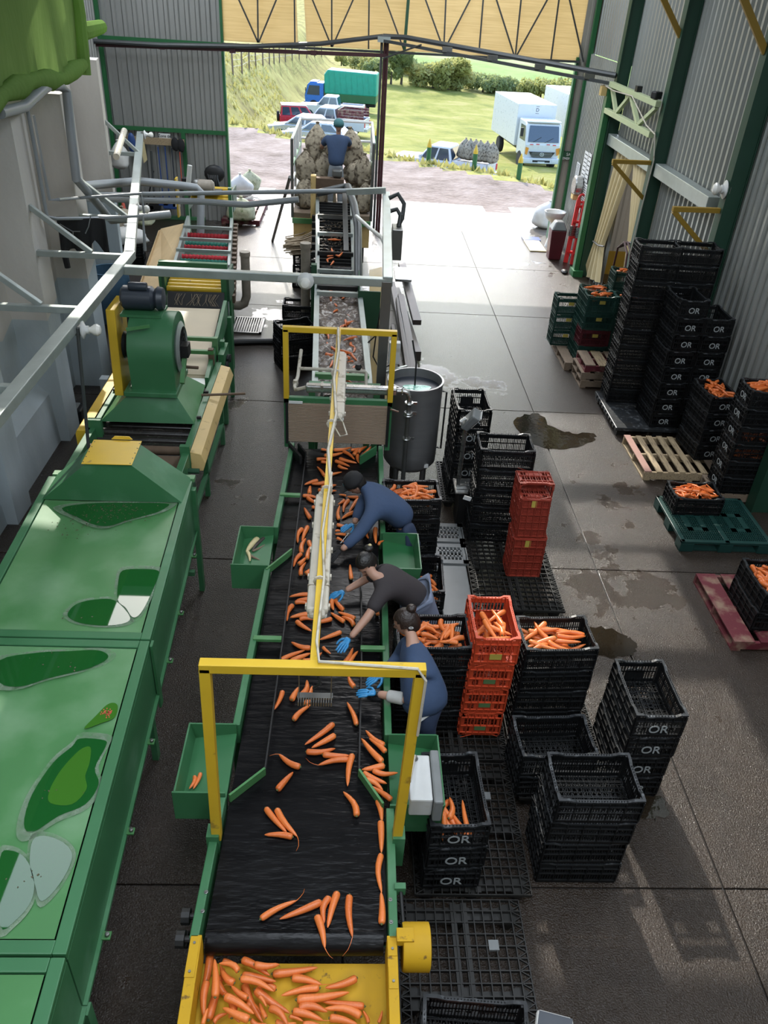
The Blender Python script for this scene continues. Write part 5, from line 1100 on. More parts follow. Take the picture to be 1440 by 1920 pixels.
# control box at the right post
ctl = thing('control_box', 'light grey control box with a clear lid on the gantry post', 'box', (.6, 3.42, .95))
part('body', MB().b2((.51, 3.27, .98), (.665, 3.64, 1.15)), M['box_grey'], ctl, bev=.012)
part('clear_lid', MB().b2((.668, 3.24, .96), (.73, 3.67, 1.17)), M['grey_plastic'], ctl, bev=.012)
for y in (3.3, 3.4, 3.5, 3.6): part('rib', MB().b2((.62, y, 1.0), (.67, y + .008, 1.12)), M['white_plastic'], ctl)
part('gland', MB().lathe([(.02, 0), (.024, .01), (.016, .03)], (.56, 3.6, 1.15), 10), M['steel_dark'], ctl); part('cable', MB().tube([(.56, 3.6, 1.18), (.55, 3.55, 1.25), (.5, 3.3, 1.3), (.46, 3.16, 1.5)], .008, 6), M['dirty_white'], ctl); part('arm', MB().b2((.45, 3.3, 1.02), (.52, 3.34, 1.06)), M['green'], ctl)
# ================================================================ CRATES
def text_mesh(s, size, mt, thick=.0015, bold=0.0):
    c = bpy.data.curves.new('t', 'FONT'); c.body = s; c.size = size; c.align_x = 'CENTER'; c.align_y = 'CENTER'; c.extrude = thick; c.offset = bold
    o = bpy.data.objects.new('t', c); COL.objects.link(o)
    bpy.context.view_layer.update()
    me = bpy.data.meshes.new_from_object(o.evaluated_get(bpy.context.evaluated_depsgraph_get())); me.materials.clear(); me.materials.append(mt)
    bpy.data.objects.remove(o); bpy.data.curves.remove(c); return me
STENCIL = text_mesh('OR', .115, M['stencil'], .001, .001)
def crate_meshes(L, W, H, body, rim, dense=True):
    """perforated walls with flanges, slatted floor, wavy rim; origin at base centre, long side along X"""
    a, b = L / 2, W / 2; mb = MB(); t = .006
    def wall(p, q, n, long):
        d = V(q) - V(p); ln = d.length; d.normalize(); nn = V((d.y, -d.x, 0))
        def hb(z0, z1, out=0, th=t):
            c = (V(p) + V(q)) / 2 + nn * out
            mb.box((c.x, c.y, (z0 + z1) / 2), (ln, th, z1 - z0), Matrix((d, -nn, V((0, 0, 1)))).transposed())
        hb(.0, .035); hb(.118, .132, 0); hb(H - .07, H - .03)
        hb(.035, .043, .006, .016); hb(.121, .129, .006, .018); hb(H - .075, H - .068, .006, .018)
        for k in range(n + 1):
            c = V(p) + d * (ln * k / n); wdt = .016 if k in (0, n) else (.010 if k % 4 == 0 else .0065)
            mb.box((c.x, c.y, H / 2), (wdt, t, H - .02), Matrix((d, -nn, V((0, 0, 1)))).transposed())
        for k in (range(0, n + 1, max(1, n // 5))):
            c = V(p) + d * (ln * k / n) + nn * .008; mb.box((c.x, c.y, H / 2 - .01), (.006, .014, H - .05), Matrix((d, -nn, V((0, 0, 1)))).transposed())
        if not long:
            c = (V(p) + V(q)) / 2 + nn * .003; mb.box((c.x, c.y, .085), (.17, t, .10), Matrix((d, -nn, V((0, 0, 1)))).transposed())
    nl = 30 if dense else 22; ns = 16 if dense else 12
    wall((a, b - .0, 0), (-a, b, 0), nl, True); wall((-a, -b, 0), (a, -b, 0), nl, True)
    wall((a, -b, 0), (a, b, 0), ns, False); wall((-a, b, 0), (-a, -b, 0), ns, False)
    for sx in (-1, 1):
        for sy in (-1, 1): mb.box((sx * (a - .012), sy * (b - .012), H / 2), (.03, .03, H - .01))
    basket = mesh('basket', mb, body)
    fb = MB()
    for k in range(17): fb.box((-a + L * (k + .5) / 17, 0, .006), (.005, W - .01, .006))
    for k in range(12): fb.box((0, -b + W * (k + .5) / 12, .006), (L - .01, .005, .006))
    for k in range(26):
        x = -a + L * (k + .5) / 26; s = 1 if k % 2 else -1; fb.bar((x - .05 * s, -b * .95, .009), (x + .05 * s, b * .95, .009), .004, .004)
    for k in range(9): fb.box((0, -b + W * (k + .5) / 9, .012), (L - .02, .010 if k % 3 == 1 else .004, .006))
    floor = mesh('crate_floor', fb, body)
    rm_ = MB(); w = .022; dip = .018
    def edge(p, q, nrm):
        p, q = V(p), V(q); pts = [(0, 0), (.13, 0), (.22, -dip), (.78, -dip), (.87, 0), (1, 0)]
        for (u0, z0), (u1, z1) in zip(pts[:-1], pts[1:]):
            A = p.lerp(q, u0); B = p.lerp(q, u1); o = V(nrm) * w
            rm_.hexa([A + V((0, 0, z0 - .014)), A + o + V((0, 0, z0 - .014)), B + o + V((0, 0, z1 - .014)), B + V((0, 0, z1 - .014))], [A + V((0, 0, z0)), A + o + V((0, 0, z0)), B + o + V((0, 0, z1)), B + V((0, 0, z1))])
    e = .008
    edge((-a - e, b - .012, H), (a + e, b - .012, H), (0, 1, 0)); edge((-a - e, -b - .01, H), (a + e, -b - .01, H), (0, 1, 0))
    edge((a - .012, -b, H), (a - .012, b, H), (1, 0, 0)); edge((-a - .01, -b, H), (-a - .01, b, H), (1, 0, 0))
    rimm = mesh('rim', rm_, rim)
    return basket, floor, rimm
CRK = {'black': crate_meshes(.60, .40, .258, M['plastic'], M['plastic_rim']), 'red': crate_meshes(.52, .35, .30, M['red_plastic'], M['red_plastic'], False),
       'oldred': crate_meshes(.52, .36, .30, M['red_plastic_old'], M['red_plastic_old'], False), 'green': crate_meshes(.50, .31, .31, M['green_plastic'], M['green_plastic'], False),
       'maroon': crate_meshes(.50, .31, .31, M['maroon_plastic'], M['maroon_plastic'], False)}
PITCH_ = {'black': .25, 'red': .29, 'oldred': .29, 'green': .30, 'maroon': .30}
LABEL_PLATE = mesh('label_plate', MB().box((0, 0, 0), (.10, .003, .06)), mat('yellow_label', (0.42, 0.33, 0.06), .6, var=.2)); LABEL_GREEN = mesh('label_plate', MB().box((0, 0, 0), (.10, .003, .05)), mat('green_label', (0.09, 0.16, 0.06), .6, var=.25))
PROTO = {}
def crate(kind, loc, rz, label, group, sten=False, plate=None):
    key = (kind, sten, plate)
    if key not in PROTO:
        bk, flr, rmm = CRK[kind]
        t = thing('crate', label, 'crate', loc, rz)
        link('basket', bk, t); link('crate_floor', flr, t); link('rim', rmm, t)
        if sten:
            for s in (1, -1):
                o = link('stencil', STENCIL, t, label='grey white stencilled letters'); o.location = (s * .316, 0, .10); o.rotation_euler = (PI / 2, 0, s * PI / 2)
        if plate:
            W_ = {'red': .35, 'green': .31, 'maroon': .31, 'oldred': .36}.get(kind, .4); L_ = {'red': .52}.get(kind, .5)
            if kind == 'red':
                o = link('label_plate', plate, t); o.location = (-L_ / 2 - .014, 0, .10); o.rotation_euler = (0, 0, PI / 2)
            else:
                o = link('label_plate', plate, t); o.location = (0, -W_ / 2 - .014, .2)
        PROTO[key] = t
        t['group'] = group; return t
    return dup(PROTO[key], loc, rz, label, group)
ORD = ['bottom', 'second from the bottom', 'third from the bottom', 'fourth from the bottom', 'fifth from the bottom', 'sixth from the bottom', 'seventh from the bottom', 'eighth from the bottom', 'ninth from the bottom']
def stack(kind, cx, cy, rz, z0, n, what, where, group, sten=False, top='topmost', jit=.008, plates=None, kinds=None):
    rg = random.Random(int(cx * 100 + cy * 10))
    for k in range(n):
        pos = top if k == n - 1 else ORD[k]
        kd = kinds[k] if kinds else kind; wt = what
        if kd == 'maroon': wt = 'maroon crate'
        crate(kd, (cx + rg.uniform(-jit, jit), cy + rg.uniform(-jit, jit), z0 + k * PITCH_[kd]), rz + rg.uniform(-.015, .015),
              f'{wt} {pos} in the {where}', group, sten, plates[k % len(plates)] if plates else None)
    return z0 + n * PITCH_[kind]
Y90 = PI / 2
stack('black', 2.54, 4.48, Y90 + .01, 0, 4, 'black crate', 'lone OR stack on bare concrete', 'crates in the lone OR stack', True)
stack('black', 1.86, 3.60, .005, 0, 4, 'black crate', 'near empty stack on bare floor', 'crates in the near empty stack')
stack('black', 1.78, 4.27, .05, .1415, 2, 'black crate', 'low empty stack before the carrots', 'crates in the low empty stack')
stack('black', 1.84, 4.95, .05, .1415, 4, 'black crate', 'large carrot stack beside orange crates', 'crates in the large carrot stack')
stack('red', 1.275, 4.94, Y90, .1415, 4, 'bright orange red crate', 'stack between black stacks', 'orange red crates in the stack', plates=[LABEL_GREEN, LABEL_GREEN, LABEL_GREEN, LABEL_PLATE])
stack('black', .80, 4.93, .02, .1415, 4, 'black crate', 'carrot stack behind the nearest woman', 'crates in the stack behind the nearest woman')
stack('black', .865, 3.56, Y90 + .03, .1415, 3, 'black crate', 'OR stack under the control box', 'crates in the control box stack', True)
stack('black', .86, 2.06, -.06, .1415, 2, 'black crate', 'stack cut by the lower border', 'crates in the lowest stack')
stack('black', 1.56, 8.92, Y90 + .03, .121, 5, 'black crate', 'OR stack beside the water tank', 'crates in the tank side stack', True)
stack('black', 1.82, 7.80, -.02, .1415, 5, 'black crate', 'empty stack left of tipped crates', 'crates in the stack by the red crates')
stack('black', .76, 7.36, .04, 0, 4, 'black crate', 'carrot stack behind the capped man', 'crates in the stack behind the man')
stack('black', .87, 6.52, Y90 - .05, 0, 2, 'black crate', 'half filled stack by far tray', 'crates in the tray side stack')
stack('black', 4.52, 11.73, -.02, .149, 10, 'black crate', 'tallest stack against the right wall', 'crates in the tallest stack', jit=.005)
for k in range(1): pass
stack('black', 5.10, 11.72, -.02, .149, 10, 'black crate', 'tall stack behind the OR stacks', 'crates in the tall wall stack', jit=.005)
stack('black', 4.86, 11.02, Y90 + .03, .149, 8, 'black crate', 'OR stack before the tallest stack', 'crates in the front OR stack', True, jit=.012)
stack('black', 5.29, 11.02, Y90 + .02, .149, 7, 'black crate', 'shorter OR stack by the wall', 'crates in the shorter OR stack', True, jit=.012)
stack('black', 5.20, 10.06, Y90 + .09, .149, 4, 'black crate', 'OR stack on the wooden pallet', 'crates in the wooden pallet stack', True)
stack('black', 5.36, 9.07, .0, .149, 6, 'black crate', 'carrot stack at the right border', 'crates in the right border stack', True)
stack('black', 4.54, 8.50, -.01, .156, 1, 'black crate full of small carrots', 'middle of the blue green pallet', 'crate on the blue green pallet', top='set')
stack('black', 4.57, 6.45, Y90, .131, 2, 'black crate', 'carrot stack on the red wooden pallet', 'crates on the red pallet')
GP = [LABEL_PLATE] * 4
stack('green', 4.33, 13.30, 0, .149, 4, 'dark green crate', 'front left green stack', 'green crates by the doorway', kinds=['green', 'maroon', 'green', 'green'], plates=GP)
stack('green', 4.33, 13.63, 0, .149, 4, 'dark green crate', 'rear left green stack', 'green crates by the doorway', plates=GP)
stack('green', 4.86, 13.30, 0, .149, 4, 'dark green crate', 'front right green stack', 'green crates by the doorway', plates=GP)
stack('green', 4.86, 13.75, 0, .149, 5, 'dark green crate', 'rear right green stack', 'green crates by the doorway', plates=GP)
stack('green', 4.02, 14.05, 0, .149, 3, 'dark green crate', 'low green stack nearest the doorway', 'green crates by the doorway', plates=GP)
# three faded red crates stood on end
BPM = MB().box((0, 0, .012), (.5, .34, .004))
for k in range(6): BPM.box((-.25 + .1 * k, 0, -.002), (.008, .34, .016))
for k in range(5): BPM.box((0, -.165 + .0825 * k, -.002), (.5, .008, .016))
def tipped(loc, rot, lab):
    key = ('oldred', 'tip')
    if key not in PROTO:
        bk, flr, rmm = CRK['oldred']; t = thing('crate', lab, 'crate', loc); link('basket', bk, t); link('crate_floor', flr, t); link('rim', rmm, t)
        o = link('label_plate', LABEL_PLATE, t); o.location = (.2, -.02, -.004); o.rotation_euler = (PI / 2, 0, 0)
        bp_ = link('base_panel', mesh('base_panel', BPM, M['red_plastic_old']), t)
        PROTO[key] = t; t.rotation_euler = rot; t['group'] = 'tipped red crates'; return t
    return dup(PROTO[key], loc, rot, lab, 'tipped red crates')
def ends(*c): return Matrix(c).transposed().to_euler()
tipped((2.06, 6.95, .403), ends((0, 0, 1), (1, 0, 0), (0, 1, 0)), 'faded red crate stood on end at the bottom of the tipped crates')
o = tipped((2.06, 6.99, .91), ends((0, .10, .995), (1, 0, 0), (0, .995, -.10)), 'faded red crate tilted inside the topmost red crate, yellow label'); o.scale = (.88, .88, .95)
tipped((2.08, 7.44, .97), ends((0, .04, .999), (-1, 0, 0), (0, -.999, .04)), 'faded red crate standing on end open side forward, topmost of the tipped crates')
# black crates beside the flume
crate('black', (-.90, 12.85, .0), .4, 'black crate standing crookedly on the wet floor left of the flume', 'crates beside the flume'); crate('black', (-.92, 12.88, .25), .35, 'black crate upper of two standing crookedly left of the flume', 'crates beside the flume'); crate('black', (-.90, 12.86, .5), .42, 'black crate topmost of the crooked pile left of the flume', 'crates beside the flume')
for k in range(3): crate('black', (-1.02, 17.2, .25 * k), Y90 + .05 * k, f'black crate {["bottom", "middle", "topmost"][k]} in the pile under the twine by the trailer', 'crates under the twine')
tw = MB(); rg = random.Random(4)
for k in range(70):
    a = rg.uniform(-.25, .25); x, y, z = -1.30 + rg.uniform(-.1, .1), 16.8 + rg.uniform(-.3, .3), .80 + rg.uniform(0, .22)
    tw.tube([(x, y, z), (x + .35, y + a * .5, z + .06), (x + .75, y + a, z + .22 + rg.uniform(-.04, .06))], .012, 4)
solo('twine_bundle', tw, M['straw'], 'frayed bundle of pale twine lying on black crates by the trailer', 'twine')
crate('black', (-.87, 13.9, .5), 0.0, 'black crate with pale slats on the far left side of the flume', 'crates beside the flume'); crate('black', (-.87, 13.9, .25), 0.02, 'black crate under the pale slatted crate beside the flume', 'crates beside the flume'); crate('black', (-.87, 13.9, 0), 0.0, 'black crate at the foot of the far pile left of the flume', 'crates beside the flume')
# ================================================================ PALLETS
def mesh_pallet(x0, x1, y0, y1, h, lab, mt='plastic_dusty', grp='black mesh pallets on the floor', nx=13, ny=16):
    t = thing('plastic_pallet', lab, 'pallet', ((x0 + x1) / 2, (y0 + y1) / 2, 0), 0, grp)
    mb = MB(); w = .008; z0, z1 = h - .03, h
    for k in range(nx + 1):
        x = x0 + (x1 - x0) * k / nx; mb.b2((x - w / 2, y0, z0), (x + w / 2, y1, z1))
    for k in range(ny + 1):
        y = y0 + (y1 - y0) * k / ny; mb.b2((x0, y - w / 2, z0 + .001), (x1, y + w / 2, z1 - .001))
    dx, dy = (x1 - x0) / nx, (y1 - y0) / ny
    for k in range(ny):
        y = y0 + dy * k
        for xa, xb in ((x1 - dx, x1), (x0, x0 + dx)): mb.bar((xa, y, h - .01), (xb, y + dy / 2, h - .01), .006, .018); mb.bar((xb, y + dy / 2, h - .01), (xa, y + dy, h - .01), .006, .018)
    part('deck_grid', mb, M[mt], t)
    for i in range(3):
        for j in range(3):
            x = x0 + .09 + (x1 - x0 - .18) * i / 2; y = y0 + .09 + (y1 - y0 - .18) * j / 2
            part('foot', MB().lathe([(.055, 0), (.075, h - .03)], (x, y, 0), 10), M[mt], t)
    for j in range(3):
        y = y0 + .09 + (y1 - y0 - .18) * j / 2; part('deck_rib', MB().b2((x0 + .02, y - .045, h - .045), (x1 - .02, y + .045, h - .032)), M[mt], t)
    part('deck_rib', MB().b2(((x0 + x1) / 2 - .06, y0 + .02, h - .045), ((x0 + x1) / 2 - .02, y1 - .02, h - .008)), M[mt], t); part('deck_rib', MB().b2(((x0 + x1) / 2 + .02, y0 + .02, h - .045), ((x0 + x1) / 2 + .06, y1 - .02, h - .008)), M[mt], t)
    part('deck_pad', MB().b2((x1 - .26, y1 - .36, h - .02), (x1 - .19, y1 - .29, h + .001)), M['grey_plastic'], t)
mesh_pallet(1.45, 2.42, 6.38, 7.98, .14, 'black mesh pallet carrying the tipped red crates', ny=20)
mesh_pallet(1.53, 2.32, 4.04, 5.22, .14, 'black mesh pallet under the large carrot stack')
mesh_pallet(.62, 1.50, 4.42, 5.62, .14, 'black mesh pallet under the orange red crates')
mesh_pallet(.62, 1.48, 3.21, 4.38, .14, 'black mesh pallet between the control box stack and bare floor')
mesh_pallet(.48, 1.37, 1.85, 3.17, .14, 'black mesh pallet nearest the camera beside the yellow drum')
mesh_pallet(1.28, 1.85, 8.5, 9.5, .12, 'black mesh pallet under the stack beside the tank')
gp = thing('plastic_deck', 'smooth grey plastic deck with slotted ends lying behind the workers', 'pallet', (1.27, 6.9, 0))
part('plate', MB().b2((1.09, 5.75, .10), (1.43, 7.12, .14)), M['grey_plastic'], gp, bev=.01)
for y0_ in (7.16, 7.58):
    mb = MB().b2((1.09, y0_, .10), (1.47, y0_ + .07, .14)).b2((1.09, y0_ + .31, .10), (1.47, y0_ + .38, .14)).b2((1.09, y0_, .10), (1.13, y0_ + .38, .14)).b2((1.41, y0_, .10), (1.47, y0_ + .38, .14))
    for k in range(7): mb.b2((1.13 + k * .044, y0_ + .05, .11), (1.145 + k * .044, y0_ + .33, .138))
    for k in range(2): mb.b2((1.12, y0_ + .13 + k * .1, .11), (1.42, y0_ + .16 + k * .1, .138))
    part('slotted_end', mb, M['grey_plastic'], gp)
for x in (1.14, 1.38):
    for y in (5.9, 6.8, 7.6): part('foot', MB().b2((x - .05, y - .08, 0), (x + .05, y + .08, .10)), M['plastic_dusty'], gp)
def wood_pallet(x0, x1, y0, y1, z0, lab, boards, mats, gap=.03, h=.13, group=None, sidem='wood'):
    t = thing('wooden_pallet', lab, 'pallet', ((x0 + x1) / 2, (y0 + y1) / 2, z0), 0, group)
    n = len(boards); tot = sum(boards); W_ = x1 - x0; sp_ = (W_ - tot * W_) / max(1, n - 1); x = x0
    rg = random.Random(int(x0 * 77))
    for k, bw_ in enumerate(boards):
        w = bw_ * W_; part('deck_board', MB().box((x + w / 2, (y0 + y1) / 2 + rg.uniform(-.008, .008), z0 + h - .009), (w, y1 - y0, .018), RZ(rg.uniform(-.006, .006))), M[mats[k % len(mats)]], t, bev=.003)
        x += w + sp_
    for y in (y0 + .02, (y0 + y1) / 2, y1 - .02): part('stringer', MB().b2((x0, y - .02, z0 + .02), (x1, y + .02, z0 + h - .018)), M[sidem], t, bev=.003)
    for k in (0, .5, 1): part('bottom_board', MB().b2((x0 + (W_ - .1) * k, y0, z0), (x0 + (W_ - .1) * k + .1, y1, z0 + .02)), M[sidem], t)
wood_pallet(4.20, 5.52, 9.38, 10.44, 0, 'pale slatted wooden pallet with one pink edge board', [.075, .065, .065, .065, .065, .065, .10, .1], ['wood_pink', 'wood', 'wood', 'wood', 'wood', 'wood', 'wood_grey', 'wood_red'], h=.148)
wood_pallet(4.12, 5.15, 5.98, 7.12, 0, 'worn red painted wooden pallet with broad boards', [.22, .20, .2, .2], ['wood_red'], sidem='wood_red')
o = link('painted_letters', text_mesh('RAP', .09, M['stencil'], .0005), [q for q in COL.objects if q.get('label') == 'worn red painted wooden pallet with broad boards'][0]); o.location = (-.26, -.552, .065); o.rotation_euler = (PI / 2, 0, 0)
wood_pallet(4.0, 5.1, 12.38, 13.02, 0, 'weathered wooden pallet bottom of the stack before the green crates', [.14] * 5, ['wood_grey'], h=.135, group='wooden pallets in a stack', sidem='wood_grey')
wood_pallet(3.99, 5.09, 12.40, 13.04, .135, 'weathered wooden pallet middle of the stack before the green crates', [.14] * 5, ['wood_grey'], h=.135, group='wooden pallets in a stack', sidem='wood_grey')
wood_pallet(4.04, 5.14, 12.42, 13.06, .27, 'wooden pallet with red ends topmost before the green crates', [.16] * 5, ['wood_grey', 'wood', 'wood_grey'], h=.135, group='wooden pallets in a stack', sidem='wood_red')
wood_pallet(3.88, 5.2, 13.1, 14.4, 0, 'grey wooden pallet underneath the dark green crates', [.14] * 6, ['wood_grey'], h=.148, sidem='wood_grey')
bt = thing('plastic_pallet', 'black solid plastic pallet with round corner holes under the tall stacks', 'pallet', (4.75, 11.3, 0))
part('deck', MB().b2((4.14, 10.66, .09), (5.43, 11.97, .148)), M['plastic_rim'], bt, bev=.012)
for i in range(3):
    for j in range(3): part('foot', MB().b2((4.18 + i * .56, 10.7 + j * .56, 0), (4.32 + i * .56, 10.84 + j * .56, .09)), M['plastic'], bt)
for x, y in ((4.36, 10.79), (4.24, 11.6)): part('corner_hole', MB().lathe([(.075, 0), (.075, .002)], (x, y, .1475), 18), M['rubber'], bt)
for k in range(9): part('edge_tooth', MB().b2((4.12, 10.75 + k * .13, .10), (4.14, 10.81 + k * .13, .14)), M['plastic_rim'], bt)
pgp = thing('plastic_pallet', 'blue green moulded plastic pallet with grid decks', 'pallet', (4.75, 8.2, 0))
gx0, gx1, gy0, gy1 = 4.15, 5.30, 7.71, 8.74
mb = MB()
for a, b in (((gx0, gy0, .12), (gx1, gy0 + .05, .155)), ((gx0, gy1 - .05, .12), (gx1, gy1, .155)), ((gx0, gy0, .12), (gx0 + .05, gy1, .155)), ((gx1 - .05, gy0, .12), (gx1, gy1, .155)), ((4.70, gy0, .12), (4.76, gy1, .155))): mb.b2(a, b)
part('deck_frame', mb, M['pallet_green'], pgp, bev=.005)
for xa, xb in ((gx0 + .05, 4.70), (4.76, gx1 - .05)):
    mb = MB(); ya, yb = gy0 + .05, gy1 - .05
    for k in range(18): x = xa + (xb - xa) * k / 18; mb.b2((x, ya, .13), (x + .008, yb, .152))
    for k in range(22): y = ya + (yb - ya) * k / 22; mb.b2((xa, y, .13), (xb, y + .008, .152))
    mb.b2((xa + .12, ya + .2, .13), (xb - .12, ya + .27, .154)).b2((xa + .12, yb - .4, .13), (xb - .12, yb - .33, .154)).b2((xa + .12, ya + .2, .13), (xa + .19, yb - .33, .154)).b2((xb - .19, ya + .2, .13), (xb - .12, yb - .33, .154))
    part('deck_grid', mb, M['pallet_green'], pgp)
for i in range(3):
    for j in range(3): part('foot', MB().b2((gx0 + .0 + i * .49, gy0 + .0 + j * .43, 0), (gx0 + .17 + i * .49, gy0 + .17 + j * .43, .12)), M['pallet_green'], pgp, bev=.006)
for j in range(3): part('skid', MB().b2((gx0, gy0 + j * .43 + .03, 0), (gx1, gy0 + j * .43 + .13, .02)), M['pallet_green'], pgp)
wp = wood_pallet(5.0, 5.68, 8.86, 9.34, 0, 'half hidden dark pallet under the right border stack', [.16] * 5, ['wood_grey'], h=.148, sidem='wood_grey')
# bench scale beside the tank side stack
bs = thing('bench_scale', 'grey bench scale with tilted display head on a pole among black crates', 'scale', (1.47, 8.2, 0))
hd = PY(868, 782, 8.1)
part('pole', MB().tube([(1.40, 8.16, .55), (1.40, 8.16, 1.42)], .025, 10), M['steel'], bs, smooth=True); part('arm', MB().bar((1.38, 8.16, .56), (1.60, 8.16, .56), .05), M['steel'], bs)
hm = part('display_head', MB().box((1.44, 8.1, 1.50), (.10, .16, .26), Matrix.Rotation(.5, 3, 'Y') @ Matrix.Rotation(.4, 3, 'X')), M['grey_plastic'], bs, bev=.02); part('display', MB().box((1.50, 8.07, 1.515), (.012, .12, .2), Matrix.Rotation(.5, 3, 'Y') @ Matrix.Rotation(.4, 3, 'X')), M['white_plastic'], hm)
part('bracket', MB().tube([(1.36, 8.16, 1.40), (1.33, 8.1, 1.48), (1.38, 8.1, 1.52)], .02, 8), M['white_plastic'], bs); part('platform', MB().hexa([(1.36, 8.06, .50), (1.60, 8.06, .50), (1.60, 8.4, .50), (1.36, 8.4, .50)], [(1.36, 8.06, .53), (1.60, 8.06, .53), (1.60, 8.4, .53), (1.36, 8.4, .53)]), M['steel'], bs, bev=.01); part('base', MB().b2((1.42, 8.1, 0), (1.58, 8.4, .5)), M['iron'], bs)
part('tag', MB().box((1.42, 7.55, .78), (.09, .01, .05), Matrix.Rotation(.3, 3, 'Y')), M['box_grey'], bs)
sc2 = thing('bench_scale', 'white rimmed scale display cut by the lower edge of the view', 'scale', (1.22, 2.0, .9))
Rm = Matrix.Rotation(-.25, 3, 'Z') @ Matrix.Rotation(.5, 3, 'X')
part('head', MB().box((1.235, 1.97, .99), (.20, .12, .05), Rm), M['white_plastic'], sc2, bev=.02); part('keypad', MB().box((1.235, 1.965, 1.017), (.18, .10, .004), Rm), M['motor'], sc2, bev=.001); part('pole', MB().tube([(1.25, 1.98, 0), (1.25, 1.98, .97)], .025, 10), M['steel'], sc2)
# ================================================================ CARROTS
def carrot_mesh(seed, bend, tail):
    """unit carrot along +X from crown (0) to tip (1); radius relative"""
    rg = random.Random(seed); n = 9; us = [0, .015, .05, .14, .3, .5, .7, .86, .96, 1.0]
    pr = [.35, .72, .95, 1.0, .97, .86, .70, .52, .26, .07]; pts = []; rs = []
    for u, r in zip(us, pr):
        w = bend * math.sin(u * PI * (1.0 + .6 * rg.random() * 0 + .25)); pts.append((u, w, 0)); rs.append(.105 * r * (1 + rg.uniform(-.03, .03)))
    mb = MB().tube(pts, rs, n)
    if tail:
        e = pts[-1]; mb.tube([e, (e[0] + .12, e[1] + .05 * tail, .0), (e[0] + .25, e[1] + .14 * tail, -.01), (e[0] + .36, e[1] + .30 * tail, -.02)], [.012, .009, .006, .002], 5)
    me = mesh('carrot', mb, M['carrot'], True, 60); return me
CM = [carrot_mesh(1, .03, 0), carrot_mesh(2, -.04, 0), carrot_mesh(3, .07, 0), carrot_mesh(4, -.02, 0), carrot_mesh(5, -.09, 0), carrot_mesh(6, .01, 0), carrot_mesh(7, .05, 1), carrot_mesh(8, -.05, -1), carrot_mesh(9, .03, .4)]
CROWN = mesh('crown', MB().tube([(-.035, .004, .006), (-.012, 0, 0), (.004, 0, 0)], [.018, .034, .045], 7), M['crown'], True)
NC = [0]
def carrot(a, b, label, group, crown=True, k=None, fat=1.0, roll=None, rg=random.Random(77)):
    """from crown point a to tip point b"""
    a, b = V(a), V(b); d = b - a; L = d.length; k = rg.randrange(9) if k is None else k
    Ls = L / (1.3 if k >= 6 else 1.0)
    o = link('carrot', CM[k]); NC[0] += 1
    q = d.to_track_quat('X', 'Z'); R = q.to_matrix() @ Matrix.Rotation(rg.uniform(-.4, .4) if roll is None else roll, 3, 'X')
    o.location = a; o.rotation_euler = R.to_euler()
    f = max(.8, min(1.5, .215 / Ls)) * fat * rg.uniform(.92, 1.1); o.scale = (Ls, Ls * f, Ls * f)
    setp(o, label, 'carrot', group)
    if crown: link('crown', CROWN, o)
    return o
def zs(s, ox, oy, lst): return [((a / s + ox, b / s + oy), (c / s + ox, d / s + oy)) for a, b, c, d in lst]
BELT = zs(2.667, 320, 1200, [(815, 418, 672, 525), (823, 475, 705, 540), (678, 558, 825, 548), (760, 573, 895, 580), (890, 598, 690, 627), (910, 572, 880, 730), (648, 635, 505, 558), (533, 750, 612, 660), (930, 880, 873, 755), (475, 840, 580, 965), (530, 845, 660, 1030), (610, 985, 470, 970), (450, 1395, 680, 1270), (755, 1308, 545, 1397), (795, 1285, 755, 1415), (835, 1260, 782, 1438), (895, 1275, 905, 1555), (730, 1378, 790, 1590),
    (1035, 800, 1060, 910), (1050, 905, 1055, 1065), (1055, 1070, 1045, 1265), (1055, 1420, 1055, 1260), (1070, 525, 970, 455), (1075, 560, 995, 490), (1060, 610, 950, 492), (1070, 628, 955, 650), (1010, 650, 1135, 672), (960, 665, 1080, 720), (970, 700, 1065, 745), (1105, 800, 990, 725),
    (560, 255, 520, 350), (605, 300, 640, 235), (650, 280, 690, 200), (675, 325, 710, 230), (615, 400, 695, 322), (930, 425, 885, 310), (550, 100, 670, 50), (600, 108, 700, 65), (660, 105, 760, 70), (760, 35, 800, 70), (700, 40, 600, 15), (865, 118, 915, 40), (890, 120, 935, 55)])
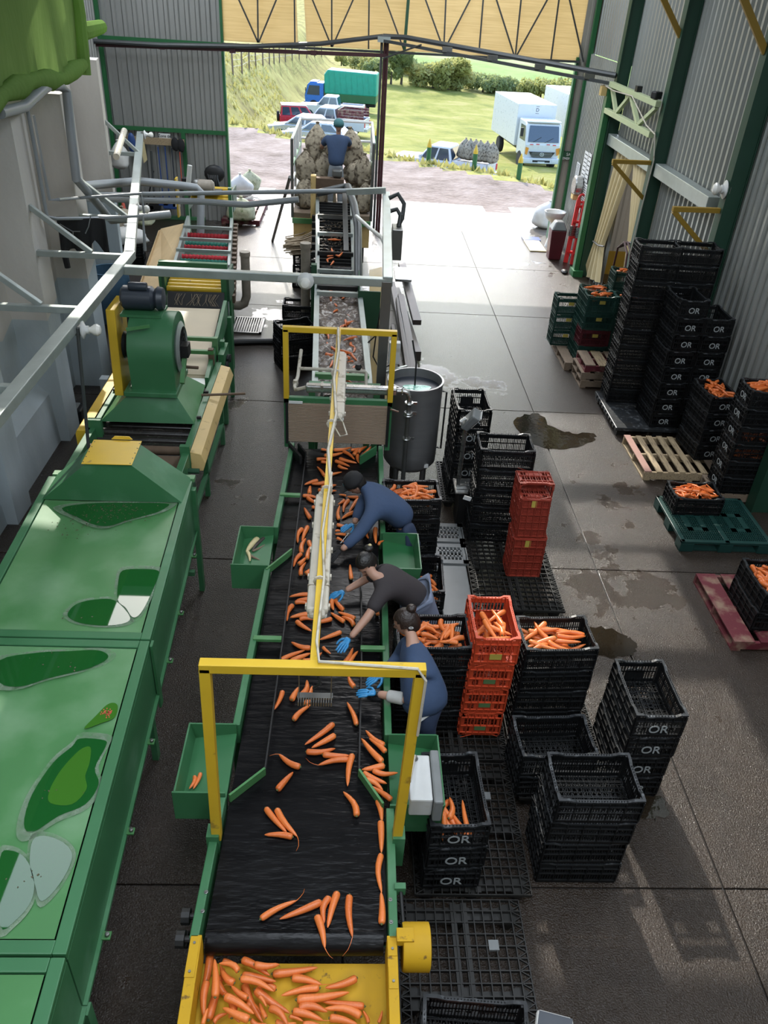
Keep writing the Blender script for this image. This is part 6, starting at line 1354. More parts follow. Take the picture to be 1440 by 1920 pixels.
BELT += zs(3.4286, 430, 800, [(590, 145, 645, 155), (670, 150, 790, 135), (780, 150, 840, 138), (830, 165, 880, 125), (850, 195, 915, 125), (800, 180, 845, 135), (560, 210, 640, 205), (610, 185, 735, 170), (705, 205, 820, 235), (730, 158, 810, 210), (825, 180, 830, 235), (590, 225, 660, 240), (680, 220, 775, 255), (700, 250, 760, 275), (610, 315, 565, 255), (610, 325, 720, 290), (570, 345, 480, 372), (615, 360, 530, 370), (515, 430, 520, 380), (570, 405, 690, 415), (590, 390, 690, 375),
    (470, 445, 585, 460), (500, 455, 580, 500), (530, 515, 590, 535), (520, 590, 480, 520), (470, 655, 430, 745), (505, 640, 465, 735), (465, 810, 485, 715), (510, 735, 550, 805), (500, 850, 520, 765), (545, 715, 560, 760), (465, 815, 405, 900), (445, 885, 495, 840), (460, 955, 485, 870), (490, 945, 545, 900), (500, 950, 560, 965), (510, 980, 560, 995),
    (770, 470, 725, 550), (830, 465, 770, 545), (705, 595, 705, 505), (800, 550, 720, 590), (740, 470, 700, 500), (830, 455, 755, 450), (750, 445, 705, 435), (690, 630, 765, 645), (680, 670, 735, 675), (750, 695, 680, 690), (690, 715, 740, 740), (785, 980, 775, 885), (895, 660, 885, 720), (940, 650, 940, 750), (960, 760, 990, 730),
    (515, 1080, 385, 1090), (420, 1130, 520, 1135), (540, 1105, 430, 1115), (410, 1145, 360, 1250), (505, 1205, 390, 1225), (450, 1240, 540, 1235), (430, 1250, 525, 1315), (660, 1235, 540, 1265), (740, 1255, 650, 1195), (800, 1280, 730, 1215), (810, 1235, 700, 1190), (735, 1180, 660, 1065), (665, 1110, 665, 1180), (955, 1210, 955, 1165), (720, 1320, 580, 1370)])
CARD = 'first second third fourth fifth sixth seventh eighth ninth tenth eleventh twelfth thirteenth fourteenth fifteenth sixteenth seventeenth eighteenth nineteenth'.split()
def cardinal(n): return CARD[n] if n < 19 else ('twentieth' if n == 19 else ('twenty ' + CARD[n - 20] if n < 29 else ('thirtieth' if n == 29 else 'thirty ' + CARD[n - 30])))
NEAR = sorted([i for i in range(len(BELT)) if P(*BELT[i][0], .9).y < 4.25], key=lambda i: (P(*BELT[i][0], .9).y + P(*BELT[i][1], .9).y))[:39]
for i, (p, q) in enumerate(BELT):
    tail = i in (4, 6, 10, 12, 16, 17); z = ZBELT + .024
    if 22 <= i <= 29: z += .012
    A_ = P(*p, z); y_ = A_.y
    if i in NEAR: lb, gp_n = f'{"thin tailed carrot" if tail else "carrot"} {cardinal(NEAR.index(i))} nearest the yellow chute along the sorting belt', 'carrots on the near belt'
    elif y_ < 5.2: lb, gp_n = 'carrot on the belt beside the two nearest women', 'carrots beside the women'
    elif y_ < 6.2: lb, gp_n = 'carrot on the belt under the near tube light', 'carrots under the near tube light'
    elif y_ < 7.3: lb, gp_n = 'carrot on the belt in front of the capped man', 'carrots before the capped man'
    else: lb, gp_n = 'carrot in the far cluster under the splash panel', 'carrots under the splash panel'
    carrot(A_, P(*q, z - .008), lb, gp_n, k=(6 + i % 3) if tail else (i * 5) % 6)
carrot(P(664, 1288, 1.02), P(652, 1268, 1.0), 'orange carrot held between the gloved fingers of the nearest woman', 'carrot in hand', k=0)
HOP = zs(3.2, 330, 1640, [(205, 475, 155, 745), (185, 640, 160, 860), (235, 735, 235, 505), (195, 870, 290, 560), (350, 650, 255, 550), (375, 580, 265, 520), (280, 515, 400, 560), (395, 510, 565, 600), (470, 540, 620, 545), (580, 595, 850, 560), (395, 605, 600, 640), (385, 625, 590, 690), (600, 690, 480, 670), (430, 740, 300, 650), (290, 730, 470, 830), (410, 655, 515, 890), (475, 690, 680, 835), (440, 870, 280, 800), (225, 890, 305, 825), (335, 860, 300, 700), (695, 620, 930, 665), (1085, 620, 895, 685), (860, 680, 630, 720), (725, 750, 1040, 710), (1130, 790, 870, 760), (735, 800, 910, 810), (1110, 850, 890, 790), (700, 820, 940, 885), (920, 860, 1090, 895), (1155, 890, 1125, 815), (1215, 890, 1240, 815), (540, 860, 500, 770), (560, 800, 680, 895), (450, 870, 540, 905), (680, 850, 790, 885), (500, 730, 545, 790), (250, 640, 330, 760), (330, 800, 380, 890), (160, 900, 190, 800), (420, 780, 520, 830), (600, 880, 720, 900), (760, 900, 900, 900)])
LOOSE = sorted([i for i in range(len(HOP)) if HOP[i][0][0] > 545], key=lambda i: HOP[i][0][1] + HOP[i][1][1])
def hop_label(p, i):
    if i in LOOSE: return f'loose carrot {cardinal(LOOSE.index(i))} from the belt edge on the bare part of the yellow chute', 'loose carrots on the yellow chute'
    return 'carrot in the heap at the left side of the yellow chute', 'carrots heaped on the yellow chute'
rg = random.Random(6)
for i, (p, q) in enumerate(HOP):
    z = .735 + (.045 * (i % 3) if p[0] < 520 else .012 * (i % 2))
    carrot(P(*p, z), P(*q, z + rg.uniform(-.02, .01)), *hop_label(p, i), k=[0, 1, 3, 5, 2, 4, 8][i % 7])
def heap(cx, cy, rz, L, W, z, n, ln, label, group, rg, dome=.03, depth=.05, store=None):
    R = RZ(rz)
    for k in range(n):
        lay = 0 if k < n * .45 else 1
        x, y = rg.uniform(-.5, .5) * (L - ln * .55), rg.uniform(-.5, .5) * (W - .10)
        a = rg.gauss(0, .7) + (PI if rg.random() < .5 else 0); l = ln * rg.uniform(.75, 1.15)
        hx, hy = abs(math.cos(a)) * l / 2, abs(math.sin(a)) * l / 2
        x = max(-L / 2 + hx + .01, min(L / 2 - hx - .01, x)); y = max(-W / 2 + hy + .01, min(W / 2 - hy - .01, y))
        zz = z - depth * (1 - lay) + dome * (1 - (2 * x / L) ** 2) * (1 - (2 * y / W) ** 2) * lay + rg.uniform(-.01, .01)
        d = V((math.cos(a) * l / 2, math.sin(a) * l / 2, rg.uniform(-.12, .12) * l))
        A = R @ (V((x, y, 0)) - d) + V((cx, cy, zz)); B = R @ (V((x, y, 0)) + d) + V((cx, cy, zz))
        if store is None: carrot(A, B, label, group, crown=ln > .19, k=rg.randrange(6), rg=rg)
        else:
            me = CM[rg.randrange(6)]; q = (B - A).to_track_quat('X', 'Z').to_matrix(); f = l * rg.uniform(.95, 1.2)
            store.add([A + q @ V((v.co.x * l, v.co.y * f, v.co.z * f)) for v in me.vertices], [tuple(p.vertices) for p in me.polygons])
rg = random.Random(21)
heap(1.84, 4.95, .05, .56, .36, 1.06, 24, .25, 'large carrot heaped in the black crate beside the orange crates', 'large carrots in the black crate', rg)
heap(1.275, 4.94, Y90, .48, .31, 1.20, 16, .22, 'fat carrot lying in the top orange red crate', 'carrots in the orange red crate', rg)
heap(.80, 4.93, .02, .56, .36, 1.08, 34, .17, 'small carrot in the crate behind the nearest woman', 'carrots behind the nearest woman', rg)
heap(.84, 3.44, Y90 + .03, .36, .34, .71, 10, .24, 'carrot lying in the crate under the control box', 'carrots under the control box', rg, depth=.03)
heap(.86, 2.04, -.06, .5, .3, .44, 9, .24, 'carrot in the crate cut by the lower edge of the view', 'carrots at the lower edge', rg)
heap(.76, 7.36, .04, .56, .36, .95, 44, .17, 'small carrot heaped in the crate behind the man in the cap', 'carrots behind the man', rg)
heap(.87, 6.44, Y90 - .05, .42, .36, .34, 20, .17, 'small carrot in the half empty crate under the far green tray', 'carrots under the far tray', rg)
fs = MB(); rg = random.Random(31)
heap(4.54, 8.50, -.01, .56, .36, .385, 70, .15, '', '', rg, store=fs); heap(5.20, 10.06, Y90 + .09, .56, .36, 1.12, 45, .19, '', '', rg, store=fs); heap(5.36, 9.07, 0, .56, .36, 1.62, 45, .19, '', '', rg, store=fs); heap(4.57, 6.45, Y90, .56, .36, .60, 40, .21, '', '', rg, store=fs)
for cx, cy, zz in ((4.33, 13.30, 1.32), (4.33, 13.63, 1.32), (4.86, 13.30, 1.32), (4.86, 13.75, 1.62)): heap(cx, cy, 0, .46, .26, zz, 14, .18, '', '', rg, store=fs)
for z in (.65, .9): heap(5.36, 9.07, 0, .56, .36, z, 30, .17, '', '', rg, store=fs)
heap(-.1, 10.4, Y90, 2.4, .5, 1.315, 34, .20, '', '', rg, dome=.01, depth=.03, store=fs); heap(-.12, 12.3, Y90, 1.2, .45, 1.315, 12, .2, '', '', rg, dome=.01, depth=.03, store=fs); heap(-.3, 14.6, Y90, 2.0, .4, ez(14.6) - .02, 16, .17, '', '', rg, store=fs)
fc = solo('carrots', fs, M['carrot'], 'small carrots heaped in the far crates, the flume and the elevator', 'carrots', kind='stuff', smooth=True, ang=60, base=V((4.5, 8.5, .2)))
# odd roots set aside in the left trays
def root(a, b, mt, lab, k=0, fat=1.1, nm='parsnip'):
    me = CM[k].copy(); me.materials.clear(); me.materials.append(M[mt]); o = link(nm, me); a, b = V(a), V(b); d = b - a; L = d.length
    o.location = a; o.rotation_euler = d.to_track_quat('X', 'Z').to_euler(); o.scale = (L, L * fat, L * fat); setp(o, lab, 'root'); link('crown', CROWN, o); return o
zt_ = .85
z1 = lambda x, y: P(x / 3.4286 + 430, y / 3.4286 + 800, zt_)
root(z1(185, 720), z1(105, 805), 'parsnip', 'yellow root lying across the far left green tray', 3, 1.3)
root(z1(118, 805), z1(135, 865), 'parsnip', 'pale cream root standing in the corner of the far left tray', 0, 1.2)
root(z1(225, 715), z1(140, 800), 'wood_dark', 'dark brown root beside the yellow root in the far left tray', 1, .8)
root(z1(130, 825), z1(200, 860), 'wood_grey', 'brown grey root lying low in the far left tray', 3, .9)
root(z1(150, 800), z1(250, 750), 'wood_grey', 'thin grey root lying on top in the far left tray', 1, .6)
z2 = lambda x, y: P(x / 2.667 + 320, y / 2.667 + 1200, zt_)
root(z2(120, 680), z2(98, 745), 'carrot', 'small forked carrot in the near left green tray', 2, 1.4, 'carrot'); root(z2(150, 665), z2(115, 745), 'carrot', 'thin small carrot on the right in the near left green tray', 0, 1.1, 'carrot')
# ================================================================ PEOPLE
def skin_mesh(name, nodes_, chains, mt, sub=2, root=None, extra=None):
    """nodes_: {key: (pos, radius or (rx, ry))}; chains: lists of keys joined by edges; grown with the Skin modifier"""
    keys = list(nodes_); idx = {k: i for i, k in enumerate(keys)}
    es = {tuple(sorted((idx[a], idx[b]))) for c in chains for a, b in zip(c[:-1], c[1:])}
    me = bpy.data.meshes.new(name); me.from_pydata([tuple(nodes_[k][0]) for k in keys], sorted(es), [])
    o = bpy.data.objects.new(name, me); COL.objects.link(o)
    o.modifiers.new('skin', 'SKIN').branch_smoothing = 0.6
    ss = o.modifiers.new('sub', 'SUBSURF'); ss.levels = sub; ss.render_levels = sub
    if not me.skin_vertices:
        bpy.context.view_layer.objects.active = o; bpy.ops.object.mode_set(mode='OBJECT')
    for k in keys:
        r = nodes_[k][1]; me.skin_vertices[0].data[idx[k]].radius = r if isinstance(r, tuple) else (r, r)
        me.skin_vertices[0].data[idx[k]].use_root = (k == (root or keys[0]))
    bpy.context.view_layer.update(); dg = bpy.context.evaluated_depsgraph_get()
    m2 = bpy.data.meshes.new_from_object(o.evaluated_get(dg)); bpy.data.objects.remove(o)
    mb = MB(); mb.v = [tuple(v.co) for v in m2.vertices]; mb.f = [tuple(p.vertices) for p in m2.polygons]
    bpy.data.meshes.remove(m2)
    return mb
def frame(fwd, up):
    f = V(fwd).normalized(); u = V(up); u = (u - f * u.dot(f)).normalized(); return f, u, f.cross(u)
def head_mb(c, fwd, up, s=1.0):
    """head with brow, nose, eye hollows, cheeks, chin and ears; c = middle of the skull"""
    f, u, r = frame(fwd, up); c = V(c); mb = MB(); n, m = 28, 22; vs = []; g = lambda x, a, w: math.exp(-((x - a) / w) ** 2)
    for i in range(m + 1):
        t = -PI / 2 + PI * i / m
        for k in range(n):
            a = 2 * PI * k / n; x = math.cos(t) * math.cos(a); y = math.cos(t) * math.sin(a); z = math.sin(t)   # x forward, y right
            R = [.092 * x, .072 * y, .115 * z]
            if z < 0: R[1] *= 1 - .32 * (-z) ** 1.5; R[0] *= 1 - .10 * (-z)
            if x > 0:
                R[0] += .026 * g(y, 0, .16) * g(z, -.16, .17) * x          # nose
                R[0] -= .012 * g(abs(y), .36, .17) * g(z, .08, .13)        # eye hollows
                R[0] += .006 * g(z, .27, .12) * x                          # brow
                R[0] += .007 * g(y, 0, .25) * g(z, -.48, .09)              # lips
                R[0] += .014 * g(y, 0, .30) * g(z, -.82, .2)               # chin
            vs.append(c + f * R[0] + r * R[1] + u * R[2])
    fs = [(i * n + k, i * n + (k + 1) % n, (i + 1) * n + (k + 1) % n, (i + 1) * n + k) for i in range(m) for k in range(n)]
    mb.add(vs, fs)
    for s_ in (-1, 1): mb.sphere(c + r * (.070 * s_) - f * .008 - u * .01, (.020, .012, .030), 8, 6)
    return mb
def face_parts(t, c, fwd, up, lips=(0.30, 0.10, 0.09)):
    f, u, r = frame(fwd, up); c = V(c); R = Matrix((r, f, u)).transposed()
    for s in (-1, 1):
        part('eye', MB().sphere(c + f * .073 + r * (.027 * s) + u * .010, (.011, .011, .007), 8, 6), M['ink'], t, smooth=True)
        part('eyebrow', MB().box(c + f * .087 + r * (.028 * s) + u * .030, (.032, .006, .006), R), M['hair'], t)
    part('mouth', MB().box(c + f * .086 - u * .054, (.036, .008, .007), R), M['lips'], t)
M['lips'] = mat('lips', (0.28, 0.10, 0.085), .45, var=.1)
def hair_mb(c, fwd, up, back=1.0, g=1.10):
    f, u, r = frame(fwd, up); c = V(c); mb = MB(); n, m = 26, 18; vs = []; keep = []
    for i in range(m + 1):
        t = -PI / 2 + PI * i / m
        for k in range(n):
            a = 2 * PI * k / n; x = math.cos(t) * math.cos(a); y = math.cos(t) * math.sin(a); z = math.sin(t)
            w = 1 + .012 * math.sin(a * 13 + z * 3)
            vs.append(c + f * (.096 * g * w * x - .006) + r * (.080 * g * w * y) + u * (.118 * g * z + .004)); keep.append(z > .42 + .1 * 0 if x > .55 else (z > -.05 if x > .1 else z > -.62 * back))
    fs = []
    for i in range(m):
        for k in range(n):
            q = (i * n + k, i * n + (k + 1) % n, (i + 1) * n + (k + 1) % n, (i + 1) * n + k)
            if all(keep[j] for j in q): fs.append(q)
    mb.add(vs, fs); return mb
def hand_mb(wrist, fwd, palm_n, curl=.35, side=1, spread=.12, s=1.0):
    """glove: palm, four unequal fingers bent at the knuckles and a thumb leaving the side of the palm"""
    f, n_, r = frame(fwd, palm_n); w = V(wrist); r = r * side
    nd = {'w': (w, .027 * s), 'p': (w + f * .045 * s, (.030 * s, .018 * s))}; ch = [['w', 'p']]
    for i, (off, L) in enumerate(((-.030, .078), (-.010, .088), (.011, .083), (.030, .066))):
        b = w + f * (.085 * s) + r * (off * s); d = (f + r * (off * spread * 30) * .35).normalized(); p = b
        nd[f'k{i}'] = (p, .0115 * s); c = curl * (.6 + .25 * i * 0)
        for j, fr in enumerate((.45, .32, .23)):
            d = (d - n_ * c).normalized(); p = p + d * (L * fr * s); nd[f'f{i}{j}'] = (p, (.0100 - .0010 * j) * s)
        ch.append(['p', f'k{i}', f'f{i}0', f'f{i}1', f'f{i}2'])
    t0 = w + f * .030 * s - r * .030 * s; t1 = t0 + (f * .5 - r * .8 - n_ * .25).normalized() * .038 * s; t2 = t1 + (f * .85 - r * .35 - n_ * .4).normalized() * .032 * s; t3 = t2 + (f * .95 - n_ * .5).normalized() * .022 * s
    nd['t0'] = (t0, .014 * s); nd['t1'] = (t1, .0115 * s); nd['t2'] = (t2, .0105 * s); nd['t3'] = (t3, .008 * s); ch.append(['p', 't0', 't1', 't2', 't3'])
    return skin_mesh('hand', nd, ch, None, 2, 'w')
def person(name_lab, base, J, head, fwd, up, shirt, trousers, sleeves, skin='skin', hands=(), shirt_len=1.0, torso=(.155, .105), arm_r=.048, hipr=(.16, .115), leg_r=.078):
    """J: joints; one continuous skinned body, clothes as shells over it"""
    t = thing('person', name_lab, 'person', base)
    tw_, td_ = torso
    q = .6; nd = {'hip': (J['hip'], (hipr[0] * .62, hipr[1] * .62)), 'waist': (J['waist'], (tw_ * q, td_ * q)), 'chest': (J['chest'], (tw_ * q, td_ * q)), 'neck0': (J['neck'], .046), 'neck': (V(J['neck']).lerp(V(head), .42), .050), 'hd': (V(head), .062)}
    ch = [['hip', 'waist', 'chest', 'neck0', 'neck', 'hd']]
    for s in 'LR':
        nd['sh' + s] = (J['sh' + s], arm_r * .62); nd['el' + s] = (J['el' + s], arm_r * (.86 if sleeves[s] < 1 else .7)); nd['wr' + s] = (J['wr' + s], arm_r * .58)
        ch.append(['chest', 'sh' + s, 'el' + s, 'wr' + s])
        nd['th' + s] = (J['th' + s], leg_r * .85); nd['kn' + s] = (J['kn' + s], leg_r * .74); nd['an' + s] = (J['an' + s], leg_r * .52); nd['to' + s] = (J['to' + s], leg_r * .45)
        ch.append(['hip', 'th' + s, 'kn' + s, 'an' + s, 'to' + s])
    body = skin_mesh('body', nd, ch, None, 2, 'hip'); hb_ = head_mb(head, fwd, up); body.add(hb_.v, hb_.f)
    part('body', body, M[skin], t, smooth=True, ang=180)
    # shirt shell
    k = 1.10; sd = {'hip': (V(J['hip']).lerp(V(J['waist']), -.35), (hipr[0] * 1.14, hipr[1] * 1.14)), 'waist': (J['waist'], (tw_ * 1.06, td_ * 1.08)), 'chest': (J['chest'], (tw_ * k, td_ * k)), 'neck0': (V(J['neck']).lerp(V(head), .14), .080)}
    sc_ = [['hip', 'waist', 'chest', 'neck0']]
    for s in 'LR':
        sd['sh' + s] = (J['sh' + s], arm_r * 1.65); e, w = V(J['el' + s]), V(J['wr' + s]); sh = V(J['sh' + s])
        if sleeves[s] <= 1: sd['el' + s] = (sh.lerp(e, sleeves[s]), arm_r * 1.28); sc_.append(['chest', 'sh' + s, 'el' + s])
        else: sd['el' + s] = (e, arm_r * 1.22); sd['wr' + s] = (e.lerp(w, sleeves[s] - 1), arm_r * .92); sc_.append(['chest', 'sh' + s, 'el' + s, 'wr' + s])
    part('shirt', skin_mesh('shirt', sd, sc_, None, 2, 'chest'), M[shirt], t, smooth=True, ang=180)
    td = {'hip': (V(J['hip']), (hipr[0] * 1.02, hipr[1] * 1.02)), 'wst': (V(J['hip']).lerp(V(J['waist']), .45), (hipr[0] * .98, hipr[1] * .98))}; tc_ = [['hip', 'wst']]
    for s in 'LR':
        td['th' + s] = (J['th' + s], leg_r * 1.12); td['kn' + s] = (J['kn' + s], leg_r * .92); td['an' + s] = (V(J['kn' + s]).lerp(V(J['an' + s]), .85), leg_r * .78); tc_.append(['hip', 'th' + s, 'kn' + s, 'an' + s])
    part('trousers', skin_mesh('trousers', td, tc_, None, 2, 'hip'), M[trousers], t, smooth=True, ang=180)
    return t
def legs(hx, hy, hz, dx=.09, fwd=(-1, 0), fy=None, foot=None, z0=0.0, bend=.02):
    J = {}; f = V((fwd[0], fwd[1], 0)); r = V((-f.y, f.x, 0))
    fx, fyy = foot if foot else (hx, hy)
    for s, sg in (('L', 1), ('R', -1)):
        o = r * dx * sg
        J['th' + s] = V((hx, hy, hz - .09)) + o; J['an' + s] = V((fx, fyy, z0 + .08)) + o * 1.15; J['kn' + s] = J['th' + s].lerp(J['an' + s], .47) + f * (.03 + bend); J['to' + s] = J['an' + s] + f * .16 - V((0, 0, .04))
    return J
def boots(t, J, mt, h=.3):
    for s in 'LR':
        a, k, o = V(J['an' + s]), V(J['kn' + s]), V(J['to' + s]); top = a.lerp(k, h / max(.1, (k - a).length))
        z0 = a.z - .08
        part('boot', skin_mesh('boot', {'t': (top, .062), 'a': (a, .056), 'h': (V((a.x, a.y, z0 + .045)), .048), 'o': (V((o.x, o.y, z0 + .042)), .044)}, [['t', 'a', 'h', 'o']], None, 2, 'a'), M[mt], t, smooth=True, ang=180)
# ---- nearest woman, standing, navy top, looking along the belt
hp = V((.71, 4.28, .92)); J = legs(hp.x, hp.y, hp.z, foot=(.86, 4.42), bend=.0)
head3 = P(762, 1168, 1.43)
J.update(hip=hp, waist=V((.68, 4.33, 1.08)), chest=V((.60, 4.47, 1.25)), neck=V((.575, 4.60, 1.375)))
J['shL'] = V((.575, 4.27, 1.28)); J['elL'] = P(768, 1312, 1.05); J['wrL'] = P(707, 1301, 1.0)
J['shR'] = V((.58, 4.68, 1.28)); J['elR'] = V((.52, 4.74, 1.02)); J['wrR'] = V((.38, 4.56, .99))
w3 = person('woman in a navy top with a hair bun and white boots, nearest the camera', (.82, 4.4, 0), J, head3, (-.92, .12, -.38), (0, .1, 1), 'navy_light', 'navy', {'L': 1.15, 'R': 1.9}, torso=(.21, .19), hipr=(.225, .20), arm_r=.056)
boots(w3, J, 'boot')
fw = V((-.92, .12, -.38)); face_parts(w3, head3, fw, (0, .1, 1))
hh = part('hair', hair_mb(head3, fw, (0, .1, 1), 1.0, 1.13), M['hair_brown'], w3, smooth=True, ang=180)
part('bun', MB().sphere(head3 + V((.03, .02, .135)), (.042, .042, .034), 12, 8), M['hair_brown'], hh, smooth=True, ang=180); part('hair_clip', MB().tube([head3 + V((.03 + .018 * math.cos(a), -.091, .03 + .009 * math.sin(a))) for a in [2 * PI * i / 10 for i in range(11)]], .003, 5), M['paper'], hh)
part('cuff', skin_mesh('cuff', {'a': (V(J['elL']).lerp(V(J['wrL']), .15), .056), 'b': (V(J['elL']).lerp(V(J['wrL']), .45), .052), 'c': (V(J['elL']).lerp(V(J['wrL']), .68), .044)}, [['a', 'b', 'c']], None, 2, 'b'), M['greycloth'], w3, smooth=True, ang=180, label='pale grey knit sleeve end')
part('glove', hand_mb(J['wrL'], (P(655, 1297, .985) - V(J['wrL'])), (0, -.1, 1), .30, -1), M['glove'], w3, smooth=True, ang=180, label='blue nitrile glove'); part('glove', hand_mb(J['wrR'], (-.9, -.3, -.25), (0, 0, 1), .3, 1), M['glove'], w3, smooth=True, ang=180, label='blue nitrile glove')
part('apron_edge', MB().tube([P(766, 1362, .92), P(786, 1352, .94), P(806, 1338, .98), P(820, 1318, 1.02), P(826, 1298, 1.05)], .014, 8, flat=.6), M['greycloth'], w3, smooth=True)
# ---- second woman, leaning far over the belt in a charcoal T-shirt
hp = V((.72, 5.58, .94)); J = legs(hp.x, hp.y, hp.z, foot=(.84, 5.60), bend=.0)
head2 = P(688, 1058, 1.30)
J.update(hip=hp, waist=V((.60, 5.55, 1.06)), chest=V((.42, 5.47, 1.215)), neck=V((.29, 5.47, 1.285)))
J['shL'] = P(716, 1112, 1.20); J['elL'] = P(690, 1156, 1.08); J['wrL'] = P(657, 1196, .99)
J['shR'] = V((.40, 5.66, 1.20)); J['elR'] = V((.22, 5.72, 1.02)); J['wrR'] = V((.05, 5.62, .97))
f2 = V((-.34, -.78, -.50))
w2 = person('woman in a charcoal T-shirt and black head wrap leaning over the belt', (.78, 5.6, 0), J, head2, f2, (-.25, .1, 1), 'charcoal', 'black_cloth', {'L': .82, 'R': .82}, torso=(.175, .15), hipr=(.185, .165), arm_r=.050)
boots(w2, J, 'boot'); face_parts(w2, head2, f2, (-.25, .1, 1))
wr2 = part('head_wrap', hair_mb(head2, f2, (-.25, .1, 1), 1.1, 1.15), M['hair'], w2, smooth=True, ang=180); part('bun', MB().sphere(head2 + V((.01, .07, .125)), (.045, .045, .035), 12, 8), M['hair'], wr2, smooth=True, ang=180); part('hair_tie', MB().sphere(head2 + V((.02, .075, .158)), (.018, .014, .014), 8, 6), M['parsnip'], wr2, smooth=True)
d2 = P(630, 1228, .965) - V(J['wrL'])
part('glove', hand_mb(J['wrL'], d2, (-.1, -.2, 1), .22, -1, s=1.05), M['glove'], w2, smooth=True, ang=180, label='blue nitrile glove'); part('glove', hand_mb(J['wrR'], (-.9, -.2, -.3), (0, 0, 1), .3, 1), M['glove'], w2, smooth=True, ang=180, label='blue nitrile glove')
part('apron', skin_mesh('apron', {'a': (V((.70, 5.56, .98)), (.20, .17)), 'b': (V((.80, 5.56, .86)), (.19, .17)), 'c': (V((.82, 5.56, .62)), (.18, .15))}, [['a', 'b', 'c']], None, 2, 'b'), M['apron'], w2, smooth=True, ang=180)
# ---- man in a cap, far end, navy shirt, bent over
hp = V((.66, 6.82, .96)); J = legs(hp.x, hp.y, hp.z, foot=(.70, 6.84), bend=.0)
head1 = P(668, 908, 1.30)
J.update(hip=hp, waist=V((.56, 6.82, 1.09)), chest=V((.36, 6.84, 1.23)), neck=V((.20, 6.92, 1.29)))
J['shL'] = P(700, 962, 1.20); J['elL'] = P(674, 1000, 1.07); J['wrL'] = P(640, 1032, .98)
J['shR'] = V((.33, 7.06, 1.22)); J['elR'] = V((.20, 6.95, 1.04)); J['wrR'] = P(664, 982, .96)
f1 = V((-.80, -.05, -.62))
m1 = person('man in a black cap and navy shirt bent over the far part of the belt', (.70, 6.84, 0), J, head1, f1, (-.5, 0, 1), 'navy_light', 'navy', {'L': 1.85, 'R': 1.85}, torso=(.185, .155), hipr=(.175, .155), arm_r=.056)
boots(m1, J, 'boot'); face_parts(m1, head1, f1, (-.5, 0, 1))
part('hair', hair_mb(head1, f1, (-.5, 0, 1), 1.0, 1.06), M['hair'], m1, smooth=True, ang=180)
ff, uu, rr_ = frame(f1, (-.5, 0, 1)); Rc = Matrix((ff, -rr_, uu)).transposed()
cp = part('cap', MB().lathe([(.108, .028), (.110, .06), (.100, .10), (.07, .132), (.03, .146), (.004, .148)], head1, 22, Rc), M['black_cloth'], m1, smooth=True, ang=180)
br = [(.09, -.085), (.14, -.078), (.178, -.045), (.186, 0), (.178, .045), (.14, .078), (.09, .085)]
part('brim', MB().prism([head1 + Rc @ V((x, y, .036 - .25 * y * y * 10 * .1)) for x, y in br], uu * .006), M['black_cloth'], cp, smooth=False); part('badge', MB().box(head1 + ff * .108 + uu * .07, (.006, .03, .03), Rc), M['teal_cloth'], cp)
part('glove', hand_mb(J['wrR'], (-.8, -.5, -.1), (0, 0, 1), .3, 1), M['glove'], m1, smooth=True, ang=180, label='blue nitrile glove'); part('glove', hand_mb(J['wrL'], (-.7, -.6, -.3), (0, 0, 1), .3, -1), M['black_cloth'], m1, smooth=True, ang=180, label='dark work glove')
a0, a1 = P(654, 1000, 1.055), P(638, 1020, 1.03); sc = MB(); ax = (a1 - a0)
for k in range(9): q0 = a0 + ax * (k / 9) + V((0, 0, .012 * (k % 2))); q1 = a0 + ax * ((k + 1) / 9) + V((0, 0, .012 * ((k + 1) % 2))); sc.tube([q0, q1], .003, 4)
part('sleeve_stitching', sc, M['paper'], m1, label='white script stitching along the dark sleeve'); part('waist_cloth', skin_mesh('cloth', {'a': (V((.66, 6.66, 1.02)), (.10, .05)), 'b': (V((.74, 6.60, .86)), (.10, .04)), 'c': (V((.75, 6.58, .72)), (.08, .03))}, [['a', 'b', 'c']], None, 2, 'b'), M['navy'], m1, smooth=True, ang=180)
# ---- man on the trailer, seen from behind
Yt = 17.55; z0 = 1.50; hx = PY(630, 300, Yt).x
hp = V((hx, Yt, z0 + .88)); J = legs(hp.x, hp.y, hp.z, fwd=(0, 1), z0=z0, foot=(hx, Yt - .03), bend=0)
head4 = PY(635, 236, Yt + .12)
J.update(hip=hp, waist=hp + V((.01, .03, .16)), chest=hp + V((.015, .09, .42)), neck=V((head4.x, Yt + .12, head4.z - .19)))
J['shL'] = J['chest'] + V((-.20, .02, .08)); J['elL'] = J['chest'] + V((-.32, .20, -.12)); J['wrL'] = J['chest'] + V((-.30, .42, -.22))
J['shR'] = J['chest'] + V((.20, .02, .08)); J['elR'] = J['chest'] + V((.26, .24, -.10)); J['wrR'] = J['chest'] + V((.18, .46, -.10))
m4 = person('man in a teal cap and blue T-shirt standing among the sacks on the trailer', (hx, Yt, z0), J, head4, (-.1, .9, -.25), (0, .1, 1), 'navy_light', 'jeans', {'L': .8, 'R': .8}, torso=(.19, .15), hipr=(.17, .145), arm_r=.055)
boots(m4, J, 'boot', .15); part('cap', MB().lathe([(.105, -.01), (.108, .05), (.09, .10), (.05, .128), (.004, .135)], head4, 18), M['teal_cloth'], m4, smooth=True, ang=180); part('glove', hand_mb(J['wrL'], (0, .9, -.4), (0, 0, 1), .3, 1), M['white_sack'], m4, smooth=True, ang=180); part('glove', hand_mb(J['wrR'], (-.2, .9, -.2), (0, 0, 1), .3, -1), M['white_sack'], m4, smooth=True, ang=180)
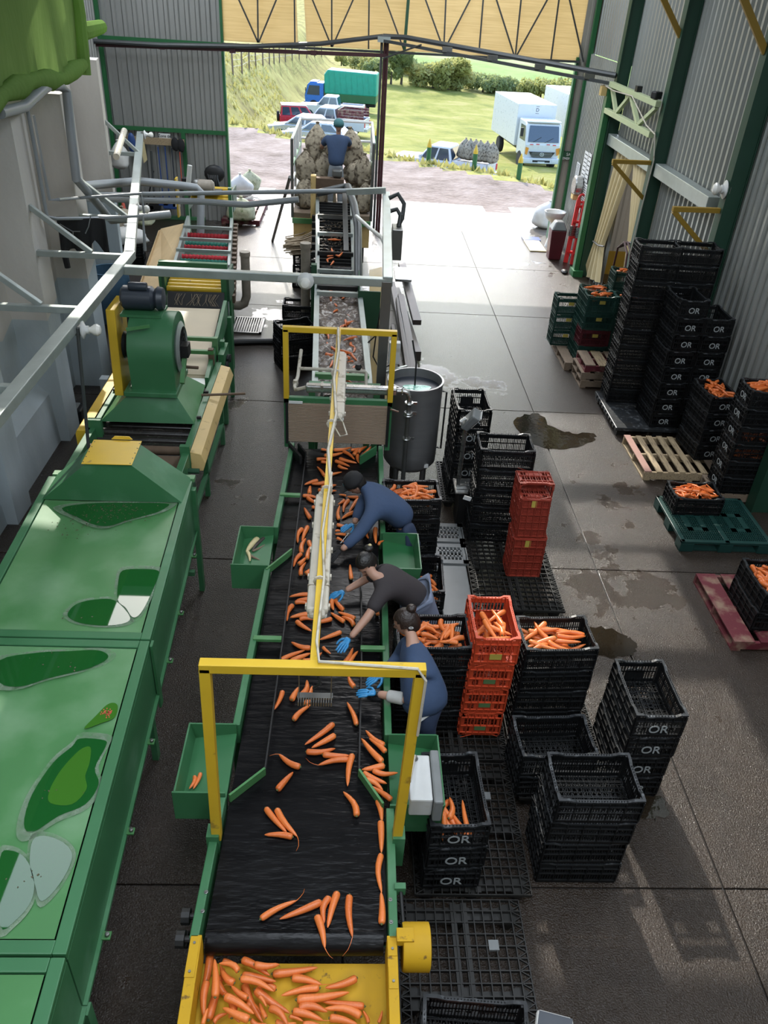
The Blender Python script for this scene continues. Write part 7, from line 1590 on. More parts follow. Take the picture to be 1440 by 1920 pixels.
# ================================================================ TRAILER with sacks
tz = 1.48; x0, x1, ya, yb = -1.24, .40, 17.25, 20.0
tl_ = thing('trailer', 'small flatbed trailer with white tube rails backed up to the elevator', 'trailer', (-.42, 18.6, 0))
part('bed', MB().b2((x0, ya, tz - .12), (x1, yb, tz)), M['wood_grey'], tl_, bev=.01); part('tail_panel', MB().b2((x0 + .02, ya - .04, tz - .65), (x1 - .02, ya, tz - .1)), M['tan'], tl_, bev=.01); part('tail_beam', MB().b2((x0, ya - .08, tz - .2), (x1, ya - .02, tz - .1)), M['green_lid'], tl_)
for x in (x0, x1):
    for y in (ya, ya + .95, ya + 1.85, yb): part('rail_post', MB().tube([(x, y, tz - .1), (x, y, tz + 1.4)], .03, 8), M['steel_dark' if y == ya else 'white_paint'], tl_)
    for z in (.3, .6, .9, 1.4): part('rail', MB().tube([(x, ya, tz + z), (x, yb, tz + z)], .028, 8), M['white_paint' if z != .9 else 'green_lid'], tl_)
for z in (.5, 1.0, 1.4): part('rail', MB().tube([(x0, yb, tz + z), (x1, yb, tz + z)], .028, 8), M['white_paint'], tl_)
for x in (x0 + .2, x1 - .2):
    for y in (18.9, 19.5): part('wheel', MB().lathe([(.15, -.1), (.36, -.1), (.38, -.05), (.38, .05), (.36, .1), (.15, .1)], (x, y, .38), 18, RY), M['tyre'], tl_, smooth=True)
part('drawbar', MB().bar((-.42, yb, tz - .3), (-.42, yb + 1.6, .6), .1), M['iron'], tl_)
solo('prop_pole', MB().tube([(x0 - .05, ya + .1, 2.15), P(511, 452, .02)], .035, 8), M['steel_dark'], 'slanting steel pole propped from the trailer rail to the ground', 'pole')
def sack(c, s, rz, mt, lab, group, tilt=0.0, tuft=True, seed=0, cat='sack'):
    rg = random.Random(seed); mb = MB(); n, m = 18, 12; vs = []
    ph = [rg.uniform(0, 6) for _ in range(5)]
    R = RZ(rz) @ Matrix.Rotation(tilt, 3, 'Y')
    for i in range(m + 1):
        t = i / m; z = t; pr = min(1.0, (t + .03) * 7) ** .5 * (1 - max(0, (t - .5) / .5) ** 1.7 * .86)
        pr = max(.05, pr)
        for k in range(n):
            a = 2 * PI * k / n; w = pr * (1 + .07 * math.sin(3 * a + ph[0] + t * 5) + .05 * math.sin(7 * a + ph[1] - t * 9) + .04 * math.sin(11 * a + ph[2]))
            vs.append(R @ V((s[0] * w * math.cos(a), s[1] * w * math.sin(a), s[2] * z)))
    fs = [(i * n + k, i * n + (k + 1) % n, (i + 1) * n + (k + 1) % n, (i + 1) * n + k) for i in range(m) for k in range(n)] + [tuple(range(n))[::-1], tuple(range(m * n, m * n + n))]
    t = thing('sack', lab, cat, c, 0, group); o = part('bag', mb.add(vs, fs), M[mt], t, smooth=True, ang=180, local=True)
    tp = R @ V((0, 0, s[2])); part('tied_neck', MB().lathe([(.05, -.02), (.03, .02), (.045, .06), (.01, .07)], tp * .98, 9, R), M[mt], t, smooth=True, local=True)
    return t
SK = [((-1.0, 17.7, tz), (.22, .2, .62), 0, 0, 'bottom left sack by the near rail'), ((-.60, 17.9, tz), (.24, .2, .58), .5, 0, 'bottom sack behind the yellow guard'), ((.05, 17.9, tz), (.24, .2, .55), .3, 0, 'bottom sack right of the man'), ((.22, 17.55, tz), (.17, .2, .6), .2, .1, 'bottom right sack by the near rail'),
      ((-.98, 17.85, tz + .5), (.22, .2, .60), .3, -.05, 'middle left sack leaning on the rail'), ((-.66, 17.9, tz + .5), (.21, .2, .58), .9, .05, 'middle sack left of the man'), ((.0, 17.95, tz + .48), (.26, .22, .5), .2, .3, 'middle sack right of the man'), ((.2, 17.8, tz + .48), (.19, .2, .6), .1, .05, 'middle right sack by the rail'),
      ((-.80, 18.05, tz + .86), (.24, .22, .72), .4, .05, 'tall peaked sack topmost on the left'), ((-.02, 18.15, tz + .80), (.26, .22, .72), .6, -.12, 'tall peaked sack topmost on the right'), ((-.6, 18.5, tz + .3), (.26, .24, .75), 0, 0, 'sack hidden behind on the far left of the load'), ((.1, 18.6, tz + .3), (.26, .24, .7), 0, 0, 'sack hidden behind on the far right of the load'), ((-.45, 18.1, tz + .7), (.22, .2, .55), .2, 0, 'pale sack in front of the man')]
for i, (c, s, rz, tilt, lab) in enumerate(SK): sack(c, s, rz, 'net', 'dirty mesh sack of roots, ' + lab, 'sacks on the trailer', tilt, seed=i)
for i, (px, py, s, lab) in enumerate(((452, 416, (.36, .34, .55), 'pale green sack in front by the door jamb'), (450, 372, (.34, .34, .6), 'white sack in the middle by the door jamb'), (468, 360, (.3, .3, .55), 'pale green sack at the back by the door jamb'))):
    p = P(px, py, .14); sack((p.x, p.y + .2, .14), s, i, 'net_green' if i != 1 else 'white_sack', lab, 'sacks by the door jamb', 0, seed=40 + i)
pl_ = P(452, 420, 0); wood_pallet(pl_.x - .5, pl_.x + .5, pl_.y - .1, pl_.y + 2.2, 0, 'red brown pallet under the sacks by the door jamb', [.16] * 5, ['wood_red'], h=.13, sidem='wood_red')
# ================================================================ LEFT WALL: cleaning corner, shirt, sacks
sg_ = thing('wall_sign', 'white hand lettered sign above the hanging brooms', 'sign', PY(308, 258, 21.93))
a, b = PY(297, 250, 21.93), PY(320, 264, 21.93)
part('board', MB().b2((a.x, 21.93, b.z), (b.x, 21.95, a.z)), M['paper'], sg_)
for i, w in enumerate(('Zona de', 'equipo de', 'limpieza')):
    o = link('lettering', text_mesh(w, .095, M['ink'], .0005, .001), sg_); o.location = V(((a.x + b.x) / 2, 21.926, a.z - .055 - .085 * i)) - V(sg_.location); o.rotation_euler = (PI / 2, 0, 0)
rk = thing('tool_rail', 'bare wooden rail with hooks on the grey end wall', 'rack', PY(290, 265, 21.9))
a, b = PY(232, 261, 21.9), PY(346, 268, 21.9); part('plank', MB().bar(a, b, .04, .16), M['wood'], rk)
def tool(px0, py0, px1, py1, lab, mt, headmt, r=.016, hw=.28, cat='broom', nm='broom'):
    A, B = PY(px0, py0, 21.8), PY(px1, py1, 21.75); t = thing(nm, lab, cat, B); part('handle', MB().tube([A, B], r, 6), M[mt], t)
    if headmt: part('head', MB().box(B - V((0, 0, .08)), (hw, .10, .2)), M[headmt], t, bev=.02)
tool(283, 283, 290, 380, 'broom with a dark handle third along the rail', 'pipe_dark', 'iron', .03)
tool(296, 275, 306, 372, 'broom with a blue handle and blue bristles', 'pipe_blue', 'pipe_blue'); tool(309, 275, 318, 378, 'broom with a blue handle nearest the sign', 'pipe_blue', 'pipe_blue', hw=.34)
tool(322, 278, 330, 375, 'mop with a grey blue handle under the black rags', 'motor', 'white_sack', hw=.2); tool(337, 285, 341, 345, 'thin orange handled brush under the black rags', 'orange', 'iron', .012, .12)
tool(288, 320, 275, 385, 'squeegee with a slanting dark handle', 'iron', 'rubber', .02, .4)
for i, (px, py) in enumerate(((328, 270), (339, 272))): solo('rag', MB().sphere(PY(px, py, 21.78), (.10, .05, .16), 9, 7).sphere(PY(px + 2, py + 6, 21.78), (.06, .04, .10), 8, 6), M['black_cloth'], ['black rag hanging left at the end of the rail', 'black rag hanging right at the end of the rail'][i], 'rag', smooth=True)
solo('blue_cloth', MB().sphere(PY(247, 268, 21.75), (.10, .05, .24), 9, 7), M['pipe_blue'], 'blue cloth hung at the left end of the rail', 'cloth', smooth=True); solo('yellow_cloth', MB().slab([PY(262, 268, 21.75), PY(270, 266, 21.75), PY(276, 300, 21.75), PY(270, 306, 21.75)], .03), M['parsnip'], 'pale yellow cloth strip hanging from the rail', 'cloth')
cbl = MB()
for k in range(6): cbl.tube([PY(388 + k * 4, 322, 21.7), PY(392 + k * 3, 335, 21.6), PY(388 + k * 5, 350 + 3 * (k % 3), 21.6)], .03, 6)
solo('cable_coil', cbl.sphere(PY(402, 326, 21.7), (.26, .08, .22), 10, 7), M['rubber'], 'black cable coil hanging on the end wall by the doorway', 'cable', smooth=True)
sw = thing('pump_motor', 'grimy electric motor and yellow guard above the brush washer', 'motor', PY(375, 352, 17.6))
part('motor', MB().lathe([(.09, -.2), (.14, -.15), (.14, .12), (.09, .17)], PY(386, 350, 17.6), 14, RY), M['rusty_pipe'], sw, smooth=True); part('guard', MB().b2(tuple(PY(327, 335, 17.7)), tuple(PY(336, 408, 17.7) + V((0, .2, 0)))), M['yellow'], sw); part('valve_body', MB().b2(tuple(PY(340, 335, 17.6)), tuple(PY(352, 345, 17.6) + V((0, .2, 0)))), M['iron'], sw); part('vent_pipe', MB().tube([PY(353, 348, 17.5), PY(356, 310, 17.5)], .05, 8), M['pipe_white'], sw, smooth=True); part('mount', MB().b2(tuple(PY(355, 360, 17.5)), tuple(PY(412, 366, 17.5) + V((0, .4, 0)))), M['iron'], sw); part('valve_body', MB().sphere(PY(370, 345, 17.6), (.14, .12, .1), 9, 7), M['steel_dark'], sw, smooth=True)
cn = V((-5.75, 21.0, 0)); solo('traffic_cone', MB().lathe([(.17, 0), (.17, .03), (.13, .03), (.12, .05), (.03, .62), (.02, .64)], (cn.x, cn.y, 0), 16), M['orange'], 'orange red traffic cone in the cleaning corner', 'cone', smooth=True)
for i, (px, py, s, mt, lab) in enumerate(((240, 455, (.42, .3, .34), 'white_sack', 'folded white sack on the crate beside the barrel'), (232, 425, (.4, .34, .4), 'net', 'crumpled pale sack behind the white folded sack'), (265, 420, (.34, .3, .32), 'net_green', 'pale green sack in the corner behind the beam'), (222, 290, (.22, .22, .6), 'white_sack', 'white plastic bag hanging by the concrete pier'))):
    p = P(px, py, .55 if i < 3 else 1.6); sack((max(-5.7, p.x), min(21, p.y), .55 if i < 3 else 1.4), s, i * 1.3, mt, lab, None, 0, seed=60 + i)
crate('black', (P(240, 470, .3).x, P(240, 470, .3).y + .15, .25), .1, 'black crate under the folded white sack by the barrel', 'crates by the barrel'); crate('black', (P(240, 470, .3).x, P(240, 470, .3).y + .15, 0.0), .12, 'black crate at the bottom under the folded white sack', 'crates by the barrel')
# black shirt hung over the water line
sh = MB(); n, m = 22, 16; vs = []
A, B = PY(107, 408, 10.75), PY(197, 408, 10.75); hgt = PY(107, 408, 10.75).z - PY(107, 470, 10.75).z
for j in range(m + 1):
    v = j / m
    for i in range(n + 1):
        u = i / n; bot = (.95 + .25 * math.exp(-((u - .08) / .06) ** 2) + .35 * (math.exp(-((u - .5) / .16) ** 2) * .4) + .12 * math.exp(-((u - .92) / .1) ** 2) - .35 * math.exp(-((u - .72) / .07) ** 2))
        x = A.x + (B.x - A.x) * u + (.03 * v * (u - .5)); z = A.z + .02 - hgt * v * bot; y = 10.72 + .04 * math.sin(u * 22 + v * 2) * v + .03 * math.sin(u * 9)
        vs.append((x, y, z))
sh.add(vs, [(j * (n + 1) + i, j * (n + 1) + i + 1, (j + 1) * (n + 1) + i + 1, (j + 1) * (n + 1) + i) for j in range(m) for i in range(n)])
shirt = solo('hung_shirt', sh, M['black_cloth'], 'black long sleeved shirt with grey piping hung over the thin pipe', 'shirt', smooth=True, ang=180)
so = shirt.modifiers.new('solid', 'SOLIDIFY'); so.thickness = .012
part('sleeve', MB().tube([PY(124, 440, 10.74), PY(122, 480, 10.74), PY(127, 502, 10.74)], [.05, .045, .04], 8), M['black_cloth'], shirt, smooth=True); part('piping', MB().tube([PY(112, 420, 10.66), PY(136, 434, 10.63), PY(150, 434, 10.62)], .007, 6).tube([PY(137, 434, 10.63), PY(137, 447, 10.62)], .007, 6).tube([PY(170, 405, 10.68), PY(166, 425, 10.64), PY(160, 438, 10.62)], .007, 6), M['grey_plastic'], shirt)
# green shade cloth above the concrete wall
sc = MB(); n, m = 60, 14; vs = []; rg = random.Random(12)
for i in range(n + 1):
    u = i / n; y = 4.0 + (12.55 - 4.0) * u; zb = 4.22 + .16 * u + .06 * math.sin(u * 9)
    for j in range(m + 1):
        v = j / m; z = zb + (6.1 - zb) * v
        vs.append((-3.78 + .04 * math.sin(y * 5 + v * 3) * (1 - v) + .05 * (1 - v) ** 6 * math.sin(y * 17), y, z))
sc.add(vs, [(i * (m + 1) + j, (i + 1) * (m + 1) + j, (i + 1) * (m + 1) + j + 1, i * (m + 1) + j + 1) for i in range(n) for j in range(m)])
shd = solo('shade_cloth', sc, M['shade'], 'green shade netting hung above the concrete wall', 'netting', smooth=True, ang=180, base=V((-3.8, 8, 4.2)))
rl = [(-3.76 + .03 * math.sin(k * 1.9), 4.0 + 8.5 * k / 24, 4.26 + .16 * k / 24 + .05 * math.sin(k * .8)) for k in range(25)]
part('rolled_hem', MB().tube(rl, [.10 + .03 * math.sin(k * 2.3) for k in range(25)], 10), M['shade'], shd, smooth=True, ang=180)
part('side_roll', MB().tube([(-3.75, 12.55, 4.3), (-3.74, 12.6, 5.0), (-3.76, 12.6, 6.1)], [.09, .10, .08], 10), M['shade'], shd, smooth=True); part('end_fold', MB().tube([PX(150, 60, -3.85), PY(190, 50, 13.6)], [.12, .09], 10), M['shade'], shd, smooth=True)
# ================================================================ RIGHT WALL details
def vee(yc, z, lab, up=False):
    t = thing('wall_bracket', lab, 'bracket', (5.45, yc, z))
    part('arm', MB().bar((5.46, yc + .08, z), (4.72, yc + .02, z), .07, .07), M['ochre'], t, bev=.004); part('brace', MB().bar((4.74, yc + .02, z - .03), (5.46, yc + .08, z - .62), .07, .05, up=(0, 1, 0)), M['ochre'], t, bev=.004)
vee(15.45, 3.1, 'ochre angle bracket on the wall column beside the cream curtain'); vee(12.05, 3.06, 'ochre angle bracket on the wall column above the crates'); vee(8.65, 3.0, 'ochre angle bracket cut by the right border of the view')
for y, lab in ((15.45, 'long ochre brace high on the column past the truss'), (12.05, 'long ochre brace high on the middle wall column')):
    z = 5.1; solo('knee_brace', MB().bar((5.47, y + .08, z), (4.2, y + .05, z + 1.5), .09, .05, up=(0, 1, 0)), M['ochre'], lab, 'brace')
tw_ = thing('wall_truss', 'short pale green lattice truss over the curtained side doorway', 'truss', (5.38, 17, 3.6))
ytA, ytB = 18.72, 15.55
M['pale_green'] = mat('pale_green_paint', (0.42, 0.48, 0.28), .5, var=.12)
part('top_chord', MB().bar((5.36, ytA, 4.06), (5.36, ytB, 4.06), .10), M['pale_green'], tw_, bev=.005); part('bottom_chord', MB().bar((5.36, ytA, 3.56), (5.36, ytB, 3.56), .10), M['pale_green'], tw_, bev=.005)
zz = [(ytA - .1, 4.02), (ytA - .75, 3.6), (ytA - 1.5, 4.02), (ytA - 2.3, 3.6), (ytB + .05, 4.0)]
for (a, b), (c, d) in zip(zz[:-1], zz[1:]): part('web', MB().bar((5.36, a, b), (5.36, c, d), .07), M['pale_green'], tw_)
part('floodlight', MB().box((5.36, 15.75, 4.18), (.16, .14, .12), RZ(.4)), M['iron'], tw_, bev=.02); part('floodlight', MB().box((5.38, 16.9, 4.16), (.10, .14, .10)), M['iron'], tw_); part('hub_box', MB().box(PX(1131, 170, 5.25), (.12, .16, .18)), M['tan'], tw_)
part('cable', MB().tube([PX(1120, 152, 5.25), PX(1150, 170, 5.28), PX(1185, 180, 5.28), PX(1212, 235, 5.28), PX(1228, 252, 5.3), PX(1226, 300, 5.35), PX(1180, 480, 5.38)], .012, 6), M['dirty_white'], tw_)
dp = thing('door_post', 'green post with a pale lit edge beside the curtained doorway', 'post', (5.4, 18.8, 0))
part('post', MB().b2((5.32, 18.72, 0), (5.44, 18.92, 3.98)), M['green_bright'], dp, bev=.006); part('base_plate', MB().b2((5.28, 18.62, 0), (5.52, 18.98, .14)), M['green_bright'], dp)
# cream strip curtain tied back in the doorway
ct = thing('strip_curtain', 'cream plastic curtain gathered and tied in the side doorway', 'curtain', (5.62, 16.6, 0))
def drape(top0, top1, mid0, mid1, bot0, bot1, X, ph):
    mb = MB(); n, m = 26, 20; vs = []
    for j in range(m + 1):
        v = j / m
        a, b = (V(top0).lerp(V(mid0), v / .72), V(top1).lerp(V(mid1), v / .72)) if v < .72 else (V(mid0).lerp(V(bot0), (v - .72) / .28), V(mid1).lerp(V(bot1), (v - .72) / .28))
        for i in range(n + 1):
            u = i / n; p = a.lerp(b, u); p.x += .05 * math.sin(u * 26 + ph); vs.append(p)
    return mb.add(vs, [(j * (n + 1) + i, j * (n + 1) + i + 1, (j + 1) * (n + 1) + i + 1, (j + 1) * (n + 1) + i) for j in range(m) for i in range(n)])
Xc = 5.62
part('panel', drape(PX(1160, 275, Xc), PX(1190, 292, Xc), PX(1113, 455, Xc), PX(1130, 462, Xc), PX(1090, 512, Xc), PX(1122, 530, Xc), Xc, 0), M['curtain'], ct, smooth=True, ang=180); part('panel', drape(PX(1190, 290, Xc), PX(1214, 304, Xc), PX(1180, 440, Xc), PX(1192, 450, Xc), PX(1172, 500, Xc), PX(1180, 510, Xc), Xc, 1), M['curtain'], ct, smooth=True, ang=180)
part('tie_cord', MB().tube([PX(1112, 452, Xc - .08), PX(1122, 460, Xc - .12), PX(1132, 462, Xc - .08)], .02, 6), M['wood_dark'], ct)
a = PX(1155, 420, 6.9); solo('broom', MB().tube([PX(1156, 418, 6.9), PX(1144, 520, 6.9)], .018, 6), M['orange'], 'orange broom handle leaning inside the side room', 'broom')
hs = MB()
for k in range(4): hs.tube([V((5.3 + .1 * k, 15.1, .9)), V((5.32 + .08 * k, 15.3 + .06 * k, 1.5 + .03 * k)), V((5.35 + .06 * k, 15.7, 1.62)), V((5.38, 16.1, 1.4)), V((5.4, 16.2, .7))], .02, 6)
solo('hose_coil', hs, M['maroon'], 'coiled dark red hose beside the tall crates', 'hose', smooth=True)
# notices, dispenser, wash basin, bin and red plastic holders beyond the post
def notice(tl, tr, bl, lab, X=5.60, col='ink', rows=6):
    A, B, C = PX(*tl, X), PX(*tr, X), PX(*bl, X); w, h = abs(A.y - B.y), abs(A.z - C.z); ym, zm = (A.y + B.y) / 2, A.z - h / 2
    t = thing('notice', lab, 'notice', (X, ym, zm)); part('sheet', MB().box((X, ym, zm), (.006, w, h)), M['paper'], t)
    for k in range(rows): part('text_line', MB().box((X - .004, ym + .02 * w * (k % 2), zm + h * (.38 - .76 * k / max(1, rows - 1))), (.002, w * .78, h * .035)), M[col], t)
notice((1098, 282), (1104, 287), (1090, 330), 'tall white printed notice, left of the hung pair'); notice((1105, 286), (1110, 291), (1096, 340), 'tall white printed notice, right of the hung pair'); notice((1096, 342), (1102, 345), (1090, 378), 'white printed notice under the pair of notices', rows=8)
notice((1137, 263), (1142, 264), (1133, 285), 'small white label on the sheets right of the door post', X=5.69, rows=1); notice((1126, 335), (1132, 338), (1119, 375), 'white notice with red lines on the corrugated wall', X=5.69, col='red', rows=3); notice((1083, 303), (1089, 305), (1078, 330), 'pale notice of small rows beside the door jamb', rows=9); notice((1085, 382), (1089, 385), (1083, 396), 'small notice above the red barriers', rows=3)
sd_ = thing('wall_sign', 'dark green exit sign board half hidden by the door post', 'sign', (5.5, YE - .06, 2.9))
A, B = PY(1055, 283, YE - .06), PY(1082, 300, YE - .06)
part('board', MB().b2((A.x, YE - .08, B.z), (A.x + .52, YE - .05, A.z)), M['green_dark'], sd_)
for i, w in enumerate(('SALIDA', 'EMERGENCIA')):
    o = link('lettering', text_mesh(w, .10 if i == 0 else .082, M['paper'], .0005, .002), sd_); o.location = V((A.x + .27, YE - .084, A.z - .075 - .10 * i)) - V(sd_.location); o.rotation_euler = (PI / 2, 0, 0)
dsp = PX(1083, 348, 5.5); td = thing('paper_dispenser', 'round steel paper dispenser on the wall by the door jamb', 'dispenser', dsp)
part('body', MB().lathe([(.02, -.1), (.20, -.1), (.23, -.07), (.23, .07), (.20, .1), (.02, .1)], dsp, 18, RY), M['steel'], td, smooth=True); part('slot', MB().box(dsp + V((-.02, 0, -.24)), (.16, .22, .16)), M['tan'], td, bev=.02)
bs_ = P(1052, 428, .55); wb = thing('wash_basin', 'white pedestal wash basin by the big doorway', 'basin', (5.25, 21.2, 0))
part('bowl', MB().lathe([(.10, .62), (.22, .72), (.28, .86), (.28, .89), (.24, .88), (.18, .76), (.02, .72)], (5.25, 21.2, 0), 18), M['white_plastic'], wb, smooth=True); part('pedestal', MB().lathe([(.14, 0), (.09, .2), (.10, .66)], (5.25, 21.2, 0), 14), M['white_plastic'], wb, smooth=True)
bn = thing('waste_bin', 'dark swing top waste bin with a grey lid by the doorway', 'bin', (5.12, 20.1, 0))
part('body', MB().hexa([(4.97, 19.95, 0), (5.27, 19.95, 0), (5.27, 20.25, 0), (4.97, 20.25, 0)], [(4.93, 19.91, .72), (5.31, 19.91, .72), (5.31, 20.29, .72), (4.93, 20.29, .72)]), M['maroon_plastic'], bn, bev=.02); part('lid', MB().hexa([(4.92, 19.9, .72), (5.32, 19.9, .72), (5.32, 20.3, .72), (4.92, 20.3, .72)], [(5.02, 19.98, .92), (5.22, 19.98, .92), (5.22, 20.22, .92), (5.02, 20.22, .92)]), M['grey_plastic'], bn, bev=.03)
for i, (px, py) in enumerate(((1060, 492), (1072, 496))):
    p = P(px, py); t = thing('folding_barrier', ['bright red folding barrier leaning nearer the bin', 'bright red folding barrier leaning nearer the post'][i], 'barrier', (p.x, p.y, 0), 0, 'red barriers')
    for k in (0, .17): part('rail', MB().bar((p.x + k, p.y, 0), (p.x + k + .12, p.y + .25, 1.45), .10, .05), M['red'], t)
    for z in (.25, .6, .95, 1.3): part('crosspiece', MB().bar((p.x + z * .08 - .03, p.y + z * .17, z), (p.x + .2 + z * .08, p.y + z * .17, z), .10, .05), M['red'], t)
    part('top_ring', MB().tube([V((p.x + .19 + .08 * math.cos(a), p.y + .25, 1.48 + .09 * math.sin(a))) for a in [2 * PI * q / 12 for q in range(13)]], .028, 6), M['red'], t, smooth=True); part('wire_pad', MB().box((p.x + .1, p.y + .1, .75), (.24, .06, .24), RZ(.2)), M['steel'], t)
solo('foot_mat', MB().b2((4.62, 20.6, 0), (5.05, 21.6, .03)), M['parsnip'], 'pale yellow and blue foot bath mat inside the doorway', 'mat', bev=.01); solo('floor_mat', MB().b2((4.62, 21.62, 0), (5.1, 21.95, .03)), M['pipe_blue'], 'blue mat edge beside the pale foot bath', 'mat', bev=.01)
p = P(1020, 432); sack((p.x, p.y + .3, 0), (.4, .3, .7), .4, 'white_sack', 'white and blue plastic sacks heaped outside the door jamb', None, .2, seed=90)
solo('shoe', MB().sphere((5.15, 18.9, .04), (.08, .14, .05), 8, 6), M['iron'], 'dark shoe on the floor at the foot of the post', 'shoe', smooth=True)
# camp pot on the floor behind the machines
pt_ = P(146, 790); kb = thing('black_toolbox', 'small black box on the floor between the wall piers', 'box', (pt_.x, pt_.y, 0)); part('body', MB().b2((pt_.x - .18, pt_.y - .1, 0), (pt_.x + .1, pt_.y + .2, .22)), M['plastic'], kb, bev=.02); part('lid', MB().b2((pt_.x - .12, pt_.y - .05, .22), (pt_.x + .04, pt_.y + .12, .25)), M['grey_plastic'], kb, bev=.01); solo('short_post', MB().b2((-3.72, 11.1, 0), (-3.6, 11.25, .4)), M['dado'], 'stubby concrete post on the floor by the wall', 'post')
# ================================================================ OUTSIDE: vehicles and marker posts
def gp_(px, py, z=-1.8):
    p = P(px, py, z)
    for _ in range(40):
        p = P(px, py, ground_z(p.x, p.y) * .5 + p.z * .5)
    return V((p.x, p.y, ground_z(p.x, p.y)))
for i, (px, py, h) in enumerate(((517, 238, .75), (612, 246, .8), (705, 283, .72), (803, 303, .62), (888, 322, .56), (971, 341, .5))):
    p = P(px, py, 0); p.z = ground_z(p.x, p.y)
    t = thing('marker_post', ['first green marker post from the bank, by the parked cars', 'yellow tipped marker post between the car and the trailer', 'yellow tipped marker post beside the maroon pipes', 'yellow tipped marker post at the cab of the sack laden pickup', 'yellow tipped marker post at the bed of the sack laden pickup', 'yellow tipped marker post before the white box truck'][i], 'post', p, 0, 'marker posts')
    part('shaft', MB().lathe([(.085, -.3), (.085, h)], p, 10), M['green_bright'], t, smooth=True); part('tip', MB().lathe([(.085, h), (.085, h + .08), (.01, h + .30)], p, 10), M['yellow' if i else 'green_bright'], t, smooth=True)
def wheel(t, p, r, w, ax):
    R = V(ax).to_track_quat('Z', 'Y').to_matrix(); wh = part('wheel', MB().lathe([(r * .55, -w / 2), (r * .92, -w / 2), (r, -w * .3), (r, w * .3), (r * .92, w / 2), (r * .55, w / 2)], p, 18, R), M['tyre'], t, smooth=True, local=True)
    part('hub', MB().lathe([(.01, -w * .4), (r * .56, -w * .42), (r * .56, w * .42), (.01, w * .4)], p, 14, R), M['silver_paint'], wh, smooth=True, local=True)
def vehicle(name, lab, cat, loc, rz, prof, width, paint, windows, wheels, wr, extra=None, roof=None):
    """local frame: x forward, y left. prof: side outline; windows: outlines on the side; glass front/back by roof"""
    t = thing(name, lab, cat, loc, rz); w = width / 2
    part('body', MB().prism([(x, -w, z) for x, z in prof], (0, width, 0)), M[paint], t, local=True, bev=.05)
    if roof:
        lo, hi = roof  # (x0,x1,z) bottom and top of the cabin
        tw_ = w * .86; lw = w * .96
        part('cabin', MB().hexa([(lo[0], -lw, lo[2]), (lo[1], -lw, lo[2]), (lo[1], lw, lo[2]), (lo[0], lw, lo[2])], [(hi[0], -tw_, hi[2]), (hi[1], -tw_, hi[2]), (hi[1], tw_, hi[2]), (hi[0], tw_, hi[2])]), M[paint], t, local=True, bev=.06)
        def lerp(z, a, b): return a + (b - a) * (z - lo[2]) / (hi[2] - lo[2])
        z0, z1 = lo[2] + .06, hi[2] - .09
        for s in (-1, 1):
            for u0, u1 in windows:
                q = []
                for u, z in ((u0, z0), (u1, z0), (u1, z1), (u0, z1)):
                    x = lerp(z, lo[0], hi[0]) * (1 - u) + lerp(z, lo[1], hi[1]) * u; q.append((x, s * (lerp(z, lw, tw_) + .006), z))
                part('side_window', MB().slab(q, .012 * s), M['glass_dark'], t, local=True)
        for e, nm in ((1, 'windscreen'), (0, 'rear_window')):
            q = []
            for y, z in ((-.84, z0), (.84, z0), (.84, z1), (-.84, z1)): q.append((lerp(z, lo[e], hi[e]) + (.008 if e else -.008), y * lerp(z, lw, tw_), z))
            part(nm, MB().slab(q, .01 * (1 if e else -1)), M['glass_dark'], t, local=True)
    for x, y in wheels: wheel(t, (x, y * (w - .08), wr), wr, .22, (0, 1, 0))
    return t
# green tarpaulin truck, side on, cab to the left
p = on(640, 208); gt = thing('covered_truck', 'blue cabbed truck under a teal green tarpaulin, parked farthest', 'truck', p, PI - .12)
part('cab', MB().prism([(1.7, -1.05, .55), (3.55, -1.05, .55), (3.62, -1.05, 1.3), (3.3, -1.05, 2.35), (3.1, -1.05, 2.5), (1.7, -1.05, 2.5)], (0, 2.1, 0)), M['blue_paint'], gt, local=True, bev=.06)
part('windscreen', MB().slab([(3.62, -.92, 1.4), (3.62, .92, 1.4), (3.35, .88, 2.28), (3.35, -.88, 2.28)], .02), M['glass_dark'], gt, local=True)
for s in (-1, 1): part('side_window', MB().slab([(2.1, s * 1.06, 1.4), (3.4, s * 1.06, 1.4), (3.15, s * 1.06, 2.25), (2.1, s * 1.06, 2.25)], .015 * s), M['glass_dark'], gt, local=True); part('mirror', MB().box((3.5, s * 1.22, 1.9), (.06, .12, .35)), M['iron'], gt, local=True)
gt.scale = (.8, .8, .8)
part('roof_visor', MB().b2((2.4, -.95, 2.48), (3.1, .95, 2.58)), M['blue_paint'], gt, local=True)
part('bed', MB().b2((-3.6, -1.15, .95), (1.5, 1.15, 1.75)), M['green_bright'], gt, local=True, bev=.02); tp = part('tarpaulin', MB().prism([(1.6, -1.18, 1.6), (1.65, -1.18, 3.3), (1.3, -1.18, 3.75), (-3.6, -1.18, 3.65), (-3.65, -1.18, 1.6)], (0, 2.36, 0)), M['tarp'], gt, local=True, bev=.12)
for k in range(9): part('tarp_fold', MB().bar((1.2 - k * .56, -1.19, 3.5), (1.0 - k * .56, -1.2, 1.66), .05, .03, up=(0, 1, 0)), M['tarp'], tp, local=True); part('tarp_fold', MB().bar((1.2 - k * .56, 1.19, 3.5), (1.0 - k * .56, 1.2, 1.66), .05, .03, up=(0, 1, 0)), M['tarp'], tp, local=True)
part('chassis', MB().b2((-3.5, -.5, .6), (3.3, .5, .95)), M['iron'], gt, local=True); part('bumper', MB().b2((3.55, -1.05, .45), (3.7, 1.05, .8)), M['iron'], gt, local=True)
for x in (2.7, -2.3): 
    for s in (-1, 1): wheel(gt, (x, s * .95, .48), .48, .28, (0, 1, 0))
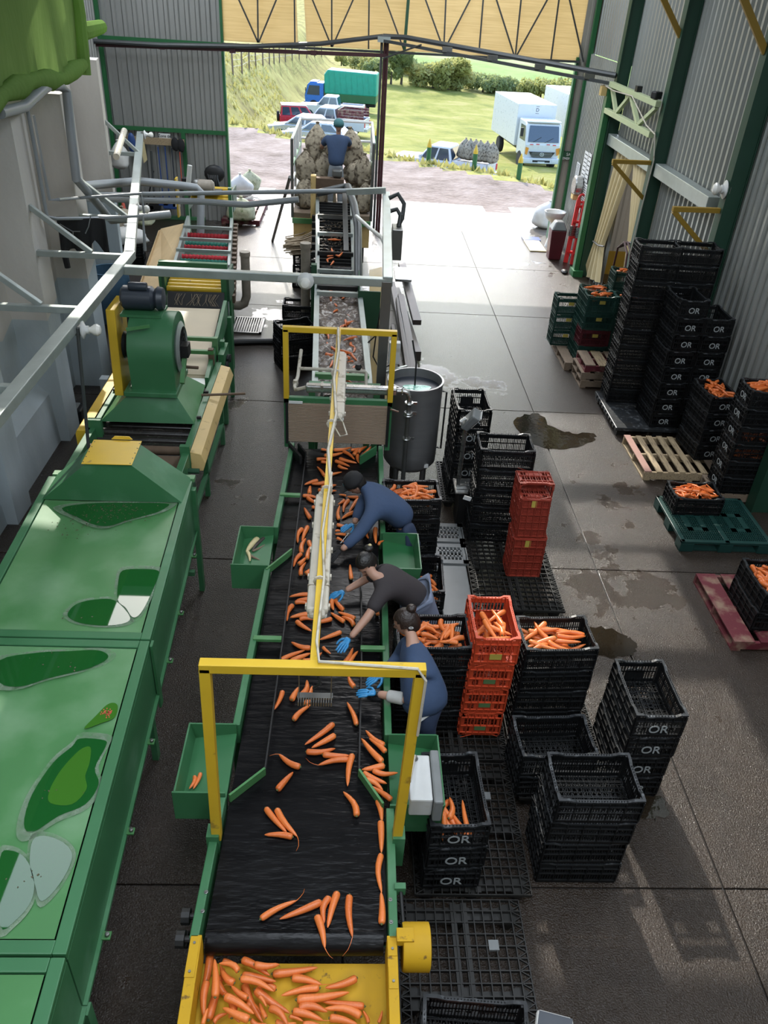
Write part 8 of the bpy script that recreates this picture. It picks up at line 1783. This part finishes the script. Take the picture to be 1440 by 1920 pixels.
def pickup(loc, rz, lab, paint, bedwood=None):
    t = vehicle('pickup', lab, 'pickup', loc, rz, [(-2.6, .45), (2.55, .45), (2.6, .75), (2.5, 1.0), (.9, 1.08), (-2.6, 1.05)], 1.75, paint, [(.06, .46), (.52, .93)], [(1.6, 1), (1.6, -1), (-1.6, 1), (-1.6, -1)], .37, roof=((-.75, 1.05, 1.04), (-.55, .45, 1.72)))
    part('bed_floor', MB().b2((-2.5, -.75, 1.04), (-.85, .75, 1.065)), M['iron'], t, local=True)
    for a, b in (((-2.6, -.875, 1.0), (-.8, -.80, 1.16)), ((-2.6, .80, 1.0), (-.8, .875, 1.16)), ((-2.62, -.875, .7), (-2.55, .875, 1.16))): part('bed_wall', MB().b2(a, b), M[paint], t, local=True)
    if bedwood:
        for s in (-1, 1):
            for k in range(3): part('side_board', MB().b2((-2.55, s * .86 - .02, 1.18 + k * .17), (-.8, s * .86 + .02, 1.33 + k * .17)), M[bedwood], t, local=True)
        for k in range(3): part('side_board', MB().b2((-.85, -.84, 1.18 + k * .17), (-.81, .84, 1.33 + k * .17)), M[bedwood], t, local=True)
    for s in (-1, 1): part('headlamp', MB().b2((2.5, s * .55 - .18, .78), (2.6, s * .55 + .18, .95)), M['lamp_glass'], t, local=True); part('tail_lamp', MB().b2((-2.66, s * .78 - .08, .72), (-2.58, s * .78 + .08, 1.0)), M['red'], t, local=True); part('mirror', MB().box((.85, s * 1.0, 1.2), (.1, .2, .16)), M[paint], t, local=True)
    part('bumper', MB().b2((2.55, -.8, .45), (2.7, .8, .68)), M['silver_paint'], t, local=True); part('rear_bumper', MB().b2((-2.8, -.8, .45), (-2.6, .8, .62)), M['silver_paint'], t, local=True)
    return t
pickup(on(620, 224), PI - .14, 'white double cab pickup parked just before the covered truck', 'white_paint')
pickup(on(616, 252), PI - .22, 'white pickup with reddish wooden bed sides', 'white_paint', 'wood_red')
suv = vehicle('off_roader', 'red and black off roader with a spare wheel behind the silver car', 'car', on(566, 246), 0.15, [(-1.9, .45), (1.9, .45), (1.95, .85), (1.8, 1.02), (.7, 1.08), (-1.9, 1.1)], 1.65, 'red_paint', [(.05, .30), (.36, .64), (.70, .94)], [(1.25, 1), (1.25, -1), (-1.2, 1), (-1.2, -1)], .36, roof=((-1.85, .95, 1.06), (-1.75, .30, 1.72)))
part('roof_panel', MB().b2((-1.75, -.72, 1.70), (.3, .72, 1.76)), M['silver_paint'], suv, local=True, bev=.02); wheel(suv, (-2.0, 0, .95), .34, .2, (1, 0, 0))
def sedan(loc, rz, lab): 
    t = vehicle('sedan', lab, 'car', loc, rz, [(-2.1, .40), (2.2, .40), (2.2, .72), (1.0, .92), (-1.3, .95), (-2.1, .88)], 1.7, 'silver_paint', [(.10, .48), (.53, .92)], [(1.35, 1), (1.35, -1), (-1.3, 1), (-1.3, -1)], .32, roof=((-1.6, 1.15, .92), (-.9, .35, 1.42)))
    for s in (-1, 1): part('headlamp', MB().b2((2.12, s * .58 - .17, .62), (2.22, s * .58 + .17, .76)), M['lamp_glass'], t, local=True)
    return t
sedan(on(572, 262), PI - .25, 'silver sedan parked behind the red off roader'); sedan(on(600, 275), PI - .25, 'silver sedan nearest the trailer, mostly hidden')
sp2 = pickup(on(826, 338), PI - .42, 'white pickup loaded with a row of root sacks below the road edge', 'white_paint')
R_ = RZ(PI - .42)
for i in range(6):
    c = V(sp2.location) + R_ @ V((-1.0 - .27 * i, .1 * (i % 2), 1.06)); sack(tuple(c), (.32, .3, .85), i, 'net', f'root sack standing {["first", "second", "third", "fourth", "fifth", "last"][i]} behind the cab of the pickup', 'sacks on the pickup', .05, seed=70 + i)
# white box truck facing the camera
p = on(985, 303); bt_ = thing('box_truck', 'white box truck parked facing the packing shed', 'truck', p, -PI / 2 + .10)
part('cargo_box', MB().b2((-4.6, -1.12, 1.0), (.9, 1.12, 3.15)), M['white_paint'], bt_, local=True, bev=.03)
part('cab', MB().prism([(1.05, -1.0, .65), (2.75, -1.0, .65), (2.82, -1.0, 1.35), (2.55, -1.0, 2.35), (2.2, -1.0, 2.5), (1.05, -1.0, 2.5)], (0, 2.0, 0)), M['white_paint'], bt_, local=True, bev=.07)
part('windscreen', MB().slab([(2.815, -.88, 1.5), (2.815, .88, 1.5), (2.60, .82, 2.3), (2.60, -.82, 2.3)], .02), M['glass_dark'], bt_, local=True); part('wiper', MB().bar((2.84, -.6, 1.5), (2.78, -.15, 1.75), .02), M['iron'], bt_, local=True); part('wiper', MB().bar((2.84, .1, 1.5), (2.78, .55, 1.72), .02), M['iron'], bt_, local=True)
gr = part('grille', MB().prism([(2.83, -.75, 1.02), (2.83, .75, 1.02), (2.83, .55, .74), (2.83, -.55, .74)], (.03, 0, 0)), M['iron'], bt_, local=True)
part('emblem', MB().tube([V((2.875, .11 * math.cos(a), .89 + .085 * math.sin(a))) for a in [2 * PI * k / 16 for k in range(17)]], .018, 6).b2((2.86, -.05, .88), (2.89, .05, .90)).b2((2.86, -.06, .83), (2.89, -.04, .95)).b2((2.86, .04, .83), (2.89, .06, .95)), M['silver_paint'], gr, local=True)
for k in range(4): part('grille_slat', MB().b2((2.855, -.66 + .03 * k, .78 + .065 * k), (2.87, .66 - .03 * k, .79 + .065 * k)), M['silver_paint'], gr, local=True)
part('bumper', MB().b2((2.7, -1.05, .42), (2.92, 1.05, .70)), M['white_paint'], bt_, local=True, bev=.03); part('bumper_slot', MB().b2((2.91, -.5, .50), (2.93, .5, .6)), M['iron'], bt_, local=True); part('number_plate', MB().b2((2.92, -.2, .44), (2.94, .2, .54)), M['paper'], bt_, local=True)
for s in (-1, 1):
    part('headlamp', MB().b2((2.88, s * .8 - .18, .50), (2.94, s * .8 + .18, .64)), M['lamp_glass'], bt_, local=True); part('indicator', MB().prism([(2.80, s * .78, 1.2), (2.82, s * .97, 1.25), (2.84, s * .97, .9), (2.84, s * .85, .85)], (.02, 0, 0)), M['amber'], bt_, local=True)
    part('mirror', MB().box((2.55, s * 1.22, 1.95), (.08, .16, .42)), M['iron'], bt_, local=True); part('side_window', MB().slab([(1.5, s * 1.006, 1.5), (2.6, s * 1.006, 1.5), (2.4, s * 1.006, 2.25), (1.5, s * 1.006, 2.25)], .012 * s), M['glass_dark'], bt_, local=True)
    part('red_reflectors', MB().b2((2.83, s * .3 - .09, 1.38), (2.85, s * .3 + .09, 1.42)).b2((2.83, s * .65 - .09, 1.36), (2.85, s * .65 + .09, 1.40)), M['red'], bt_, local=True)
    for x in (1.9, -2.9): wheel(bt_, (x, s * .9, .46), .46, .28, (0, 1, 0))
part('sun_visor', MB().b2((2.2, -.95, 2.45), (2.62, .95, 2.52)), M['white_paint'], bt_, local=True, bev=.02); part('chassis', MB().b2((-4.4, -.45, .6), (2.6, .45, 1.0)), M['iron'], bt_, local=True)
o = link('box_letter', text_mesh('D', .26, M['ink'], .001), bt_); o.location = (.905, .0, 2.86); o.rotation_euler = (PI / 2, 0, PI / 2)
part('box_mark', MB().b2((.902, -.1, 3.03), (.906, .1, 3.05)).b2((.902, -.1, 2.68), (.906, .1, 2.70)), M['ink'], bt_, local=True)
p2 = on(1078, 290); w2t = thing('box_truck', 'white truck almost hidden behind the right door jamb', 'truck', p2, -PI / 2 + .1)
part('cargo_box', MB().b2((-4.6, -1.12, 1.0), (.9, 1.12, 3.4)), M['white_paint'], w2t, local=True, bev=.03); part('cab', MB().b2((1.0, -1.0, .6), (2.8, 1.0, 2.4)), M['white_paint'], w2t, local=True, bev=.08); part('windscreen', MB().slab([(2.81, -.88, 1.4), (2.81, .88, 1.4), (2.81, .82, 2.2), (2.81, -.82, 2.2)], .015), M['glass_dark'], w2t, local=True)
for s in (-1, 1):
    part('mirror', MB().box((2.6, s * 1.2, 1.9), (.08, .16, .4)), M['iron'], w2t, local=True)
    for x in (1.9, -2.9): wheel(w2t, (x, s * .9, .46), .46, .28, (0, 1, 0))
for o in list(COL.objects):
    if o.type == 'EMPTY' and o.get('kind') == 'structure' and not o.children: bpy.data.objects.remove(o)

for o in COL.objects:
    if o.get('category') in ('pickup', 'car'): o.scale = (.92, .92, .92) if o.name[:3] != 'off' else (.72, .8, .85)
